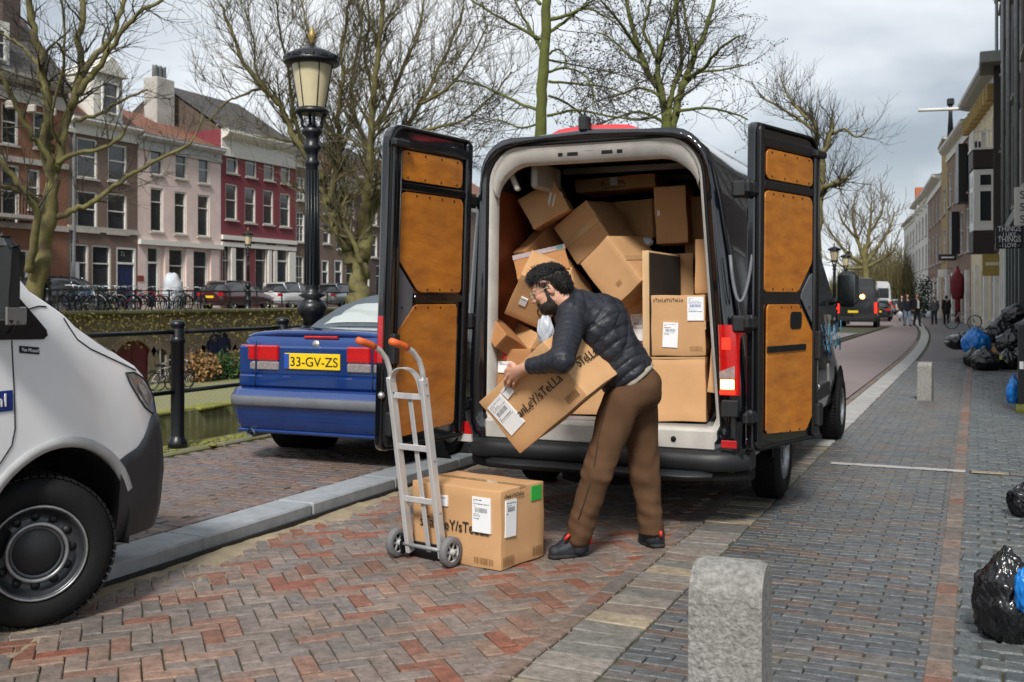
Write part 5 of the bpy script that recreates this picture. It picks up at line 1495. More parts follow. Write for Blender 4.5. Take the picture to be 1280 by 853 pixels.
rows = []
ss = sorted(set([a[0] for a in WV] + [-.4, -.8, -.15, .02, .25, .35, .45, .55, .64, .72, .8, .855]))
for s in ss:
    sec = wv_at(s); rows.append([(x, s, z) for x, z in sec] + [(-x, s, z) for x, z in sec[-2:0:-1]])
mb = MB().grid(rows, closed=True)
nn = len(rows[0]); mb.add(rows[0], [tuple(range(nn))]); mb.add(rows[-1], [tuple(range(nn))])
body = mb.build("body", M_WVAN, wv, fix=True)
cu = MB()
for sx in (-1, 1):
    for s in (.10, -3.55): cu.lathe([(.445, -.42), (.445, .30)], (sx * (.86 if sx > 0 else .86), s, .37), 48, Matrix.Rotation(R_(90) * sx, 3, 'Y'))
cuo = cu.build("cutter", None, None, (-4.85, 3.43, 0), fix=True)
bpy.context.view_layer.update()
cutter_boolean(body, cuo)
smooth_angle(body, 35)
for sx in (-1, 1):
    for s in (.10, -3.55):
        ang = [R_(-12 + 204 * k / 24) for k in range(25)]
        MB().grid([[(sx * x, s + .436 * math.cos(a) * q, .37 + .436 * math.sin(a) * q) for x, q in ((.985, 1.0), (.80, 1.0), (.50, 1.0), (.495, .9), (.49, .02))] for a in ang]).build("wheel_arch_liner", M_GAP, wv, fix=True)
        tr_ = []
        for k in range(25):
            a = R_(180 * k / 24); row = []
            for r in (.443, .449, .485, .497):
                y, z = s + math.cos(a) * r, .37 + math.sin(a) * r
                row.append((sx * (wv_x(y, max(.42, z)) + (.013 if r in (.449, .485) else -.004)), y, z))
            tr_.append(row)
        MB().grid(tr_).build("wheel_arch_trim", mat("grey_arch_trim", (0.46, 0.465, 0.47), 0.5, bump=.1, bscale=200), wv, fix=True)
def overlay(poly, name, m, off=.006, thick=True, parent=None, cuts=3, sx=1):
    bm = bmesh.new()
    f = bm.faces.new([bm.verts.new((0, s, z)) for s, z in poly])
    bmesh.ops.triangulate(bm, faces=[f])
    for _ in range(cuts): bmesh.ops.subdivide_edges(bm, edges=[e_ for e_ in bm.edges if e_.calc_length() > .05], cuts=1, use_grid_fill=True)
    bmesh.ops.triangulate(bm, faces=bm.faces[:])
    for v in bm.verts: v.co.x = sx * (wv_x(v.co.y, v.co.z) + off)
    bmesh.ops.recalc_face_normals(bm, faces=bm.faces)
    if bm.faces[0].normal.x * sx < 0: bmesh.ops.reverse_faces(bm, faces=bm.faces[:])
    for f in bm.faces: f.smooth = True
    me = bpy.data.meshes.new(name); bm.to_mesh(me); bm.free()
    return link(name, me, parent or wv, m)
def line_on(pts, name="panel_gap", r=.0035, sx=1):
    P = []
    for (a, b), (c, d) in zip(pts, pts[1:]):
        for k in range(4): P.append((a + (c - a) * k / 4, b + (d - b) * k / 4))
    P.append(pts[-1])
    MB().tube([(sx * (wv_x(s, z) + .0005), s, z) for s, z in P], r, 6).build(name, M_GAP, wv)
for sx in (1, -1):
    overlay([(-1.35, 1.37), (-.30, 1.325), (.005, 1.318), (.028, 1.335), (.022, 1.36), (-.128, 1.52), (-.30, 1.68), (-.62, 1.93), (-.85, 2.09), (-.98, 2.14), (-1.35, 2.15)], "cab_window", M_GLOSSBLK, .007, sx=sx)
    line_on([(-.161, 1.318), (-.157, .93), (-.175, .86), (-.235, .79), (-.30, .745)], sx=sx)
    line_on([(.125, 1.412), (.15, 1.375), (.20, 1.31), (.28, 1.262), (.40, 1.215), (.52, 1.170), (.60, 1.140)], "bonnet_gap", sx=sx)
    line_on([(-.075, 1.452), (-.01, 1.468), (.03, 1.465)], "pillar_gap", sx=sx)
    hl = overlay([(.515, 1.128), (.58, 1.126), (.66, 1.092), (.71, 1.055), (.765, .99), (.80, .925), (.79, .90), (.72, .915), (.66, .95), (.60, 1.01), (.54, 1.085)], "headlight", mat("headlamp_cover", (0.42, 0.42, 0.43), 0.08, color2=(0.20, 0.20, 0.21), scale=14, coat=1.0), .004, sx=sx)
    overlay([(.555, 1.105), (.64, 1.085), (.70, 1.040), (.735, .985), (.70, .945), (.655, .985), (.60, 1.045)], "reflector", M_LAMPIN, .008, parent=hl, sx=sx)
    overlay([(.60, 1.075), (.645, 1.06), (.675, 1.02), (.64, 1.01), (.61, 1.045)], "lamp_lens", M_CLEARLENS, .013, parent=hl, sx=sx)
    MB().tube([(sx * (wv_x(s, z) + .006), s, z) for s, z in [(.515, 1.132), (.58, 1.130), (.66, 1.096), (.71, 1.06), (.77, .99), (.80, .925), (.79, .90), (.72, .912), (.66, .946), (.60, 1.006), (.54, 1.082), (.515, 1.132)]], .004, 6).build("lamp_surround", M_GAP, hl)
    overlay([(-1.0, 1.012), (-.168, 1.012), (-.168, 1.102), (-1.0, 1.102)], "blue_band", M_BLUE, .004, sx=sx)
    mi = MB().box((sx * 1.125, -.36, 1.56), (.21, .13, .40), ch=.045); mi.tube([(sx * .96, -.36, 1.42), (sx * 1.10, -.36, 1.44)], .035, 8); mi.tube([(sx * .96, -.36, 1.66), (sx * 1.10, -.36, 1.66)], .03, 8)
    mio = mi.build("wing_mirror", M_PLASTIC, wv); bevel(mio, .01)
    MB().box((sx * 1.225, -.345, 1.43), (.012, .10, .075), ch=.004).build("side_indicator", mat("smoked_lens", (.16, .155, .15), .12, coat=1), mio)
    MB().box((sx * 1.02, -2.0, .52), (.03, 2.6, .10), ch=.01).build("sill_trim", M_BUMP, wv)
put_text("nl", wv, M_PAPER, (wv_x(-.25, 1.05) + .008, -.262, 1.034), (0, 1, 0), (0, 0, 1), .082, width=.055)
bd = overlay([(-.125, 1.262), (-.02, 1.250), (-.02, 1.282), (-.125, 1.294)], "dealer_badge", M_GAP, .004)
put_text("Van Mossel", bd, M_PAPER, (wv_x(-.07, 1.27) + .007, -.118, 1.270), (0, 1, -.115), (0, .115, 1), .022, width=.09)
# bumper shell wrapping the nose
rows = []
def zb(s): 
    T = [(.44, .70), (.50, .725), (.58, .75), (.64, .80), (.69, .87), (.73, .905), (.80, .90), (.97, .62)]
    for a, b in zip(T, T[1:]):
        if a[0] <= s <= b[0]: return a[1] + (b[1] - a[1]) * (s - a[0]) / (b[0] - a[0])
    return .62
for sx in (1, -1):
    rows = []
    for k in range(26):
        s = .445 + (.97 - .445) * k / 25
        row = []
        for j in range(10):
            z = .30 + (zb(s) - .30) * j / 9
            zz = max(z, .50)
            x = wv_x(s, min(zz, wv_at(s)[7][1])) + .012 - .05 * max(0, (.50 - z) / .2) ** 2
            row.append((sx * x, s + .012, z))
        row.append((sx * (x - .03), s, zb(s) + .004))
        rows.append(row)
    MB().grid(rows).build("bumper", M_BUMP, wv, fix=True)
mb = MB().box((0, .93, .55), (1.3, .12, .42), ch=.04); mb.build("front_bumper_centre", M_BUMP, wv)
MB().box((0, .95, .86), (1.1, .06, .2), ch=.03).build("grille", M_PLASTIC, wv)
ws = []
for s in (-1.22, -.95, -.6, -.235, -.05, .05):
    sec = wv_at(s); ws.append([(x * .93, s - .01, z + .012) for x, z in sec[8:]] + [(-x * .93, s - .01, z + .012) for x, z in sec[-2:7:-1]])
MB().grid(ws).build("windscreen", M_GLOSSBLK, wv, fix=True)
make_wheel(wv, (.865, .055, .345), rad=.345, rim_r=.215, face=1, axis_rz=R_(-30), spoke=12, dark=True)
make_wheel(wv, (-.84, .055, .345), rad=.345, rim_r=.215, face=-1, axis_rz=R_(-34), spoke=12)
for sx in (1, -1): make_wheel(wv, (sx * .86, -3.58, .345), face=sx)
MB().box((0, -1.8, .42), (1.7, 5.0, .12)).build("underside", M_RUBBER, wv)

# ================================================================== BLUE CONVERTIBLE
M_BLUECAR = mat("metallic_blue_paint", (0.010, 0.052, 0.235), 0.16, var=0.25, scale=3, coat=1.0, spec=0.6, metal=0.35)
M_SOFT = mat("grey_blue_canvas_top", (0.085, 0.105, 0.125), 0.85, var=0.2, bump=0.3, bscale=300)
M_GREYSTRIP = mat("grey_bumper_strip", (0.14, 0.15, 0.17), 0.5)
M_YEL = mat("yellow_number_plate", (0.80, 0.55, 0.01), 0.4, var=0.05)
cc = thing("convertible", "blue convertible car with closed soft top parked behind the van's left door", "car", (-5.115, 7.33, 0.1))
CS = [(.012, .66, .44, .95, .60, 1.0), (.02, .745, .38, 1.0, .69, 1.05), (.05, .785, .34, 1.035, .735, 1.09), (.12, .80, .32, 1.055, .755, 1.115), (.2, .82, .30, 1.065, .775, 1.13), (.45, .835, .28, 1.06, .785, 1.145), (.9, .85, .26, 1.04, .79, 1.15),
      (1.3, .853, .25, 1.0, .795, 1.06), (2.0, .855, .24, .97, .80, .99), (3.0, .855, .24, .95, .79, .98), (3.4, .85, .24, .93, .77, .97), (4.0, .84, .25, .86, .74, .92), (4.35, .80, .28, .76, .68, .81), (4.52, .70, .32, .66, .58, .71), (4.58, .5, .38, .58, .42, .62)]
def csec(w, zb_, zs, ws_, zt):
    o = [(0, zb_), (.5, zb_), (w - .08, zb_), (w - .02, zb_ + .06)]
    for t in (.25, .5, .75, 1): 
        z = zb_ + .06 + (zs - zb_ - .06) * t; o.append((w - (w - ws_) * max(0, (t - .5) / .5) ** 1.5, z))
    for k in range(1, 8):
        a = math.pi / 2 * k / 7; o.append((ws_ * math.cos(a) ** .5 if k < 7 else 0, zs + (zt - zs) * math.sin(a) ** .75))
    return o
rows = []
for c in CS:
    sec = csec(*c[1:]); rows.append([(x, c[0], z) for x, z in sec] + [(-x, c[0], z) for x, z in sec[-2:0:-1]])
mb = MB().grid(rows, closed=True); nn = len(rows[0]); mb.add(rows[0], [tuple(range(nn))]); mb.add(rows[-1], [tuple(range(nn))])
body = mb.build("body", M_BLUECAR, cc, fix=True)
cu = MB()
for sx in (-1, 1):
    for y in (.93, 3.55): cu.lathe([(.345, -.28), (.345, .2)], (sx * .80, y, .31), 40, Matrix.Rotation(R_(90) * sx, 3, 'Y'))
cuo = cu.build("cutter", None, None, (-5.115, 7.33, 0.1), fix=True)
bpy.context.view_layer.update(); cutter_boolean(body, cuo); smooth_angle(body, 32)
for sx in (-1, 1):
    for y in (.93, 3.55):
        MB().lathe([(.347, .16), (.347, -.24), (.001, -.25)], (sx * .76, y, .31), 36, Matrix.Rotation(R_(90) * sx, 3, 'Y'), cap=False).build("wheel_arch_liner", M_RUBBER, cc)
        make_wheel(cc, (sx * .735, y, .31), rad=.31, wid=.205, rim_r=.19, face=sx)
# bumper
rows = []
for k in range(41):
    t = -1 + 2 * k / 40; x = .865 * math.copysign(abs(t) ** .9, t); c_ = max(0, (abs(t) - .78) / .22) ** 2.2
    yb = -.10 + .17 * c_ + (.35 if abs(t) > .99 else 0)
    ct = max(0, 1 - .04 * (1 if abs(t) > .9 else 0))
    rows.append([(x * .95, yb + .16, .265), (x * .955, yb + .075, .262), (x * .965, yb + .05, .275), (x * .985, yb + .022, .34), (x, yb - .006, .43), (x, yb - .02, .485), (x, yb - .035, .49), (x, yb - .04, .53), (x, yb - .035, .575), (x, yb - .02, .58), (x, yb + .0, .615), (x, yb + .03, .632), (x, yb + .16, .64)])
MB().grid(rows).build("bumper", M_BLUECAR, cc, fix=True)
st_ = []
for k in range(41):
    t = -1 + 2 * k / 40; x = .867 * math.copysign(abs(t) ** .9, t); c_ = max(0, (abs(t) - .78) / .22) ** 2.2
    yb = -.105 + .17 * c_ + (.35 if abs(t) > .99 else 0)
    st_.append([(x, yb - .025, .488), (x, yb - .040, .50), (x, yb - .042, .56), (x, yb - .025, .578)])
MB().grid(st_).build("bumper_strip", M_GREYSTRIP, cc, fix=True)
MB().box((0, -.035, .268), (1.5, .06, .03), ch=.01).build("bumper_lip", M_BLUECAR, cc)
# boot lid edge, spoiler lip, lamp panel
MB().tube([(-.74 + 1.48 * k / 20, .045 + .05 * abs(k / 10 - 1) ** 3, 1.108 - .035 * abs(k / 10 - 1) ** 3) for k in range(21)], [.012] + [.026] * 19 + [.012], 8).build("boot_lip", M_BLUECAR, cc)
MB().box((0, .016, .872), (1.56, .05, .255), ch=.018).build("lamp_panel", M_BLUECAR, cc)
for sx in (-1, 1):
    for (x0, x1) in ((.345, .575), (.590, .785)):
        l_ = thing("tail_lamp", None, None); l_.parent = cc; l_.location = (sx * (x0 + x1) / 2, .0 + (.03 if x0 > .5 else 0), 0); l_.rotation_euler = (0, 0, sx * (R_(14) if x0 > .5 else 0))
        MB().box((0, -.004, .935), (x1 - x0, .06, .135), ch=.012).build("red_lens", M_REDLENS, l_)
        MB().box((0, -.002, .825), (x1 - x0, .055, .078), ch=.012).build("clear_lens", mat("smoky_lamp_lens", (.30, .26, .26), .1, var=.4, scale=30, coat=1), l_)
for pts in ([(-.59, .0, 1.03), (-.592, -.006, .99), (-.592, -.012, .78), (-.592, -.02, .64)], [(.59, .0, 1.03), (.592, -.006, .99), (.592, -.012, .78), (.592, -.02, .64)]):
    MB().tube(pts, .005, 6).build("boot_gap", M_GAP, cc)
MB().box((0, .012, .695), (1.555, .06, .115), ch=.02).build("lower_boot_panel", M_BLUECAR, cc)
MB().box((.06, .028, 1.075), (.34, .03, .024), ch=.006).build("high_brake_light", M_REDLENS, cc)
MB().lathe([(.038, 0), (.036, .008), (.001, .01)], (.02, .012, 1.015), 20, Matrix.Rotation(R_(90), 3, 'X')).build("badge", M_CHROME, cc)
MB().lathe([(.02, 0), (.018, .006), (.001, .007)], (.62, .014, 1.012), 14, Matrix.Rotation(R_(90), 3, 'X')).build("boot_lock", M_CHROME, cc)
pl = MB().box((.0, -.020, .872), (.56, .012, .135), ch=.003).build("number_plate", M_YEL, cc)
MB().box((-.255, -.0275, .872), (.05, .004, .125), ch=.001).build("blue_band", mat("plate_blue", (0.02, 0.08, 0.40), .4), pl)
put_text("33-GV-ZS", pl, M_INK, (-.215, -.0275, .832), (1, 0, 0), (0, 0, 1), .112, width=.475)
# exhaust
MB().tube([(-.60, -.08, .245), (-.60, .5, .25)], .038, 14, caps=False).build("exhaust", M_STEEL, cc)
MB().box((0, 2.3, .245), (1.35, 3.9, .12), ch=.03).build("underbody_occluder", M_RUBBER, cc)  # unseen dark box added to keep light off the ground below
# soft top
TS = [(.80, .70, 1.085, .66, 1.15), (.95, .70, 1.12, .655, 1.26), (1.2, .71, 1.17, .635, 1.385), (1.5, .72, 1.19, .62, 1.45), (1.9, .73, 1.20, .61, 1.475), (2.4, .73, 1.20, .60, 1.47), (2.72, .72, 1.19, .58, 1.42)]
def tsec(w, zs, ws_, zt, zb_=.97):
    o = [(w + .03, zb_), (w, zb_ + .05)]
    o.append(((w + ws_) / 2, (zs + zb_) / 2 + .03)); o.append((ws_, zs))
    for k in range(1, 8):
        a = math.pi / 2 * k / 7; o.append((ws_ * math.cos(a) ** .6 if k < 7 else 0, zs + (zt - zs) * math.sin(a) ** .8))
    return o
rows = []
for c in TS:
    sec = tsec(*c[1:]); rows.append([(x, c[0], z) for x, z in sec] + [(-x, c[0], z) for x, z in sec[-2::-1]])
MB().grid(rows).build("soft_top", M_SOFT, cc, fix=True)
rw = []
for y, f in ((.84, .84), (.93, .84), (1.04, .81), (1.14, .76)):
    c = next(((a, b) for a, b in zip(TS, TS[1:]) if a[0] <= y <= b[0]))
    t = (y - c[0][0]) / (c[1][0] - c[0][0]); par = [p + (q - p) * t for p, q in zip(c[0][1:], c[1][1:])]
    sec = tsec(*par)[3:]
    rw.append([(x * f, y - .006, z + .008) for x, z in sec] + [(-x * f, y - .006, z + .008) for x, z in sec[-2::-1]])
rwo = MB().grid(rw).build("rear_window", mat("sky_whitened_window_glass", (0.46, 0.50, 0.49), 0.05, spec=1.0, var=.3, scale=1.2), cc, fix=True)  # pale base colour paints the reflected white sky into the glass
sd = []
for sx in (-1, 1):
    MB().grid([[(sx * (.725 + .02), y, 1.0), (sx * (.655 + .02), y, zt_)] for y, zt_ in ((1.75, 1.22), (2.2, 1.27), (2.7, 1.24), (3.2, 1.02))]).build("side_window", M_GLASS, cc, fix=True)
MB().grid([[(-.66, y, z), (0, y + .1, z + .03), (.66, y, z)] for y, z in ((2.70, 1.37), (3.3, .99))]).build("windscreen", M_GLASS, cc, fix=True)
# ================================================================== THE FAR BANK: HOUSES
def wall_with_holes(W, H, holes, rec=.16, z0=0.0, y=0.0):
    us = sorted(set([0, W] + [h[0] for h in holes] + [h[2] for h in holes])); zs = sorted(set([z0, H] + [h[1] for h in holes] + [h[3] for h in holes]))
    mb = MB()
    for a, b in zip(us, us[1:]):
        for c, d in zip(zs, zs[1:]):
            m, n = (a + b) / 2, (c + d) / 2
            if any(h[0] < m < h[2] and h[1] < n < h[3] for h in holes): continue
            mb.add([(a, y, c), (b, y, c), (b, y, d), (a, y, d)], [(3, 2, 1, 0)])
    for a, c, b, d in [h[:4] for h in holes]:
        mb.add([(a, y, c), (b, y, c), (b, y, d), (a, y, d), (a, y - rec, c), (b, y - rec, c), (b, y - rec, d), (a, y - rec, d)], [(0, 1, 5, 4), (1, 2, 6, 5), (2, 3, 7, 6), (3, 0, 4, 7)])
    return mb
M_FRAMEW = mat("cream_window_frame", (0.72, 0.70, 0.64), 0.55, var=0.12)
M_CURT = mat("pale_curtain", (0.42, 0.45, 0.42), 0.9, var=0.3, scale=1.5)
M_STONE = mat("weathered_stone_band", (0.48, 0.45, 0.40), 0.8, color2=(0.36, 0.33, 0.29), scale=2)
M_ZINC = mat("grey_zinc_gutter", (0.30, 0.32, 0.33), 0.5, .3)
M_TILER = brick_mat("orange_roof_tiles", (0.24, 0.095, 0.055), (0.18, 0.075, 0.045), (0.12, 0.05, 0.035), 0.28, 0.3, 0.8, 'XZ', 0.03, (0.10, 0.07, 0.045), 0.5)
M_TILED = brick_mat("dark_roof_tiles", (0.085, 0.072, 0.068), (0.065, 0.055, 0.055), (0.03, 0.028, 0.028), 0.28, 0.3, 0.75, 'XZ', 0.03, (0.05, 0.05, 0.045), 0.4)
PANE_I = [0]
def window(par, u0, z0, u1, z1, style='s', fm=None, fw=.085, rec=.15, y=0.0, sill=True):
    """sash window in its reveal: frame > pane, glazing bars, sill"""
    fm = fm or M_WHITE
    f = MB(); yy = y - rec + .055; cx, cz = (u0 + u1) / 2, (z0 + z1) / 2
    for (a, b, w, h) in ((u0 + fw / 2, cz, fw, z1 - z0), (u1 - fw / 2, cz, fw, z1 - z0)): f.box((a, yy, b), (w, .10, h))
    f.box((cx, yy, z1 - fw / 2), (u1 - u0 - 2 * fw, .098, fw)); f.box((cx, yy, z0 + fw / 2), (u1 - u0 - 2 * fw, .098, fw))
    tz = z0 + (z1 - z0) * (.55 if style != 't' else .68)
    if style in 'stx': f.box((cx, yy - .012, tz), (u1 - u0 - 2 * fw, .06, .055))
    if style in 'x':
        f.box((cx, yy - .02, cz), (.04, .05, z1 - z0 - 2 * fw))
        for t in (.28, .78): f.box((cx, yy - .022, z0 + (z1 - z0) * t), (u1 - u0 - 2 * fw, .045, .035))
    w = f.build("window", fm, par)
    PANE_I[0] += 1
    pt, pq = ((PANE_I[0] * 37) % 11 - 5) * .003, ((PANE_I[0] * 53) % 9 - 4) * .004
    MB().add([(u0 + fw, y - rec + .015 - pt, z0 + fw), (u1 - fw, y - rec + .015 + pt, z0 + fw), (u1 - fw, y - rec + .015 + pt + pq, z1 - fw), (u0 + fw, y - rec + .015 - pt + pq, z1 - fw)], [(3, 2, 1, 0)]).build("pane", M_GLASS, w)
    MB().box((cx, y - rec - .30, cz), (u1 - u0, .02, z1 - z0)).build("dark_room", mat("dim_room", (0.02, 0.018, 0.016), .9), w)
    if PANE_I[0] % 5 in (0, 2): MB().box((cx, y - rec - .02, z0 + (z1 - z0) * .72), (u1 - u0 - .2, .02, (z1 - z0) * .5)).build("blind", M_CURT, w)
    if sill: MB().box((cx, y + .03, z0 - .05), (u1 - u0 + .14, .14, .09)).build("sill", M_STONE, w)
    return w
def house(name, lab, cat, W, H, ops, wm, P=None, rz=0.0, group=None, depth=9.0, sidem=None, door_m=None, fm=None, cornice=M_WHITE, ch=.7, cproj=.45, roof=None, rh=3.0, floors=(), base=None, rec=.15):
    t = thing(name, lab, cat, P, rz, group)
    wl_ = wall_with_holes(W, H, [o[:4] for o in ops], rec)
    wl_.add([(0, 0, 0), (0, -depth, 0), (0, -depth, H), (0, 0, H)], [(3, 2, 1, 0)]); wl_.add([(W, 0, 0), (W, -depth, 0), (W, -depth, H), (W, 0, H)], [(0, 1, 2, 3)])
    wl_.add([(0, -depth, 0), (W, -depth, 0), (W, -depth, H), (0, -depth, H)], [(0, 1, 2, 3)])
    wl_.build("wall", wm, t)
    for o in ops:
        k = o[4]
        if k == 'd' or k == 'D':
            dz = o[3] - (o[3] - o[1]) * .27
            fr = MB(); 
            for a in (o[0] + .06, o[2] - .06): fr.box((a, -.08, (o[1] + o[3]) / 2), (.12, .12, o[3] - o[1]))
            fr.box(((o[0] + o[2]) / 2, -.08, o[3] - .06), (o[2] - o[0] - .24, .118, .12)); fr.box(((o[0] + o[2]) / 2, -.085, dz), (o[2] - o[0] - .24, .12, .10))
            df = fr.build("door_frame", fm or M_WHITE, t)
            dl = MB().box(((o[0] + o[2]) / 2, -.12, (o[1] + dz) / 2), (o[2] - o[0] - .24, .05, dz - o[1] - .1), ch=.01)
            for q in (-.25, .25):
                for zc, zh in ((.3, .36), (.72, .34)): dl.box(((o[0] + o[2]) / 2 + q * (o[2] - o[0] - .24), -.09, o[1] + (dz - o[1]) * zc), ((o[2] - o[0]) * .26, .015, (dz - o[1]) * zh), ch=.005)
            dl.build("door", o[5] if len(o) > 5 else door_m, t)
            MB().add([(o[0] + .12, -.11, dz + .05), (o[2] - .12, -.11, dz + .05), (o[2] - .12, -.11, o[3] - .12), (o[0] + .12, -.11, o[3] - .12)], [(3, 2, 1, 0)]).build("fanlight", M_GLASS, df)
        else:
            window(t, o[0], o[1], o[2], o[3], k, o[5] if len(o) > 5 else fm, rec=rec)
    if ch:
        prof = [(0, H - ch), (.10, H - ch), (.12, H - ch * .72), (.06, H - ch * .68), (.06, H - ch * .35), (cproj * .7, H - ch * .26), (cproj, H - ch * .12), (cproj, H), (0, H + .02)]
        cm_ = MB(); cm_.add([(-.02 * 0, y, z) for y, z in prof] + [(W, y, z) for y, z in prof], [(i, i + 1, i + 1 + len(prof), i + len(prof)) for i in range(len(prof) - 1)] + [tuple(range(len(prof)))[::-1], tuple(range(len(prof), 2 * len(prof)))])
        cm_.build("cornice", cornice, t, fix=True)
        MB().box((W / 2, cproj * .55, H + .045), (W, cproj * .9, .05)).build("gutter", M_ZINC, t)
    for z, m_, pj in floors: MB().box((W / 2, pj / 2, z), (W + .004, pj + .01, .26)).build("stone_band", m_, t)
    if roof:
        rm, kind = roof
        r_ = MB()
        if kind == 'eave':       # ridge along the street
            r_.add([(0, .25, H), (W, .25, H), (W, -depth / 2, H + rh), (0, -depth / 2, H + rh), (W, -depth, H), (0, -depth, H)], [(0, 1, 2, 3), (3, 2, 4, 5)])
            ro = r_.build("roof", rm, t, fix=True)
            for xx in (.01, W - .01): MB().add([(xx, 0, H), (xx, -depth / 2, H + rh - .1), (xx, -depth, H), (xx - .012, 0, H), (xx - .012, -depth / 2, H + rh - .1), (xx - .012, -depth, H)], [(0, 1, 2), (5, 4, 3), (0, 3, 4, 1), (1, 4, 5, 2)]).build("gable_end", sidem or wm, t, fix=True)
        elif kind == 'mansard':
            r_.add([(0, .1, H), (W, .1, H), (W, -1.6, H + rh), (0, -1.6, H + rh), (W, -depth, H + rh + .2), (0, -depth, H + rh + .2)], [(0, 1, 2, 3), (3, 2, 4, 5), (0, 3, 5), (1, 4, 2)])
            r_.build("roof", rm, t, fix=True)
        else:
            r_.box((W / 2, -depth / 2, H + .1), (W, depth, .15)); r_.build("roof", rm, t)
    return t
ZS = 0.95
def YL(px, X=-40.0): return on_x(px, 374, X).y
def ZL(px, py, X=-40.0): return on_x(px, py, X).z - ZS
def left_house(name, lab, px0, px1, eave, wm, wins, **k):
    y0, y1 = YL(px0), YL(px1); W = y1 - y0
    H = ZL((px0 + px1) / 2, eave)
    ops = []
    for w in wins:
        a, t, b, bo, kind = w[:5]
        pm = (a + b) / 2
        u0, u1 = y1 - YL(b), y1 - YL(a)
        zt, zb_ = ZL(pm, t), max(.12 if kind in 'dD' else .02, ZL(pm, bo))
        ops.append((max(.05, u0), zb_, min(W - .05, u1), min(zt, H - .2), kind) + tuple(w[5:]))
    return house(name, lab, "house", W, H, ops, wm, (-40, y1, ZS), R_(-90), "canal houses on the far bank", **k), W, H
B_BROWN = brick_mat("brown_house_brick", (0.20, 0.125, 0.095), (0.165, 0.10, 0.075), (0.17, 0.14, 0.115), axis='XZ', dirt=(0.08, 0.055, 0.04))
B_ORANGE = brick_mat("orange_house_brick", (0.30, 0.105, 0.05), (0.235, 0.08, 0.04), (0.2, 0.13, 0.09), axis='XZ', dirt=(0.10, 0.05, 0.03))
B_DARK = brick_mat("dark_purple_brick", (0.105, 0.06, 0.055), (0.085, 0.05, 0.045), (0.10, 0.085, 0.075), axis='XZ', dirt=(0.05, 0.035, 0.03))
B_CRIM = brick_mat("crimson_painted_brick", (0.225, 0.034, 0.05), (0.185, 0.028, 0.04), (0.19, 0.045, 0.055), axis='XZ', dirt=(0.12, 0.025, 0.03), dirt_amt=.35)
M_PINK = mat("pale_pink_stucco", (0.78, 0.63, 0.58), 0.85, color2=(0.70, 0.55, 0.50), scale=.7, dirt=.12)
M_NAVY = mat("navy_door_paint", (0.012, 0.022, 0.085), 0.3)
M_DKDOOR = mat("dark_door_paint", (0.016, 0.02, 0.035), 0.3)
h0, W, H = left_house("town_house", "ornate orange brick house with arched ground floor at the far left of the row", -75, 84, 88, B_ORANGE,
    [(-60, 125, -36, 178, 's'), (-28, 127, -6, 180, 's'), (2, 129, 23, 181, 's'), (42, 140, 60, 186, 's'), (-55, 203, -30, 272, 's'), (-22, 205, -4, 275, 's'), (2, 206, 24, 280, 's'), (35, 212, 50, 262, 's'), (-60, 305, -20, 372, 'p'), (10, 312, 36, 375, 'p')],
    roof=(M_TILED, 'eave'), rh=5.2, floors=((6.9, M_STONE, .10), (3.9, M_STONE, .12), (10.3, B_DARK, .06)), ch=1.3, cornice=M_STONE)
# balcony and dark frieze
u_ = lambda px, e_: YL(e_) - YL(px)
uc = u_(4, 84)
MB().box((uc, .5, 4.25), (3.0, 1.0, .16)).build("balcony_slab", M_STONE, h0)
bal = MB()
for k in range(18): bal.box((uc - 1.45 + k * .17, .95, 4.78), (.035, .035, .95))
bal.box((uc, .95, 5.27), (3.0, .07, .07)); bal.build("balcony_railing", M_BLACK, h0)
for k in range(8): MB().box((1.2 + k * 1.15, .30, H - 1.55), (.22, .5, .38), ch=.06).build("cornice_bracket", M_STONE, h0)
MB().box((W * .28, -2.0, H + 2.0), (1.0, 1.0, 4.0)).build("chimney", B_DARK, h0)
dm_ = MB().box((W * .62, -.9, H + 1.1), (1.8, 1.8, 2.2)); dmo = dm_.build("dormer", M_FRAMEW, h0); window(h0, W * .62 - .6, H + .4, W * .62 + .6, H + 1.8, 's', rec=-.05)
ar = MB()
for (a, b) in ((W - 0, 0),):
    pass
h1, W, H = left_house("town_house", "brown brick canal house with red tiled roof and a white dormer", 84.3, 172, 154, B_BROWN,
    [(96, 173, 122, 223, 's'), (135, 181, 159, 227, 's'), (96, 239, 122, 289, 's'), (134, 242, 159, 292, 's'), (88, 305, 111, 378, 't'), (115, 307, 139, 378, 't'), (145, 309, 170, 386, 'd', M_NAVY)],
    roof=(M_TILER, 'eave'), rh=3.4, floors=((4.0, M_STONE, .07),), ch=.75, cornice=M_FRAMEW)
dm_ = MB().box((W * .48, -.75, H + 1.25), (1.9, 1.9, 2.3)); dm_.prism([(-1.05, 0), (1.05, 0), (0, .95)], 2.3, Matrix.Translation((W * .48, -1.8, H + 2.4)))
dmo = dm_.build("dormer", M_FRAMEW, h1, fix=True)
window(h1, W * .48 - .55, H + .45, W * .48 + .55, H + 2.05, 's', rec=-.27)
MB().box((W - .35, -.02 + .06, H / 2), (.11, .10, H)).build("drainpipe", M_ZINC, h1)
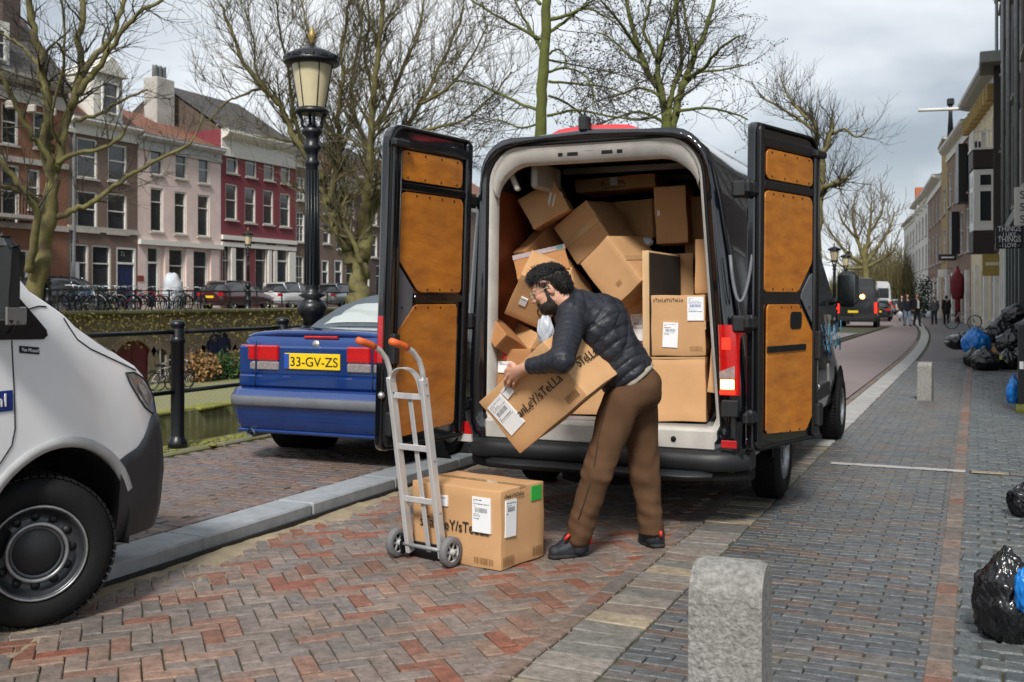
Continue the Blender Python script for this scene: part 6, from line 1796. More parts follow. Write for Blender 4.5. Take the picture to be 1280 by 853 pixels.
h2, W, H = left_house("town_house", "pale pink canal house with two dark doors and three bays of windows", 172.3, 276, 178, M_PINK,
    [(188, 185, 204, 219, 's'), (219, 190, 234, 224, 's'), (248, 198, 262, 230, 's'), (188, 235, 204, 290, 't'), (218, 240, 233, 293, 't'), (247, 244, 262, 296, 't'), (183, 308, 199, 388, 'd', M_DKDOOR), (209, 311, 230, 378, 't'), (241, 313, 260, 378, 't')],
    roof=(M_TILER, 'eave'), rh=2.2, floors=((3.55, M_FRAMEW, .22),), ch=.75, cornice=mat("pale_grey_cornice", (0.55, 0.55, 0.54), .6), fm=M_FRAMEW)
for k, o in enumerate([(205, 209), (231, 240), (262, 272)]): 
    u0, u1 = YL(276) - YL(o[1]), YL(276) - YL(o[0]); MB().box(((u0 + u1) / 2, .05, 1.7), (max(.3, u1 - u0), .12, 3.3)).build("pilaster", M_PINK, h2)
MB().box((YL(276) - YL(175.5), .02, ZL(175, 348)), (.42, .03, .28)).build("red_plaque", mat("brick_red_plaque", (.25, .04, .03), .5), h2)
cu_ = YL(276) - YL(199, -43.5)
MB().box((cu_, -3.5, H + 1.9), (1.5, 1.0, 4.6), ch=.05).build("chimney", mat("whitewashed_chimney", (.50, .48, .45), .9, color2=(.33, .31, .28), scale=1.5), h2)
for q in (-.35, .0, .35): MB().lathe([(.17, 0), (.15, .75), (.17, .8)], (cu_ + q, -3.5, H + 4.15), 10).build("chimney_pot", M_ZINC, h2)
h3, W, H = left_house("town_house", "crimson brick canal house with cream cornice and cream shop front", 276.3, 369, 172, B_CRIM,
    [(283, 185, 298, 217, 's'), (307, 190, 321, 222, 's'), (330, 195, 343, 226, 's'), (351, 200, 363, 230, 's'), (282, 230, 297, 275, 's'), (306, 235, 320, 279, 's'), (329, 238, 342, 281, 's'), (350, 242, 363, 284, 's'), (278, 302, 288, 376, 't'), (293, 303, 308, 372, 't'), (319, 304, 334, 372, 't'), (345, 306, 360, 384, 'd', M_DKDOOR)],
    roof=(M_TILED, 'eave'), rh=3.0, ch=1.5, cproj=.6, cornice=M_FRAMEW, floors=((4.15, M_FRAMEW, .16), (3.75, M_FRAMEW, .10)), sidem=brick_mat("brown_gable_brick", (0.13, 0.08, 0.06), (0.10, 0.062, 0.048), (0.11, 0.09, 0.075), axis='YZ'), fm=M_FRAMEW)
for a, b in ((288, 293), (334, 338), (341, 345), (360, 368)):
    u0, u1 = YL(369) - YL(b), YL(369) - YL(a); MB().box(((u0 + u1) / 2, .05, 1.8), (u1 - u0, .12, 3.5)).build("pilaster", M_FRAMEW, h3)
h4, W, H = left_house("town_house", "narrow brown brick house with small paned white windows", 369.3, 399, 200, B_BROWN,
    [(371, 222, 381, 251, 'x'), (386, 226, 395, 254, 'x'), (371, 265, 381, 303, 'x'), (386, 268, 395, 305, 'x'), (370, 320, 380, 380, 'x'), (385, 320, 396, 380, 'd', M_DKDOOR)], roof=(M_TILED, 'eave'), rh=2.8, ch=.6, cornice=M_FRAMEW)
h5, W, H = left_house("town_house", "plain brown brick house with white pilastered doorway behind the big plane tree", 399.3, 445, 222, B_BROWN,
    [(404, 246, 413, 268, 's'), (421, 248, 432, 271, 's'), (436, 251, 443, 273, 's'), (404, 280, 413, 305, 's'), (421, 280, 432, 312, 's'), (436, 283, 443, 314, 's'), (402, 325, 411, 380, 'd', M_DKDOOR), (418, 325, 428, 380, 'd', M_DKDOOR), (433, 328, 443, 372, 't')], roof=(M_TILER, 'eave'), rh=2.8, ch=.9, cornice=M_FRAMEW)
h6, W, H = left_house("town_house", "grey brown brick house half hidden behind the plane trunk and open van door", 445.3, 500, 226, B_DARK,
    [(450, 255, 458, 280, 's'), (464, 257, 472, 282, 's'), (480, 259, 488, 284, 's'), (450, 292, 458, 320, 's'), (464, 294, 472, 322, 's'), (480, 296, 488, 322, 's'), (452, 332, 462, 380, 'd', M_DKDOOR), (470, 332, 484, 374, 't')], roof=(M_TILED, 'eave'), rh=3, ch=.8, cornice=M_FRAMEW)
h7, W, H = left_house("town_house", "far brick house seen through branches past the open left van door", 500.3, 640, 250, B_BROWN,
    [(510, 272, 520, 292, 's'), (540, 276, 550, 296, 's'), (575, 284, 583, 302, 's'), (605, 290, 612, 306, 's'), (510, 310, 520, 335, 's'), (540, 312, 550, 335, 's'), (575, 316, 583, 336, 's')], roof=(M_TILER, 'eave'), rh=3, ch=.8, cornice=M_FRAMEW)
# number on the door glass and a notice in the brown house's window
put_text("72", h1, M_CURT, (YL(172) - YL(152.5), -.09, ZL(156, 320)), (-1, 0, 0), (0, 0, 1), .30)
MB().box((YL(172) - YL(95), -.085, ZL(95, 340)), (.55, .02, .85)).build("window_notice", M_PAPER, h1)
# ================================================================== FAR QUAY WALL WITH CELLAR ARCHES
XQ = -30.1
Bq = brick_mat("mossy_cellar_brick", (0.30, 0.205, 0.14), (0.23, 0.165, 0.12), (0.25, 0.22, 0.17), axis='YZ', dirt=(0.13, 0.13, 0.045), dirt_amt=.6)
qw = thing("cellar_wall", "mossy brick canal wall with arched cellar doors along the lower quay", "wall", (XQ, 0, -1.9))
mb = MB().box((-.5, 50, 1.425), (1.0, 170, 2.85)); mb.build("wall", Bq, qw)
for k in range(60):
    MB().box((.04, -6 + k * 1.6, 2.90), (.62, 1.58, .14), ch=.03).build("coping_stone", M_COPE, qw)
def arch_poly(w, h): 
    return [(-w / 2, 0), (w / 2, 0)] + [(w / 2 * math.cos(R_(180 * k / 12)), h - w / 2 + w / 2 * math.sin(R_(180 * k / 12))) for k in range(13)]
RX = Matrix.Rotation(R_(90), 4, 'Z')
def cellar(px, w, h, m, kind):
    y = YL(px, XQ)
    f = thing("cellar_opening", None, None, (0, y, .05)); f.parent = qw
    out_ = arch_poly(w + .5, h + .25); inn = arch_poly(w, h)
    rg = MB()
    n = len(out_)
    vs = [(.10, x, z) for x, z in out_] + [(.10, x, z) for x, z in inn] + [(-.02, x, z) for x, z in out_] + [(-.02, x, z) for x, z in inn]
    fs = []
    for i in range(1, n): fs += [(i, (i + 1) % n, n + (i + 1) % n, n + i), (i, i + 2 * n, (i + 1) % n + 2 * n, (i + 1) % n), (n + i, n + (i + 1) % n, 3 * n + (i + 1) % n, 3 * n + i)]
    rg.add(vs, fs); rg.build("brick_arch", Bq, f, fix=True)
    MB().add([(.012, x, z) for x, z in inn], [tuple(range(n))]).build("door" if kind == 'd' else "pane", m, f)
    if kind == 'w':
        fr = MB(); fr.box((.03, 0, h / 2), (.05, .07, h)); fr.box((.03, -w / 2 + .06, h * .4), (.05, .09, h * .8)); fr.box((.03, w / 2 - .06, h * .4), (.05, .09, h * .8)); fr.box((.03, 0, h * .55), (.05, w, .06)); fr.build("frame", M_FRAMEW, f)
    else:
        st = MB()
        for q in (-.33, 0, .33): st.box((.025, q * w, h * .42), (.02, .03, h * .8))
        st.build("door_batten", m, f)
M_DKRED = mat("dark_red_door", (0.10, 0.010, 0.014), .5)
for px, w, h, m_, k in ((90, 2.0, 2.1, M_NAVY, 'd'), (130, .8, 1.3, M_GLASS, 'w'), (165, 2.3, 1.75, M_DKRED, 'd'), (199, .8, 1.35, M_GLASS, 'w'), (221, .6, 1.2, M_DKRED, 'd'), (247, .7, 1.2, M_GLASS, 'w'), (272, 1.8, 2.0, M_NAVY, 'd'), (298, .7, 1.2, M_GLASS, 'w'), (330, 1.8, 2.0, M_DKRED, 'd'), (360, .7, 1.2, M_GLASS, 'w')): cellar(px, w, h, m_, k)
# plants hanging over the wall and growing on the ledge
def leaf_mass(name, lab, cat, spots, n, size, m, seed, kind=None, parent=None, group=None):
    rg = random.Random(seed); mb = MB()
    for (c, r) in spots:
        for _ in range(n):
            p = Vector(c) + Vector((rg.gauss(0, r[0]), rg.gauss(0, r[1]), rg.gauss(0, r[2])))
            a = Vector((rg.gauss(0, 1), rg.gauss(0, 1), rg.gauss(0, 1))).normalized(); b = a.orthogonal().normalized(); s_ = size * rg.uniform(.5, 1.3)
            mb.add([p - a * s_, p + b * s_ * .45, p + a * s_, p - b * s_ * .45], [(0, 1, 2, 3)])
    return tag(mb.build(name, m, parent), lab, cat, group, kind)
M_LEAFY = mat("yellow_green_leaf", (0.24, 0.215, 0.055), 0.8, color2=(0.15, 0.125, 0.045), scale=.8, rnd=.4)
M_LEAFG = mat("fresh_green_leaf", (0.05, 0.13, 0.03), 0.7, color2=(0.03, 0.08, 0.02), rnd=.4)
M_LEAFO = mat("withered_ochre_leaf", (0.30, 0.17, 0.06), 0.8, rnd=.4)
leaf_mass("wall_plants", None, None, [((XQ + .35, YL(px, XQ), .95 - rr.uniform(0, 1.0)), (.08, .5, .22)) for px in range(60, 420, 5)], 26, .07, M_LEAFY, 3, "stuff")
for px, m_, lab_ in ((287, M_LEAFG, "green bush against the cellar wall beside the blue arched door"), (250, M_LEAFO, "ochre withered shrub between the railing post and the blue arched door"), (306, M_LEAFO, "ochre grasses at the cellar wall just left of the blue car")):
    y = YL(px, -29.2)
    t = thing("shrub", lab_, "shrub", (-29.2, y, -1.9)); leaf_mass("foliage", None, None, [((0, rr.uniform(-.5, .5), .55), (.25, .35, .25)) for _ in range(5)], 260, .10, m_, px, None, t)
    MB().tube([(0, 0, 0), (.03, .02, .5)], [.04, .02], 6).build("stem", mat("twig_bark", (.10, .075, .05), .9), t)
# far railing
M_IRON = mat("dark_iron_rail", (0.018, 0.020, 0.022), .5)
fr = thing("far_railing", "thin black iron railing along the far street above the cellar wall", "railing", (-30.35, 0, .95))
y = 20.0
while y < 75:
    MB().box((0, y, .45), (.05, .05, .95)).build("rail_post", M_IRON, fr); y += 1.9
for z in (.88, .45): MB().box((0, 47, z), (.035, 56, .04)).build("rail", M_IRON, fr)
# ================================================================== BICYCLES
def bicycle(col):
    t = thing("bicycle", None, None)
    def wheel_(x):
        mb = MB(); pts = [(x + .34 * math.cos(2 * math.pi * k / 18), 0, .34 + .34 * math.sin(2 * math.pi * k / 18)) for k in range(19)]
        mb.tube(pts, .022, 5, caps=False); mb.build("wheel", M_RUBBER, t)
        sp = MB()
        for k in range(8): a = math.pi * k / 8; sp.tube([(x + .32 * math.cos(a), 0, .34 + .32 * math.sin(a)), (x - .32 * math.cos(a), 0, .34 - .32 * math.sin(a))], .003, 3, caps=False)
        tag(sp.build("spokes", M_CHROME, t), kind="stuff")
    wheel_(-.55); wheel_(.55)
    f = MB()
    for a, b in (((-.55, 0, .34), (-.12, 0, .30)), ((-.12, 0, .30), (-.24, 0, .86)), ((-.12, 0, .30), (.38, 0, .80)), ((-.22, 0, .78), (.36, 0, .86)), ((-.55, 0, .34), (-.22, 0, .78)), ((.55, 0, .34), (.36, 0, .92))): f.tube([a, b], .018, 6)
    f.build("frame", col, t)
    hb = MB().tube([(.36, 0, .92), (.34, 0, 1.05)], .014, 6); hb.tube([(.22, -.28, 1.04), (.34, -.20, 1.07), (.36, 0, 1.05), (.34, .20, 1.07), (.22, .28, 1.04)], .014, 6); hb.build("handlebar", M_CHROME, t)
    MB().prism([(-.14, .88), (.10, .90), (.08, .93), (-.12, .95)], .14, Matrix.Translation((-.25, -.07, 0))).build("saddle", M_RUBBER, t)
    cr = MB().box((-.58, 0, .74), (.36, .13, .02)); cr.tube([(-.68, 0, .74), (-.56, 0, .34)], .008, 5); cr.build("carrier", M_IRON, t)
    MB().tube([(.88 * 0 + .55 + .38 * math.cos(R_(a)), 0, .34 + .38 * math.sin(R_(a))) for a in range(20, 120, 20)], .02, 4).build("mudguard", col, t)
    return t
BCOL = {"black": M_IRON, "blue": mat("teal_bike_paint", (.03, .18, .32), .4), "white": mat("white_bike_paint", (.6, .6, .6), .4), "red": mat("red_bike_paint", (.40, .02, .03), .4), "navy": mat("navy_bike_paint", (.02, .03, .10), .4)}
protos = {}
def put_bike(col, lab, x, y, z, rz, group, lean_=0.08):
    if col not in protos: o = protos[col] = bicycle(BCOL[col])
    else: o = copy_tree(protos[col])
    o.location = (x, y, z); o.rotation_euler = (lean_, 0, rz); tag(o, lab, "bicycle", group); return o
BGp = "bicycles parked along the far railing"
bl = [(82, "black"), (89, "black"), (95, "navy"), (100, "blue"), (107, "white"), (112, "black"), (119, "black"), (126, "navy"), (132, "white"), (139, "black"), (146, "black"), (153, "navy"), (158, "red"), (165, "blue"), (182, "red"), (190, "black"), (213, "white"), (219, "black"), (229, "black"), (243, "navy")]
ORD = ["leftmost", "second", "third", "fourth", "fifth", "sixth", "seventh", "eighth", "ninth"]
CN = {"black": "black", "navy": "dark blue", "blue": "teal", "white": "white", "red": "red"}
cnt_ = {}
for i, (px, c_) in enumerate(bl):
    k = cnt_.get(c_, 0); cnt_[c_] = k + 1
    put_bike(c_, "%s of the %s bicycles counted from the left along the far railing" % (ORD[k], CN[c_]), -31.2, YL(px, -31.2), ZS, R_(rr.choice((80, 100, 20, 150, 60, 95))) + rr.uniform(-.2, .2), BGp)
for px, q, c_ in ((205, -28.0, "white"), (214, -27.4, "black"), (224, -27.8, "navy")):
    put_bike(c_, {"white": "white bicycle on the lower quay left of the near railing post", "black": "black bicycle on the lower quay left of the near railing post", "navy": "dark blue bicycle on the lower quay left of the near railing post"}[c_], q, YL(px, q), -1.9, R_(rr.uniform(60, 120)), None)
# white covered cycle by the pink house
crumple("covered_scooter", "pale cover draped over a scooter in front of the pink house", "scooter", (-32.6, YL(217, -32.6), ZS + .75), (.45, .5, .95), mat("pale_grey_cover", (.55, .58, .62), .7, scale=2), 31)
# ================================================================== CARS ACROSS THE CANAL AND IN THE STREET
def simple_car(lab, m, loc, rz, group=None, kind="car", L=4.2, Wd=1.74, Hh=1.45, plate=True):
    t = thing("parked_car", lab, kind, loc, rz, group)
    w = Wd / 2
    S = [(0, .62, .40, .70, .95), (.06, .78, .32, .80, .985), (.25, .83, .26, .86, 1.0), (.8, .86, .22, .90, .99), (1.6, .87, .2, .92, .98), (2.6, .87, .2, .92, .98), (3.1, .86, .22, .88, .95), (3.7, .84, .24, .74, .84), (4.05, .78, .3, .64, .72), (4.2, .58, .38, .55, .62)]
    rows = []
    for y, ww, zb_, zs, zt in S:
        k = w / .87; y = y * L / 4.2
        pr_ = [(0, zb_), (ww * k * .85, zb_), (ww * k, zb_ + .12), (ww * k, (zb_ + zs) / 2), (ww * k * .985, zs - .06), (ww * k * .93, zs), (0, zt)]
        rows.append([(x, y, z) for x, z in pr_] + [(-x, y, z) for x, z in pr_[-2:0:-1]])
    mb = MB().grid(rows, closed=True); n = len(rows[0]); mb.add(rows[0], [tuple(range(n))]); mb.add(rows[-1], [tuple(range(n))])
    mb.build("body", m, t, fix=True)
    C = [(.12, .95, .60, .97), (.55, .95, .60, Hh - .06), (1.1, .95, .59, Hh), (1.9, .95, .58, Hh), (2.4, .95, .57, Hh - .1), (3.15, .92, .62, .95)]
    rows = []
    for y, zb_, wt, zt in C:
        k = w / .87; y = y * L / 4.2
        rows.append([(w * .93, y, zb_), ((w * .93 + wt * k) / 2 + .02, y, (zb_ + zt) / 2), (wt * k, y, zt - .02), (0, y, zt + .02), (-wt * k, y, zt - .02), (-(w * .93 + wt * k) / 2 - .02, y, (zb_ + zt) / 2), (-w * .93, y, zb_)])
    MB().grid(rows).build("cabin_glass", M_GLASS, t, fix=True)
    rp = []
    for y, wt, zt in ((.45, .60, Hh - .10), (.65, .60, Hh - .02), (1.1, .6, Hh + .012), (1.9, .59, Hh + .012), (2.35, .58, Hh - .06)):
        rp.append([(x * w / .87, y * L / 4.2, zt + .02 - .015 * abs(x)) for x in (-wt, -.3, 0, .3, wt)])
    MB().grid(rp).build("roof", m, t, fix=True)
    for sx in (-1, 1):
        pl_ = MB()
        for ya, yb in ((.5, .35), (1.65, 1.7), (2.95, 2.3)): pl_.tube([(sx * (w * .93 + .005), ya * L / 4.2, .95), (sx * (.60 * w / .87 + .008), yb * L / 4.2, Hh - .04)], .035, 4)
        pl_.build("pillar", m, t)
        for y in (.75, 3.35): make_wheel(t, (sx * (w - .12), y * L / 4.2, .30), rad=.30, wid=.2, rim_r=.19, face=sx, spoke=5)
        MB().box((sx * w * .74, .03, .78), (.30, .08, .16), ch=.02).build("tail_lamp", M_REDLENS, t)
        MB().box((sx * w * .70, L - .14, .63), (.32, .10, .12), ch=.02).build("headlight", M_CLEARLENS, t)
    if plate: MB().box((0, -.012, .66), (.5, .02, .11)).build("number_plate", M_YEL, t)
    return t
M_MAROON = mat("maroon_car_paint", (.055, .012, .016), .2, coat=1); M_CWHITE = mat("white_car_paint", (.6, .61, .62), .2, coat=1); M_CSIL = mat("silver_car_paint", (.34, .36, .38), .25, .5, coat=1); M_CBLK = mat("black_car_paint", (.012, .013, .016), .2, coat=1)
for px, m_, lab_ in ((262, M_MAROON, "dark red car parked before the pink and crimson houses"), (337, M_CWHITE, "white car parked before the crimson house left of the lamp post"), (404, M_CSIL, "silver car parked across the canal right of the lamp post"), (30, M_CBLK, "black car parked before the arched orange brick house")):
    simple_car(lab_, m_, (-34.2, YL(px, -34.2), ZS), 0, "cars parked on the far bank")
# ================================================================== NEAR RAILING AND LAMP
rp = thing("canal_railing", "black iron railing with round capped posts along the near canal edge", "railing", (-6.78, 0, .12))
def rail_post(y):
    p = MB()
    p.lathe([(.090, 0), (.090, .05), (.075, .085), (.066, .10), (.062, .12), (.062, .97), (.070, .975), (.074, 1.0), (.066, 1.02), (.062, 1.03), (.062, 1.10), (.058, 1.11), (.066, 1.125), (.072, 1.14), (.070, 1.165), (.045, 1.18), (.001, 1.185)], (0, y, 0), 20)
    p.build("rail_post", M_BLACK, rp)
ry = [7.55 + 1.6 * k for k in range(-3, 12)]
for y in ry: rail_post(y)
for a, b in zip(ry, ry[1:]):
    for z in (1.075, .52): MB().tube([(0, a + .06, z), (0, b - .06, z)], .021, 10).build("rail", M_BLACK, rp)
M_LAMPG = mat("milky_lantern_glass", (0.62, 0.55, 0.36), 0.25, color2=(0.50, 0.43, 0.26), scale=2.5)
M_GOLD = mat("worn_gilt", (0.36, 0.25, 0.08), .45, .4)
def lamp_post(lab, loc, sc=1.0, group=None):
    t = thing("street_lamp", lab, "street lamp", loc, 0, group); t.scale = (sc, sc, sc)
    MB().lathe([(.26, 0), (.26, .10), (.22, .14), (.20, .55), (.22, .60), (.17, .68), (.145, 1.02), (.17, 1.06), (.20, 1.10), (.15, 1.16), (.105, 1.20)], (0, 0, 0), 24).build("pedestal", M_BLACK, t)
    pm = MB().lathe([(.105, 1.20), (.10, 1.26), (.155, 1.32), (.175, 1.40), (.15, 1.46), (.085, 1.50), (.16, 1.54), (.085, 1.58), (.082, 1.62), (.072, 3.02), (.082, 3.04), (.09, 3.07), (.07, 3.10), (.068, 3.16), (.085, 3.2), (.115, 3.24), (.085, 3.28), (.075, 3.36), (.115, 3.40), (.125, 3.44), (.07, 3.48), (.04, 3.52)], (0, 0, 0), 24)
    for k in range(12): a = 2 * math.pi * k / 12; pm.tube([(.079 * math.cos(a), .079 * math.sin(a), 1.66), (.070 * math.cos(a), .070 * math.sin(a), 2.98)], .011, 5)
    pm.build("column", M_BLACK, t)
    for k in range(4):
        a = math.pi / 4 + math.pi / 2 * k; c, s_ = math.cos(a), math.sin(a)
        MB().tube([(c * .05, s_ * .05, 3.44), (c * .11, s_ * .11, 3.49), (c * .115, s_ * .115, 3.55), (c * .13, s_ * .13, 3.60), (c * .16, s_ * .16, 3.635)], .019, 8).build("bracket", M_BLACK, t)
    MB().lathe([(.12, 3.63), (.19, 3.63), (.20, 3.66), (.175, 3.69), (.15, 3.70)], (0, 0, 0), 24).build("lantern_base", M_BLACK, t)
    MB().lathe([(.150, 3.70), (.232, 4.20)], (0, 0, 0), 24, cap=False).build("lantern_glass", M_LAMPG, t)
    MB().lathe([(.03, 3.72), (.045, 3.85), (.04, 4.05), (.001, 4.1)], (0, 0, 0), 12).build("bulb", mat("unlit_bulb", (.55, .5, .4), .4), t)
    for k in range(6): a = 2 * math.pi * k / 6 + .45; MB().tube([(.153 * math.cos(a), .153 * math.sin(a), 3.70), (.236 * math.cos(a), .236 * math.sin(a), 4.20)], .0065, 6).build("glazing_bar", M_BLACK, t)
    hood = MB().lathe([(.22, 4.18), (.315, 4.20), (.325, 4.235), (.29, 4.27), (.275, 4.31), (.19, 4.35), (.10, 4.385), (.045, 4.405), (.035, 4.44), (.001, 4.44)], (0, 0, 0), 24)
    for k in range(12): a = 2 * math.pi * k / 12; hood.box((.30 * math.cos(a), .30 * math.sin(a), 4.262), (.05, .11, .06), rz=a, ch=.015)
    hood.build("hood", M_BLACK, t)
    MB().lathe([(.02, 4.43), (.022, 4.46), (.042, 4.50), (.046, 4.54), (.03, 4.58), (.012, 4.62), (.001, 4.65)], (0, 0, 0), 14).build("finial", M_GOLD, t)
    return t
lp_ = at(390, 400, 11.2); lamp_post("tall black iron street lamp with cream lantern rising behind the blue car", (lp_.x, lp_.y, .1), .935)
for px, d, lab_ in ((1043, 47, "far street lamp showing just over the black van's bonnet"), (1057, 62, "farthest street lamp above the dark van with the orange light")):
    q = at(px, 400, d); lamp_post(lab_, (q.x, q.y, 0), .88 if d < 50 else .95)
q = on_x(60, 380, -29.5); lamp_post("dark street lamp beside the big mossy trunk across the canal", (q.x, q.y, .95), .8)
q = on_x(310, 380, -31.5); lamp_post("small street lamp in front of the crimson house", (q.x, q.y, .95), .85)
# ================================================================== TREES
M_BARK = mat("mossy_plane_bark", (0.19, 0.175, 0.055), 0.9, color2=(0.085, 0.065, 0.038), scale=2.4, bump=0.8, bscale=7)
M_BARKG = mat("green_alder_bark", (0.115, 0.135, 0.022), 0.9, color2=(0.07, 0.075, 0.02), scale=2.5, bump=0.5, bscale=20)
M_TWIG = mat("brown_twig_bark", (0.15, 0.13, 0.065), 0.9, color2=(0.10, 0.085, 0.045), scale=2)
M_TWIGD = mat("dark_twig_bark", (0.05, 0.042, 0.036), 0.9, color2=(0.06, 0.055, 0.03), scale=2)
M_TWIGF = mat("pale_far_twig", (0.16, 0.125, 0.085), 0.9, scale=.6)
def bend(pts, n, rg, j):
    """resample a polyline with a little crookedness"""
    P = [Vector(p) for p in pts]; o = []
    for i in range(len(P) - 1):
        p0, p1, p2, p3 = P[max(0, i - 1)], P[i], P[i + 1], P[min(len(P) - 1, i + 2)]
        for k in range(n):
            t = k / n
            q = .5 * ((2 * p1) + (p2 - p0) * t + (2 * p0 - 5 * p1 + 4 * p2 - p3) * t * t + (3 * p1 - p0 - 3 * p2 + p3) * t ** 3)
            if i + k: q = q + Vector((rg.gauss(0, j), rg.gauss(0, j), rg.gauss(0, j)))
            o.append(q)
    o.append(P[-1]); return o
def tree(name, lab, base, limbs, seed, bark, twig, tw=dict(), balls=0, group=None):
    """limbs: (points, r0, r1). The first is the trunk. Side branches and twigs grow from every limb"""
    rg = random.Random(seed); t = thing(name, lab, "tree", base, 0, group); B0 = Vector(base)
    tk = MB(); cr_ = MB(); ends = []
    nb, L1, L2, nt, up, r_tw = tw.get('nb', 3.0), tw.get('L1', 2.2), tw.get('L2', 1.0), tw.get('nt', 9), tw.get('up', .35), tw.get('r', .012)
    levels = tw.get('levels', 2); start = tw.get('start', .25)
    def grow(p, d, L, r, lv):
        n = 5; pts = [p]; rs = [r]; q = p.copy(); dd = d.copy()
        for k in range(n):
            dd = (dd + Vector((rg.gauss(0, .16), rg.gauss(0, .16), rg.gauss(0, .12) + up * .14))).normalized()
            q = q + dd * (L / n); pts.append(q.copy()); rs.append(r + (r_tw * .55 - r) * (k + 1) / n)
        cr_.tube(pts, rs, 4 if lv else 3, caps=False)
        ends.append(pts[-1])
        if lv > 0:
            for k in range(max(2, int(nt * (L / L1) * rg.uniform(.7, 1.25)))):
                i = rg.randint(1, n); ax = dd.cross(Vector((rg.gauss(0, 1), rg.gauss(0, 1), rg.gauss(0, 1)))).normalized()
                nd = (Matrix.Rotation(rg.uniform(.45, 1.0), 3, ax) @ dd); nd = (nd + Vector((0, 0, up * .5))).normalized()
                grow(pts[i], nd, L2 * rg.uniform(.5, 1.25) * (L / L1) ** .3, max(r_tw, rs[i] * .55), lv - 1)
    for i, (pts, r0, r1) in enumerate(limbs):
        P = [q - B0 for q in bend(pts, 4, rg, r1 * .45 if i else r0 * .08)]
        n = len(P); rs = [r0 + (r1 - r0) * (k / (n - 1)) ** .8 for k in range(n)]
        if i == 0 and tw.get('flare', True): rs[0] *= 1.5; rs[1] *= 1.15
        rs = [r * rg.uniform(.97, 1.03) * tw.get('kr', 1.0) for r in rs]
        tk.tube(P, rs, 10 if r0 > .1 else 6)
        if i == 0 and not tw.get('trunk_twigs'): continue
        Lt = sum((P[k + 1] - P[k]).length for k in range(n - 1))
        cnt = max(3, int(Lt * nb))
        for k in range(cnt):
            f = start + (1 - start) * (k + rg.random()) / cnt; j = min(n - 2, int(f * (n - 1)))
            d = (P[j + 1] - P[j]).normalized(); ax = d.cross(Vector((rg.gauss(0, 1), rg.gauss(0, 1), rg.gauss(0, 1)))).normalized()
            nd = (Matrix.Rotation(rg.uniform(.5, 1.15), 3, ax) @ d + Vector((0, 0, up * .4))).normalized()
            grow(P[j].lerp(P[j + 1], rg.random()), nd, L1 * rg.uniform(.5, 1.2) * (1.15 - .45 * f), max(r_tw * 1.7, rs[j] * .38), levels - 1)
    tk.build("trunk", bark, t)
    if balls:
        for _ in range(balls):
            p = rg.choice(ends) + Vector((rg.gauss(0, .06), rg.gauss(0, .06), rg.gauss(0, .06))); s_ = rg.uniform(.012, .026)
            cr_.add([p + Vector(v) * s_ for v in ((1, 0, 0), (-1, 0, 0), (0, 1, 0), (0, -1, 0), (0, 0, 1), (0, 0, -1))], [(0, 2, 4), (2, 1, 4), (1, 3, 4), (3, 0, 4), (2, 0, 5), (1, 2, 5), (3, 1, 5), (0, 3, 5)])
    cr_.build("crown", twig, t)
    return t
rt = random.Random(21)
def L_(pl, d, jit, r0, r1):
    """limb through the given places, wandering a little nearer or farther along its length"""
    g_ = rt.uniform(-jit, jit); n = len(pl)
    return ([at(x, y, d + g_ * i / max(1, n - 1)) for i, (x, y) in enumerate(pl)], r0, r1)
# --- big mossy plane at the left
d = 36
b = at(36, 500, d); base = (b.x, b.y, -1.9)
tree("plane_tree", "big mossy plane tree with thick forking limbs before the orange and brown houses", base, [
    ([Vector(base)] + [at(x, y, d) for x, y in ((38, 430), (43, 375), (50, 330), (57, 290), (64, 255), (65, 228), (64, 205), (62, 185), (59, 160))], .52, .20),
    L_([(62, 215), (57, 170), (62, 130), (56, 95), (49, 62), (40, 25), (32, -15), (28, -50)], d, 3, .25, .12),
    L_([(68, 215), (80, 165), (90, 130), (97, 95), (101, 50), (104, 0), (108, -40)], d, 3, .24, .12),
    L_([(88, 135), (105, 90), (128, 62), (145, 35), (158, -5), (170, -35)], d, 3, .18, .08),
    L_([(97, 118), (120, 88), (140, 60), (155, 35), (175, 15), (200, 2), (215, -10)], d, 4, .17, .06),
    L_([(66, 240), (60, 200), (40, 170), (25, 140), (10, 110), (-10, 80)], d, 4, .18, .08),
    L_([(64, 272), (82, 268), (105, 258), (135, 238), (165, 218), (200, 198), (238, 180)], d, 2, .17, .07),
    L_([(238, 180), (248, 160), (256, 138)], d, 1, .05, .02),
    L_([(70, 205), (95, 192), (130, 185), (153, 168), (157, 158)], d, 3, .13, .06),
    L_([(95, 150), (125, 142), (155, 125), (185, 112)], d, 3, .10, .05),
    L_([(60, 268), (40, 245), (20, 238), (-10, 228)], d, 3, .16, .08),
    L_([(36, 340), (42, 300), (44, 262), (28, 238), (5, 205), (-20, 190)], d - .5, 2, .22, .09),
    L_([(78, 112), (80, 70), (79, 20), (75, -30)], d, 3, .08, .04),
    L_([(55, 90), (30, 60), (5, 45), (-30, 20)], d, 4, .09, .04),
    L_([(75, 180), (65, 150), (80, 75), (70, 52)], d, 3, .08, .05),
], 5, M_BARK, M_TWIGD, dict(nb=2.6, L1=2.0, L2=1.1, nt=11, up=.2, r=.009, start=.25, kr=.74))
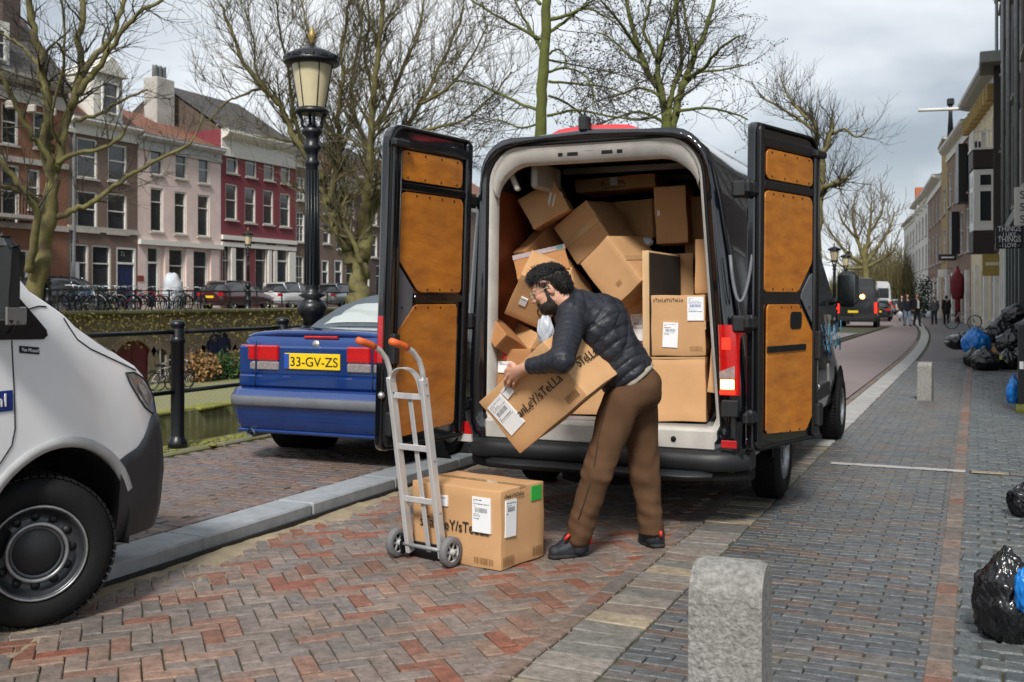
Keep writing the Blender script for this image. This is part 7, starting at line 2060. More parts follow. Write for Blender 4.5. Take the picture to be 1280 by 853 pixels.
# --- plane behind the lamp post
d = 50
b = at(450, 395, d); base = (b.x, b.y, .95)
tree("plane_tree", "wide plane tree with pale green limbs behind the lamp post and the blue car", base, [
    ([Vector(base)] + [at(x, y, d) for x, y in ((448, 375), (449, 350), (452, 325), (455, 300), (457, 280), (460, 250), (463, 215))], .85, .26),
    L_([(446, 335), (432, 310), (418, 280), (407, 245), (400, 215)], d, 1, .42, .28),
    L_([(402, 225), (385, 200), (365, 165), (355, 140), (335, 115), (305, 80), (290, 40), (275, 5)], d, 4, .26, .08),
    L_([(412, 255), (418, 225), (424, 190), (422, 150), (428, 100), (430, 40), (440, -10)], d, 4, .24, .08),
    L_([(455, 305), (456, 265), (462, 220), (464, 170), (466, 130), (472, 80), (478, 20), (480, -20)], d, 3, .40, .10),
    L_([(458, 285), (475, 245), (490, 200), (505, 165), (525, 130), (545, 95), (565, 50), (580, 10)], d, 4, .26, .08),
    L_([(464, 190), (445, 150), (440, 110), (448, 60), (455, 0)], d, 4, .18, .07),
    L_([(464, 165), (485, 130), (500, 95), (520, 50), (530, 0)], d, 4, .18, .07),
    L_([(460, 240), (440, 215), (425, 200), (405, 185), (380, 180), (350, 175), (320, 170)], d, 4, .16, .05),
    L_([(380, 190), (365, 130), (360, 90), (352, 50), (345, 0)], d, 4, .14, .05),
    L_([(330, 110), (300, 120), (280, 130), (262, 150)], d, 3, .10, .04),
    L_([(500, 170), (540, 160), (580, 150), (615, 120), (640, 90)], d, 4, .14, .05),
    L_([(525, 130), (560, 110), (590, 70), (610, 30)], d, 4, .12, .04),
    L_([(480, 230), (520, 215), (560, 200), (600, 195)], d, 4, .13, .04),
    L_([(345, 125), (320, 90), (318, 50), (305, 10)], d, 4, .10, .04),
    L_([(470, 110), (455, 70), (462, 30), (455, -15)], d, 4, .12, .05),
    L_([(424, 180), (400, 140), (390, 90), (385, 40), (375, -5)], d, 4, .13, .05),
    L_([(452, 330), (440, 300), (430, 275), (428, 255), (440, 240)], d - 1, 1, .18, .08),
], 8, M_BARK, M_TWIG, dict(nb=4.0, L1=3.0, L2=1.6, nt=20, up=.5, r=.0105, start=.12, kr=.74))
# --- straight alder behind the van
d = 24
b = at(672, 500, d); base = (b.x, b.y, -1.9)
tree("alder_tree", "straight green alder trunk rising behind the middle of the black van's roof", base, [
    ([Vector(base)] + [at(x, y, d) for x, y in ((672, 330), (674, 200), (676, 150), (678, 100), (681, 50), (683, 0), (684, -60))], .17, .10),
    L_([(672, 137), (650, 130), (620, 115), (595, 105), (565, 100)], d, 2, .045, .02),
    L_([(675, 50), (655, 38), (630, 25), (600, 8), (575, -8)], d, 2, .05, .02),
    L_([(677, 62), (665, 40), (650, 15), (640, -10)], d, 2, .05, .02),
    L_([(684, 25), (715, 18), (735, 5), (755, -15)], d, 2, .05, .02),
    L_([(684, 42), (705, 28), (725, 12), (745, 14), (770, 30)], d, 2, .045, .016),
    L_([(686, 68), (697, 62), (706, 70), (708, 85)], d, 1, .03, .012),
    L_([(686, 90), (705, 85), (728, 92), (740, 110), (741, 135)], d, 2, .035, .012),
    L_([(684, 75), (720, 82), (760, 90), (800, 100)], d, 2, .03, .012),
    L_([(686, 102), (720, 105), (760, 110), (800, 125)], d, 2, .035, .012),
    L_([(686, 120), (710, 130), (735, 152), (740, 165)], d, 2, .035, .014),
    L_([(684, 145), (720, 138), (760, 145), (800, 150), (830, 140)], d, 2, .035, .012),
    L_([(672, 155), (650, 160), (620, 150), (590, 160)], d, 2, .03, .012),
    L_([(675, 5), (660, -20), (640, -40)], d, 2, .045, .02),
], 12, M_BARKG, M_TWIGD, dict(nb=5.5, L1=1.2, L2=.6, nt=9, up=.1, r=.0065, start=.15, flare=False), balls=2200)
d = 29
b = at(836, 500, d); base = (b.x, b.y, -1.9)
tree("alder_tree", "spreading alder with several dark stems above the right half of the van's roof", base, [
    ([Vector(base)] + [at(x, y, d) for x, y in ((836, 400), (836, 260), (836, 190), (834, 160), (832, 140))], .24, .11),
    L_([(832, 165), (830, 130), (820, 105), (808, 85), (795, 50), (785, 10), (775, -40)], d, 3, .13, .05),
    L_([(838, 165), (846, 135), (856, 100), (866, 75), (878, 45), (890, 12), (900, -30)], d, 3, .13, .05),
    L_([(830, 130), (822, 90), (825, 65), (835, 40), (842, 15), (848, -30)], d, 3, .10, .04),
    L_([(836, 150), (842, 110), (852, 80), (848, 40), (845, -10)], d, 3, .09, .04),
    L_([(858, 98), (880, 85), (900, 62), (925, 45)], d, 3, .07, .03),
    L_([(850, 115), (870, 92), (900, 88), (930, 82)], d, 3, .06, .02),
    L_([(810, 85), (790, 72), (765, 50), (745, 40)], d, 3, .06, .02),
    L_([(800, 65), (780, 35), (760, 10), (740, -10)], d, 3, .06, .02),
    L_([(825, 120), (800, 110), (775, 118), (750, 125)], d, 3, .05, .02),
    L_([(868, 70), (860, 40), (855, 10), (850, -20)], d, 3, .06, .03),
    L_([(845, 140), (880, 135), (910, 140), (935, 150)], d, 3, .05, .02),
    L_([(822, 75), (805, 40), (812, 10), (810, -20)], d, 3, .06, .03),
    L_([(834, 155), (800, 140), (770, 148), (735, 160)], d, 3, .05, .02),
], 14, M_BARKG, M_TWIGD, dict(nb=4.2, L1=1.5, L2=.8, nt=9, up=.2, r=.0075, start=.12, flare=False), balls=2600)
d = 44
b = at(1020, 500, d); base = (b.x, b.y, 0)
tree("plane_tree", "bare plane tree with rising shoots behind the open right van door", base, [
    ([Vector(base)] + [at(x, y, d) for x, y in ((1020, 330), (1022, 260), (1026, 215), (1028, 200))], .30, .15),
    L_([(1026, 218), (1030, 190), (1038, 168), (1040, 150)], d, 1, .15, .09),
    L_([(1026, 222), (1020, 190), (1022, 165), (1012, 145), (990, 130)], d, 2, .14, .06),
    L_([(1036, 170), (1055, 162), (1072, 172), (1085, 160)], d, 2, .07, .03),
    L_([(1020, 245), (1036, 232), (1050, 226), (1058, 222)], d, 2, .13, .09),
    L_([(1018, 260), (1035, 236), (1055, 232)], d, 1, .08, .05),
    L_([(1022, 168), (1000, 150), (975, 135), (950, 120)], d, 2, .09, .04),
    L_([(1010, 150), (985, 120), (975, 95)], d, 2, .07, .03),
], 17, M_BARK, M_TWIGD, dict(nb=6, L1=1.7, L2=.9, nt=10, up=.6, r=.0075, start=.2))
d = 86
b = at(1084, 395, d); base = (b.x, b.y, 0)
tree("plane_tree", "round crowned bare tree far down the street", base, [
    ([Vector(base)] + [at(x, y, d) for x, y in ((1084, 375), (1082, 345), (1081, 322), (1082, 305))], .42, .2),
    L_([(1081, 325), (1085, 300), (1088, 275), (1090, 250)], d, 3, .22, .06), L_([(1081, 325), (1072, 300), (1066, 275), (1068, 250)], d, 3, .2, .06),
    L_([(1080, 330), (1060, 318), (1045, 300), (1035, 285)], d, 3, .2, .06), L_([(1082, 330), (1100, 305), (1112, 285), (1118, 265)], d, 3, .2, .06),
    L_([(1083, 335), (1105, 322), (1120, 312)], d, 3, .16, .06), L_([(1080, 335), (1058, 335), (1040, 325)], d, 3, .16, .06), L_([(1085, 295), (1100, 270), (1105, 252)], d, 3, .14, .05), L_([(1072, 300), (1055, 280), (1048, 262)], d, 3, .14, .05),
], 19, M_BARK, M_TWIGF, dict(nb=2.6, L1=2.6, L2=1.5, nt=8, up=.5, r=.022, start=.15))
# brushy far wood that closes the street
rg = random.Random(33); mb = MB()
for k in range(900):
    px = rg.uniform(1030, 1142); d = rg.uniform(112, 135); top = 298 + 60 * abs((px - 1108) / 80) ** 1.5 + rg.uniform(0, 45)
    p = at(px, 390, d); p.z = 0; q = at(px + rg.uniform(-4, 4), top, d)
    m_ = p.lerp(q, .5) + Vector((rg.gauss(0, .4), rg.gauss(0, .4), 0)); mb.tube([p, m_, q], [.07, .05, .02], 3, caps=False)
    for _ in range(3):
        a = p.lerp(q, rg.uniform(.3, .9)); mb.tube([a, a + Vector((rg.gauss(0, .8), rg.gauss(0, .8), rg.uniform(.5, 1.8)))], [.03, .012], 3, caps=False)
tag(mb.build("far_wood", mat("far_brushwood", (0.15, 0.115, 0.055), .9, color2=(0.12, 0.12, 0.04), scale=.15)), kind="stuff")
# ================================================================== RIGHT HAND HOUSE FRONTS
def fp(px, d): q = at(px, 374, d); return Vector((q.x, q.y, 0))
FP = [Vector((1.28, 12, 0)), Vector((1.22, 30, 0)), fp(1250, 50), fp(1214, 62), fp(1184, 75), fp(1177, 81), fp(1160, 96), fp(1144, 113), fp(1130, 130)]
def right_house(i, name, lab, H, wm, rows_, **k):
    """rows_: list of (z0, z1, number of bays, width share, style)"""
    a, b = FP[i], FP[i + 1]; W = (b - a).length; ops = []
    for r in rows_:
        z0, z1, n, f, st_ = r[:5]
        for q in range(n):
            c = W * (q + .5) / n; w = W / n * f
            ops.append((c - w / 2, z0, c + w / 2, z1, st_) + tuple(r[5:]))
    return house(name, lab, "house", W - .02, H, ops, wm, (a.x, a.y, 0), math.atan2(b.y - a.y, b.x - a.x), "house fronts on the right hand side", **k), W
B_BLK = brick_mat("sooty_dark_brick", (0.075, 0.045, 0.04), (0.055, 0.035, 0.032), (0.05, 0.042, 0.038), axis='XZ', dirt=(0.03, 0.025, 0.024))
B_MID = brick_mat("red_brown_brick", (0.29, 0.16, 0.105), (0.23, 0.125, 0.085), (0.22, 0.18, 0.15), axis='XZ', dirt=(0.08, 0.05, 0.04))
M_CREAM = mat("cream_plaster", (0.72, 0.62, 0.42), .85, color2=(.60, .51, .34), scale=.6, dirt=.15)
M_OCHRE = mat("ochre_brick_wash", (0.40, 0.28, 0.11), .85, color2=(.30, .2, .08), scale=.8)
M_PLAST = mat("off_white_plaster", (0.76, 0.74, 0.70), .85, color2=(.64, .62, .58), scale=.6, dirt=.2)
M_DKTIM = mat("dark_stained_timber", (0.035, 0.022, 0.018), .6, color2=(.022, .014, .012), scale=3, stretch=(1, 1, 6))
M_SHOPD = mat("dark_green_grey_shopfront", (0.05, 0.062, 0.062), .5, var=.3, scale=2)
r0, W0 = right_house(0, "town_house", "near dark brick house front just outside the right edge of the picture", 15.5, B_BLK, [(.4, 3.2, 4, .7, 't'), (4.6, 7.0, 6, .5, 's'), (8, 10.2, 6, .5, 's'), (11.2, 13.2, 6, .5, 's')], depth=8, ch=.7, cornice=M_STONE, cproj=.4, roof=(M_TILED, 'flat'))
r1, W1 = right_house(1, "town_house", "tall dark brick house front rising out of the picture at the right edge", 19.5, B_BLK, [(.4, 3.3, 5, .72, 't'), (4.6, 7.4, 7, .5, 's'), (8.3, 10.8, 7, .5, 's'), (11.8, 14, 7, .5, 's'), (15, 17, 7, .5, 's')], depth=8, ch=.9, cornice=M_STONE, cproj=.5, roof=(M_TILED, 'flat'))
# pilasters and pipes seen edge on, a jutting cornice at the far end
for k in range(8): MB().box((1.2 + k * 2.5, .09, 1.9), (.45, .20, 3.6), ch=.02).build("shop_pilaster", M_PLAST if k > 4 else M_SHOPD, r1)
for u in (3.1, 9.3, 15.2, W1 - .5): MB().tube([(u, .16, 3.9), (u, .16, 18)], .075, 8).build("drainpipe", M_ZINC, r1)
MB().box((W1 - 1.6, .45, 12.55), (3.0, .95, .55), ch=.05).build("jutting_cornice", mat("grey_stone_cornice", (.33, .33, .32), .8), r1)
MB().box((W1 / 2, .12, 3.95), (W1, .26, .35), ch=.03).build("shop_fascia", M_SHOPD, r1)
for k in range(3): MB().box((W1 - 2.2 + k * .7, .16, 8.5), (.12, .3, 8.0)).build("timber_strip", M_DKTIM, r1)
r2, W2 = right_house(2, "town_house", "cream house with white bay window and balcony under a grey bracketed cornice", 13.0, M_CREAM, [(.4, 3.1, 3, .7, 't'), (4.7, 7.2, 3, .45, 's'), (8.3, 10.6, 3, .45, 's')], depth=9, ch=1.0, cornice=mat("pale_grey_cornice", (0.55, 0.55, 0.54), .6), cproj=.75, roof=(M_TILED, 'mansard'), rh=2.0)
for k in range(9): MB().box((.8 + k * 1.4, .30, 11.6), (.28, .5, .9), ch=.08).build("cornice_bracket", M_OCHRE, r2)
bay = MB(); bay.box((1.6, .55, 6.35), (1.8, 1.1, 3.0), ch=.02)
by_ = bay.build("bay_window", M_WHITE, r2)
for z0, z1 in ((5.3, 6.8), (7.05, 7.6)):
    MB().box((.695, .55, (z0 + z1) / 2), (.012, .50, z1 - z0)).build("pane", M_GLASS, by_); MB().box((1.6, 1.105, (z0 + z1) / 2), (1.1, .012, z1 - z0)).build("pane", M_GLASS, by_)
    fr_ = MB()
    for q in (-.27, .27): fr_.box((.69, .55 + q, (z0 + z1) / 2), (.03, .045, z1 - z0 + .09))
    for z in (z0, z1): fr_.box((.69, .55, z), (.03, .49, .045))
    fr_.build("pane_frame", M_WHITE, by_)
MB().box((1.6, .55, 4.28), (1.9, 1.15, 1.05), ch=.02).build("bay_panel", M_DKTIM, r2); MB().box((1.6, .55, 8.35), (1.85, 1.15, .9), ch=.02).build("bay_panel", M_DKTIM, r2)
bl_ = MB(); 
for q in range(7): bl_.box((.72, .05 + q * .17, 9.3), (.05, .05, .8)); 
for q in range(10): bl_.box((.75 + q * .19, 1.1, 9.3), (.05, .05, .8))
bl_.box((.72, .55, 9.72), (.07, 1.15, .07)); bl_.box((1.6, 1.1, 9.72), (1.8, .07, .07)); bl_.box((1.6, .55, 8.86), (1.95, 1.25, .09)); bl_.build("balcony", M_WHITE, r2)
MB().prism([(-.95, 0), (.95, 0), (.95, 1.2), (0, 2.0), (-.95, 1.2)], 1.2, Matrix.Translation((3.0, -1.3, 10.2)) @ Matrix.Rotation(0, 4, 'Z')).build("dormer", M_FRAMEW, r2, fix=True)
MB().tube([(W2 - 1.0, .2, 12.7), (W2 - 1.0, 3.0, 12.75)], .10, 6).build("hoisting_beam", M_PLAST, r2)
MB().box((W2 * .62, .28, 8.0), (.12, .65, 4.4)).build("dark_shutter", M_BLACK, r2)
for k in range(3): MB().box((.5 + k * 4.2, .1, 1.7), (.5, .22, 3.4)).build("pilaster", M_PLAST, r2)
r3, W3 = right_house(3, "town_house", "red brown brick house front with tall windows and cream cornice", 12.2, B_MID, [(.4, 3.2, 3, .72, 't'), (4.4, 7.1, 4, .55, 's'), (8, 10.4, 4, .55, 's')], depth=9, ch=.9, cproj=.6, cornice=M_FRAMEW, roof=(M_TILED, 'flat'))
for k in range(4): MB().box((1.0 + k * 3.8, .1, 1.6), (.8, .24, 3.3)).build("pilaster", M_PLAST, r3)
r4, W4 = right_house(4, "town_house", "narrow ochre gabled house front with a thin roof chimney", 13.2, M_OCHRE, [(.4, 3.1, 1, .6, 't'), (4.4, 6.8, 1, .5, 's'), (7.8, 9.8, 1, .5, 's')], depth=9, ch=.5, cproj=.3, cornice=M_STONE, roof=(M_TILED, 'eave'), rh=1.5)
MB().tube([(1.2, -.3, 13.0), (1.2, -.3, 15.0), (1.2, -.3, 15.9)], [.25, .14, .14], 8).build("chimney", M_BLACK, r4); MB().box((1.2, -.3, 15.9), (.5, .5, .5), ch=.08).build("chimney_cap", M_BLACK, r4)
r5, W5 = right_house(5, "town_house", "brown brick house front with a broad white cornice under orange roof tiles", 11.2, B_MID, [(.4, 3.1, 4, .6, 't'), (4.4, 6.9, 4, .5, 's'), (7.8, 9.9, 4, .5, 's')], depth=9, ch=.9, cproj=.7, cornice=M_WHITE, roof=(M_TILER, 'eave'), rh=3.0)
for k in range(4): MB().box((.8 + k * 4.2, .12, 1.6), (1.3, .26, 3.2)).build("pilaster", M_PLAST, r5)
r6, W6 = right_house(6, "town_house", "white plastered house front with a blue grey slate roof far along the row", 11.4, M_PLAST, [(.4, 3.1, 4, .6, 't'), (4.4, 6.7, 4, .5, 's'), (7.5, 9.6, 4, .5, 's')], depth=9, ch=.6, cproj=.6, cornice=M_FRAMEW, roof=(mat("blue_grey_slate", (.16, .2, .25), .6), 'mansard'), rh=2.4)
r7, W7 = right_house(7, "town_house", "farthest white house closing the row with an orange chimney", 10.6, M_PLAST, [(.4, 3.1, 4, .5, 't'), (4.4, 6.5, 4, .45, 's'), (7.4, 9.2, 4, .45, 's')], depth=9, ch=.5, cproj=.4, cornice=M_FRAMEW, roof=(mat("blue_grey_slate", (.16, .2, .25), .6), 'mansard'), rh=1.6)
MB().box((W7 * .3, -1, 12.6), (1.2, 1.2, 3.0)).build("chimney", mat("orange_chimney", (.45, .13, .06), .8), r7)
for k in range(3): MB().box((2.0 + k * 5, .12, 10.2), (.25, 1.4, .25)).build("hoisting_beam", M_PLAST, r6)
MB().box((2.2, .30, 9.2), (1.5, .5, 3.6)).build("dark_shutter", M_BLACK, r3); MB().box((6.5, .26, 5.8), (1.2, .45, 2.8)).build("dark_shutter", M_BLACK, r3)
# moss on a roof gutter
leaf_mass("roof_moss", None, None, [((fp(1246, 50).x + .4, 50.5, 15.0), (.4, .5, .25))], 260, .10, M_LEAFY, 44, "stuff")
# ---- hanging signs
def board(name, lab, px0, py0, px1, py1, d, m, th=.06, frame=None):
    a, b = at(px0, py1, d), at(px1, py0, d)
    w, h = (b - a).dot(RGT), b.z - a.z; c = (a + b) / 2
    t = thing(name, lab, "sign", (c.x, c.y, a.z), YAW * 0 + R_(3))
    MB().box((0, 0, h / 2), (w, th, h), ch=.008).build("board", m, t)
    MB().tube([(w / 2 - .05, 0, h + .03), (w / 2 + .35, 0.02, h + .05)], .018, 6).build("bracket", M_BLACK, t)
    return t, w, h
sg, w, h = board("shop_sign", "black hanging shop sign with four lines of white capitals", 1246, 283, 1277, 311, 25.5, M_BLACK)
for k, (s_, sz) in enumerate((("THINGS", .19), ("- I LIKE -", .15), ("THINGS", .19), ("- I LOVE -", .15))):
    put_text(s_, sg, M_PAPER, (0, -.036, h * (.77 - .235 * k)), (1, 0, 0), (0, 0, 1), sz, center=True, width=w * (.84 if k % 2 == 0 else .72))
sg, w, h = board("shop_sign", "white vertical shop sign with black letters at the right edge", 1269, 234, 1292, 282, 24, M_PLAST)
for k in range(3): put_text("S", sg, M_INK, (-w * .1, -.036, h * (.70 - .32 * k)), (1, 0, 0), (0, 0, 1), .26, center=True)
sg, w, h = board("shop_sign", "mustard yellow hanging shop sign under the bay window", 1229, 318, 1252, 345, 45, mat("mustard_sign", (.36, .25, .05), .5), .08)
MB().box((0, -.05, h * .55), (w * .7, .02, h * .16)).build("sign_stripe", M_CREAM, sg)
sg, w, h = board("shop_sign", "small black hanging shop sign above the red closed parasol", 1174, 318, 1195, 326, 66, M_BLACK)
MB().box((0, -.04, h * .5), (w * .7, .01, h * .22)).build("sign_lettering", M_PAPER, sg)
board("shop_sign", "small white hanging sign beneath the small black one", 1173, 337, 1184, 347, 68, M_PLAST)
# red closed parasol
q = fp(1197, 64)
t = thing("parasol", "dark red closed parasol standing before the white shop fronts", "parasol", (q.x, q.y, 0))
MB().lathe([(.10, 1.5), (.30, 1.5), (.36, 1.7), (.42, 2.2), (.44, 2.7), (.30, 3.0), (.09, 3.2), (.07, 3.5), (.001, 3.52)], (0, 0, 0), 12).build("folded_canopy", mat("dark_red_canvas", (.17, .012, .02), .8, bump=.4, bscale=6), t)
MB().tube([(0, 0, 0), (0, 0, 3.3)], .16, 8).build("pole", mat("red_pole", (.26, .015, .03), .6), t)
# ivy pillar on the far front
q = fp(1156, 84); leaf_mass("ivy", "dark green ivy column climbing a white front far down the street", "ivy", [((q.x, q.y, z), (.35, .35, .35)) for z in (.4, 1, 1.6, 2.2, 2.8)], 200, .12, mat("ivy_leaf", (.02, .045, .015), .6, rnd=.4), 9)
# ================================================================== BOLLARDS, RUBBISH, POST
M_CONC = mat("lichened_concrete", (0.36, 0.35, 0.33), .85, color2=(0.13, 0.125, 0.118), scale=48, bump=1.0, bscale=90, dirt=.25)
def bollard(lab, loc, w, t_, h, rz):
    pf = []
    for k in range(17):
        a = math.pi * k / 16; pf.append((t_ / 2 * math.cos(a), h - t_ * .42 + t_ * .42 * math.sin(a) ** .85))
    pf = [(t_ / 2 + .01, -.05)] + pf + [(-t_ / 2 - .01, -.05)]
    rows = []
    n = 9
    for k in range(n):
        x = -w / 2 + w * k / (n - 1); e_ = abs(k / (n - 1) * 2 - 1); s_ = 1 - .05 * max(0, (e_ - .7) / .3) ** 2
        rows.append([(x, -y * s_, h * .5 + (z - h * .5) * (1 - .03 * max(0, (e_ - .7) / .3) ** 2)) for y, z in pf])
    mb = MB().grid(rows, smooth=True); n2 = len(pf); mb.add(rows[0], [tuple(range(n2))]); mb.add(rows[-1], [tuple(range(n2))])
    o = mb.build("bollard", M_CONC, None, loc, (0, 0, rz), fix=True); smooth_angle(o, 32)
    return tag(o, lab, "bollard", "stone bollards on the footway")
q = at(914, 374, 3.18); bollard("round topped stone bollard in the right foreground", (q.x, q.y, 0), .215, .25, .705, R_(3))
q = ground(1157, 500); bollard("small square stone bollard farther along the grey footway", (q.x, q.y, 0), .20, .20, .565, R_(-8))
M_BAG = mat("black_bin_liner", (0.006, 0.006, 0.008), .2, var=.3, scale=9, bump=.8, bscale=17, spec=.6)
M_BBAG = mat("blue_bin_liner", (0.008, 0.20, 0.62), .3, color2=(.005, .13, .45), scale=9, bump=.3, bscale=24)
def bag(lab, px, py, wpx, hpx, d, m=None, seed=1, group=None, dz=0.0, knot=True):
    q = at(px, py + hpx / 2, d); w, h = wpx / 1300 * d, hpx / 1300 * d
    z0 = max(0.0, q.z) + dz
    bm = bmesh.new(); bmesh.ops.create_icosphere(bm, subdivisions=6 if d < 9 else 5, radius=1.0); rg = random.Random(seed)
    fine = [(Vector((rg.gauss(0, 1), rg.gauss(0, 1), rg.gauss(0, .5))).normalized(), rg.uniform(9, 24), rg.random() * 6) for _ in range(14)]
    dirs = [(Vector((rg.gauss(0, 1), rg.gauss(0, 1), rg.gauss(0, .6))).normalized(), rg.uniform(2.5, 9), rg.random() * 6) for _ in range(22)]
    kx, ky = rg.uniform(-.25, .25), rg.uniform(-.25, .25)
    for v in bm.verts:
        p = v.co.normalized(); s_ = sum(abs(math.sin(p.dot(a) * f + ph)) - .62 for a, f, ph in dirs) / len(dirs)
        s2 = sum((1 - abs(math.sin(p.dot(a) * f + ph + 1.5 * s_))) ** 3 for a, f, ph in fine) / len(fine)
        z = p.z; r = 1 + .30 * s_ * 2 + .22 * (s2 - .25)
        up = max(0, z - .55) / .45
        x, y = p.x * r * (1 - .55 * up) + kx * up, p.y * r * (1 - .55 * up) + ky * up
        zz = (max(-.72, z * r) + (.22 * up ** 2 if knot else 0))
        v.co = Vector((x * w / 2, y * w / 2 * .9, (zz + .72) * h / (1.72 + (.2 if knot else 0))))
    me = bpy.data.meshes.new("rubbish_bag"); bm.to_mesh(me); bm.free(); me.polygons.foreach_set("use_smooth", [True] * len(me.polygons))
    o = link("rubbish_bag", me, None, m or M_BAG, (q.x, q.y, z0), (0, 0, rg.random() * 6))
    return tag(o, lab, "rubbish bag", group)
GB = "rubbish bags heaped against the house fronts"
bag("leftmost low black rubbish bag of the heap beside the blue one", 1203, 426, 44, 22, 26, seed=2, group=GB, knot=False)
bag("bright blue rubbish bag on the left of the black heap", 1220, 425, 36, 32, 24.6, M_BBAG, 3, GB)
bag("big black rubbish bag at the front left foot of the heap", 1233, 450, 40, 30, 22.0, None, 4, GB)
bag("small black rubbish bag tucked behind the front left one", 1217, 446, 26, 24, 23.0, None, 5, GB)
bag("black rubbish bag with a yellow tag at the front of the heap", 1260, 453, 28, 26, 22.2, None, 6, GB)
bag("black rubbish bag lying on top of the heap behind the blue bag", 1250, 420, 40, 34, 25.0, None, 7, GB, .15)
bag("topmost black rubbish bag of the heap by the wall", 1268, 410, 34, 26, 25.5, None, 8, GB, .35)
bag("black rubbish bag in the middle of the heap", 1265, 432, 40, 30, 23.6, None, 9, GB, .1)
bag("black rubbish bag at the right end of the heap", 1284, 445, 36, 36, 22.5, None, 10, GB)
bag("black rubbish bag on the right of the heap near the wall", 1286, 420, 34, 30, 24.5, None, 11, GB, .2)
q = at(1251, 457, 21.7); tag(MB().box((q.x, q.y, .28), (.05, .012, .08)).build("yellow_tag", mat("yellow_tag", (.7, .75, .1), .5)), "yellow paper tag stuck on a front bag of the heap", "tag")
bag("blue rubbish bag beside the black post at the right edge", 1268, 486, 20, 36, 14.2, M_BBAG, 12)
bag("big glossy black rubbish bag in the near right corner", 1262, 745, 92, 112, 4.62, None, 13)
bag("small black rubbish bag cut by the right edge above the near one", 1282, 622, 44, 44, 7.2, None, 14)
q = at(1262, 745, 4.62); crumple("blue_bag_scrap", "blue plastic scrap wrapped round the near black rubbish bag", "scrap", at(1278, 738, 4.45), (.03, .035, .09), M_BBAG, 15)
q = ground(1283, 515); t = thing("street_post", "black rectangular post with a white mark at the right edge", "post", (q.x, q.y, 0))
MB().box((0, 0, .58), (.20, .12, 1.16), ch=.01).build("post", M_BLACK, t); MB().box((-.06, -.064, .62), (.05, .006, .10), ch=.001).build("white_mark", M_PAPER, t)
tag(MB().tube([(q.x - .12, q.y - .1, .02), (q.x + .2, q.y - .15, .02)], [.09, .12], 6).build("moss", M_MOSS), kind="stuff")
q = fp(1212, 52); put_bike("white", "pale bicycle leaning by the house fronts behind the rubbish heap", q.x - .3, q.y, 0, R_(20), None, .1)
rg = random.Random(50); cv_ = []
for k in range(4):
    q = at(1225 + 8 * k, 404 + rg.uniform(-3, 3), 29)
    o, d_ = carton(["flattened cardboard behind the rubbish heap beside the bicycle", "torn cardboard sheet between the rubbish heap and the wall", "small carton on the setts behind the rubbish heap", "broken carton half hidden by the topmost rubbish bag"][k], (q.x, q.y, .22, rg.uniform(-.3, .3), .1, rg.uniform(-.5, .5), .35, .25, .44), None, 1.0, seam=None)
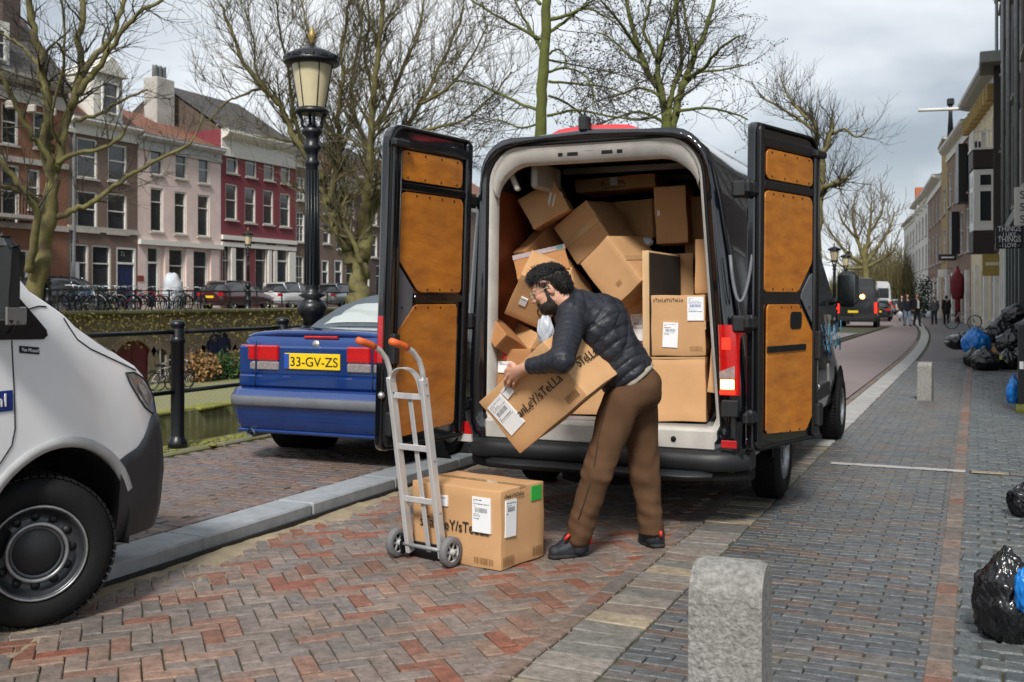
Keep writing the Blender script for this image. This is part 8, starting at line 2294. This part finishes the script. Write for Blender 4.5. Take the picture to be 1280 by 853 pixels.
# ================================================================== PEDESTRIANS
def pedestrian(lab, px, py, H_, coat, trous, hairm, back, walk, seed, longc=False, skirtz=None, shirt_=None, bagm=None):
    q = ground(px, py); k = H_ / 1.75; rgp = random.Random(seed)
    t = thing("person", lab, "person", (q.x, q.y, 0), YAW + (0 if back else math.pi) + rgp.uniform(-.2, .2))
    I = lambda V: V * k
    st_ = .16 * walk
    hipL, hipR = [-.09, 0, .92], [.09, 0, .92]; knL, knR = [-.10, .12 * walk, .50], [.10, .02 - .02 * walk, .50]; anL, anR = [-.10, st_ + .02, .09], [.10, -st_, .11]
    shL, shR = [-.19, 0, 1.43], [.19, 0, 1.43]; elL, elR = [-.25, -.06 * walk - .03, 1.15], [.25, .05 * walk - .03, 1.15]; wrL, wrR = [-.24, .06, .93], [.24, .12 * walk + .03, .92]
    def bodyf(P):
        a = s_ell(P, (0, .015, 1.64), (.078, .095, .115)); a = smin(a, s_ell(P, (0, .10, 1.625), (.015, .02, .02)), .015)
        a = smin(a, s_seg(P, (0, -.01, 1.40), (0, 0, 1.56), .055, .05), .03); a = smin(a, s_seg(P, (0, 0, 1.0), (0, 0, 1.36), .12, .13), .05)
        for h_, kn_, an_ in ((hipL, knL, anL), (hipR, knR, anR)): a = smin(a, smin(s_seg(P, h_, kn_, .07, .05), s_seg(P, kn_, an_, .048, .038), .02), .03)
        for s_, e_, w_ in ((shL, elL, wrL), (shR, elR, wrR)):
            a = smin(a, smin(s_seg(P, s_, e_, .045, .038), s_seg(P, e_, w_, .036, .028), .02), .03); a = smin(a, s_ell(P, (w_[0], w_[1] + .01, w_[2] - .07), (.025, .04, .07)), .02)
        return a
    V, Fq = surface_net(bodyf, (-.36, -.3, .02), (.36, .4, 1.80), .022); net_object("body", V, Fq, M_SKIN, t, I)
    def coatf(P):
        b_ = skirtz if skirtz else .82
        a = smin(s_seg(P * np.array([.85, 1.15, 1]), (0, 0, b_ + .1), (0, 0, 1.30), .20 if skirtz else .165, .165), s_seg(P, shL, shR, .075, .075), .05)
        for s_, e_, w_ in ((shL, elL, wrL), (shR, elR, wrR)): a = smin(a, smin(s_seg(P, s_, e_, .072, .06), s_seg(P, e_, w_, .058, .045), .02), .03)
        return smax(a + .006 * wob(P, 30, seed), b_ - P[:, 2], .01)
    V, Fq = surface_net(coatf, (-.38, -.32, .4), (.38, .36, 1.56), .022); net_object("coat", V, Fq, coat, t, I)
    def trf(P):
        a = s_ell(P, (0, 0, .92), (.165, .125, .13))
        for h_, kn_, an_ in ((hipL, knL, anL), (hipR, knR, anR)): a = smin(a, smin(s_seg(P, h_, kn_, .092, .075), s_seg(P, kn_, an_, .073, .062), .02), .02)
        return smax(a + .005 * wob(P, 40, seed + 1), .09 - P[:, 2], .01)
    V, Fq = surface_net(trf, (-.3, -.3, .05), (.3, .4, 1.1), .02); net_object("trousers", V, Fq, trous, t, I)
    for a_ in (anL, anR):
        def shf(P, a_=a_): return smax(smin(s_seg(P, (a_[0], a_[1] - .02, a_[2] - .03), (a_[0], a_[1] + .14, a_[2] - .05), .048, .036), s_seg(P, a_, (a_[0], a_[1], a_[2] + .06), .05, .05), .02), .004 - P[:, 2], .004)
        V, Fq = surface_net(shf, (a_[0] - .09, a_[1] - .12, -.01), (a_[0] + .09, a_[1] + .24, .24), .015); net_object("shoe", V, Fq, M_SHOE, t, I)
    def hf(P): return smax(s_ell(P, (0, -.012, 1.665), (.092, .108, .118)) + .006 * wob(P, 70, seed), np.minimum(P[:, 1] - .055 + 0 * P[:, 2], 9) - .35 * np.clip(P[:, 2] - 1.69, -.06, .3), .01)
    V, Fq = surface_net(hf, (-.13, -.15, 1.5), (.13, .15, 1.82), .016); net_object("hair", V, Fq, hairm, t, I)
    if shirt_: MB().box((0, .158 * k, 1.18 * k), (.13 * k, .02, .42 * k), ch=.01).build("shirt_front", shirt_, t)
    return t
C_NAVY = mat("navy_jacket_cloth", (.014, .017, .03), .85); C_BLK = mat("black_coat_cloth", (.012, .012, .013), .85); C_GREY = mat("grey_coat_cloth", (.10, .11, .12), .9, var=.4, scale=14); C_JEAN = mat("pale_blue_jeans", (.24, .34, .46), .85); C_DKT = mat("dark_trouser_cloth", (.02, .02, .026), .85)
pedestrian("distant person in a dark jacket and pale blue jeans walking this way", 1134, 408, 1.76, C_NAVY, C_JEAN, M_HAIR, False, 1, 61)
pedestrian("distant person in a dark jacket over a white shirt beside the one in jeans", 1146, 408, 1.78, C_BLK, C_DKT, M_HAIR, False, .7, 62, shirt_=M_PAPER)
pedestrian("distant person in a grey coat carrying a pale bag", 1168, 406, 1.66, C_GREY, C_DKT, mat("grey_hair", (.16, .15, .14), .8), True, .3, 63)
pedestrian("distant person in a long black flared coat", 1183, 405.5, 1.70, C_BLK, C_DKT, M_HAIR, True, .2, 64, skirtz=.60)
pedestrian("distant person in dark clothes half hidden behind the one in jeans", 1127, 402, 1.72, C_BLK, C_DKT, M_HAIR, False, .5, 65)
for px, lab_, m_, h_ in ((1161, "pale carrier bag held by the person in the grey coat", mat("pale_blue_bag", (.4, .48, .55), .6), .55), (1125, "white shopping bag carried behind the person in jeans", M_WBAG, .55)):
    q = ground(px, 405); crumple("carrier_bag", lab_, "bag", (q.x, q.y, h_), (.15, .10, .20), m_, int(px))
# ================================================================== TRAFFIC DOWN THE STREET
def simple_van(lab, m, px, py, Wd, Hh, L=5.2, cat="van", lit=False, rz=None):
    q = ground(px, py); t = thing("parked_van", lab, cat, (q.x, q.y, 0), R_(3) if rz is None else rz); w = Wd / 2
    S = [(0, 1, 1), (.05, 1, 1), (.15, 1.0, 1.0), (3.6, 1, 1), (3.9, .99, .93), (4.35, .97, .68), (4.5, .96, .50), (5.0, .92, .42), (5.2, .8, .32)]
    rows = []
    for i, (y, kx, kz) in enumerate(S):
        i0 = .96 if i == 0 else 1
        pr_ = [(0, .34), (w * .95, .34), (w, .5), (w, 1.1), (w * .94, Hh * .75), (w * .88, Hh * .93), (w * .76, Hh), (0, Hh + .03)]
        r = [(x * kx * i0, y * L / 5.2, .34 + (z - .34) * kz * (.99 if i == 0 else 1)) for x, z in pr_]
        rows.append(r + [(-x, y_, z) for x, y_, z in r[-2:0:-1]])
    mb = MB().grid(rows, closed=True); n = len(rows[0]); mb.add(rows[0], [tuple(range(n))]); mb.add(rows[-1], [tuple(range(n))]); o = mb.build("body", m, t, fix=True); smooth_angle(o, 40)
    for sx in (-1, 1):
        MB().box((sx * w * .45, -.012, Hh * .70), (w * .74, .02, Hh * .26), ch=.01).build("rear_window", M_GLASS, t)
        MB().box((sx * w * .93, -.02, 1.05), (.13, .06, .55), ch=.015).build("tail_lamp", M_LITRED if lit else M_REDLENS, t)
        for y in (.95, 4.2): make_wheel(t, (sx * (w - .10), y * L / 5.2, .34), face=sx, spoke=5)
        MB().box((sx * (w * .93), 3.75 * L / 5.2, Hh * .68), (.10, 1.0, .5), ch=.02).build("cab_window", M_GLASS, t)
    MB().box((0, -.03, .48), (w * 1.9, .16, .22), ch=.03).build("bumper", M_PLASTIC, t)
    MB().box((-.18, -.02, .86), (.5, .02, .12)).build("number_plate", M_YEL, t)
    if lit: MB().lathe([(.001, -.015), (.11, 0), (.11, .03), (.001, .035)], (w * .28, -.03, 1.62), 16, Matrix.Rotation(R_(90), 3, 'X')).build("lit_lamp", mat("orange_lit_lamp", (1, .5, .1), .3, emit=(1.0, .42, .06), estr=14), t)
    return t
simple_van("black van down the street with an orange light at its rear", M_CBLK, 1071, 411, 1.95, 2.55, lit=True)
simple_van("white van parked beyond the black van with the orange light", M_CWHITE, 1096, 400, 2.0, 2.75)
simple_van("red lorry far down the street behind the parked cars", mat("red_lorry_paint", (.62, .06, .03), .4), 1114, 389, 2.5, 2.2, 6, "lorry")
for px, py, m_, lab_ in ((1097, 402, M_CBLK, "dark car parked just beyond the white van"), (1108, 394, M_CSIL, "grey car parked in the far row before the red lorry"), (1124, 392, M_CWHITE, "white car driving far down the street left of the walkers")):
    q = ground(px, py); simple_car(lab_, m_, (q.x, q.y, 0), R_(4), "cars far down the street")
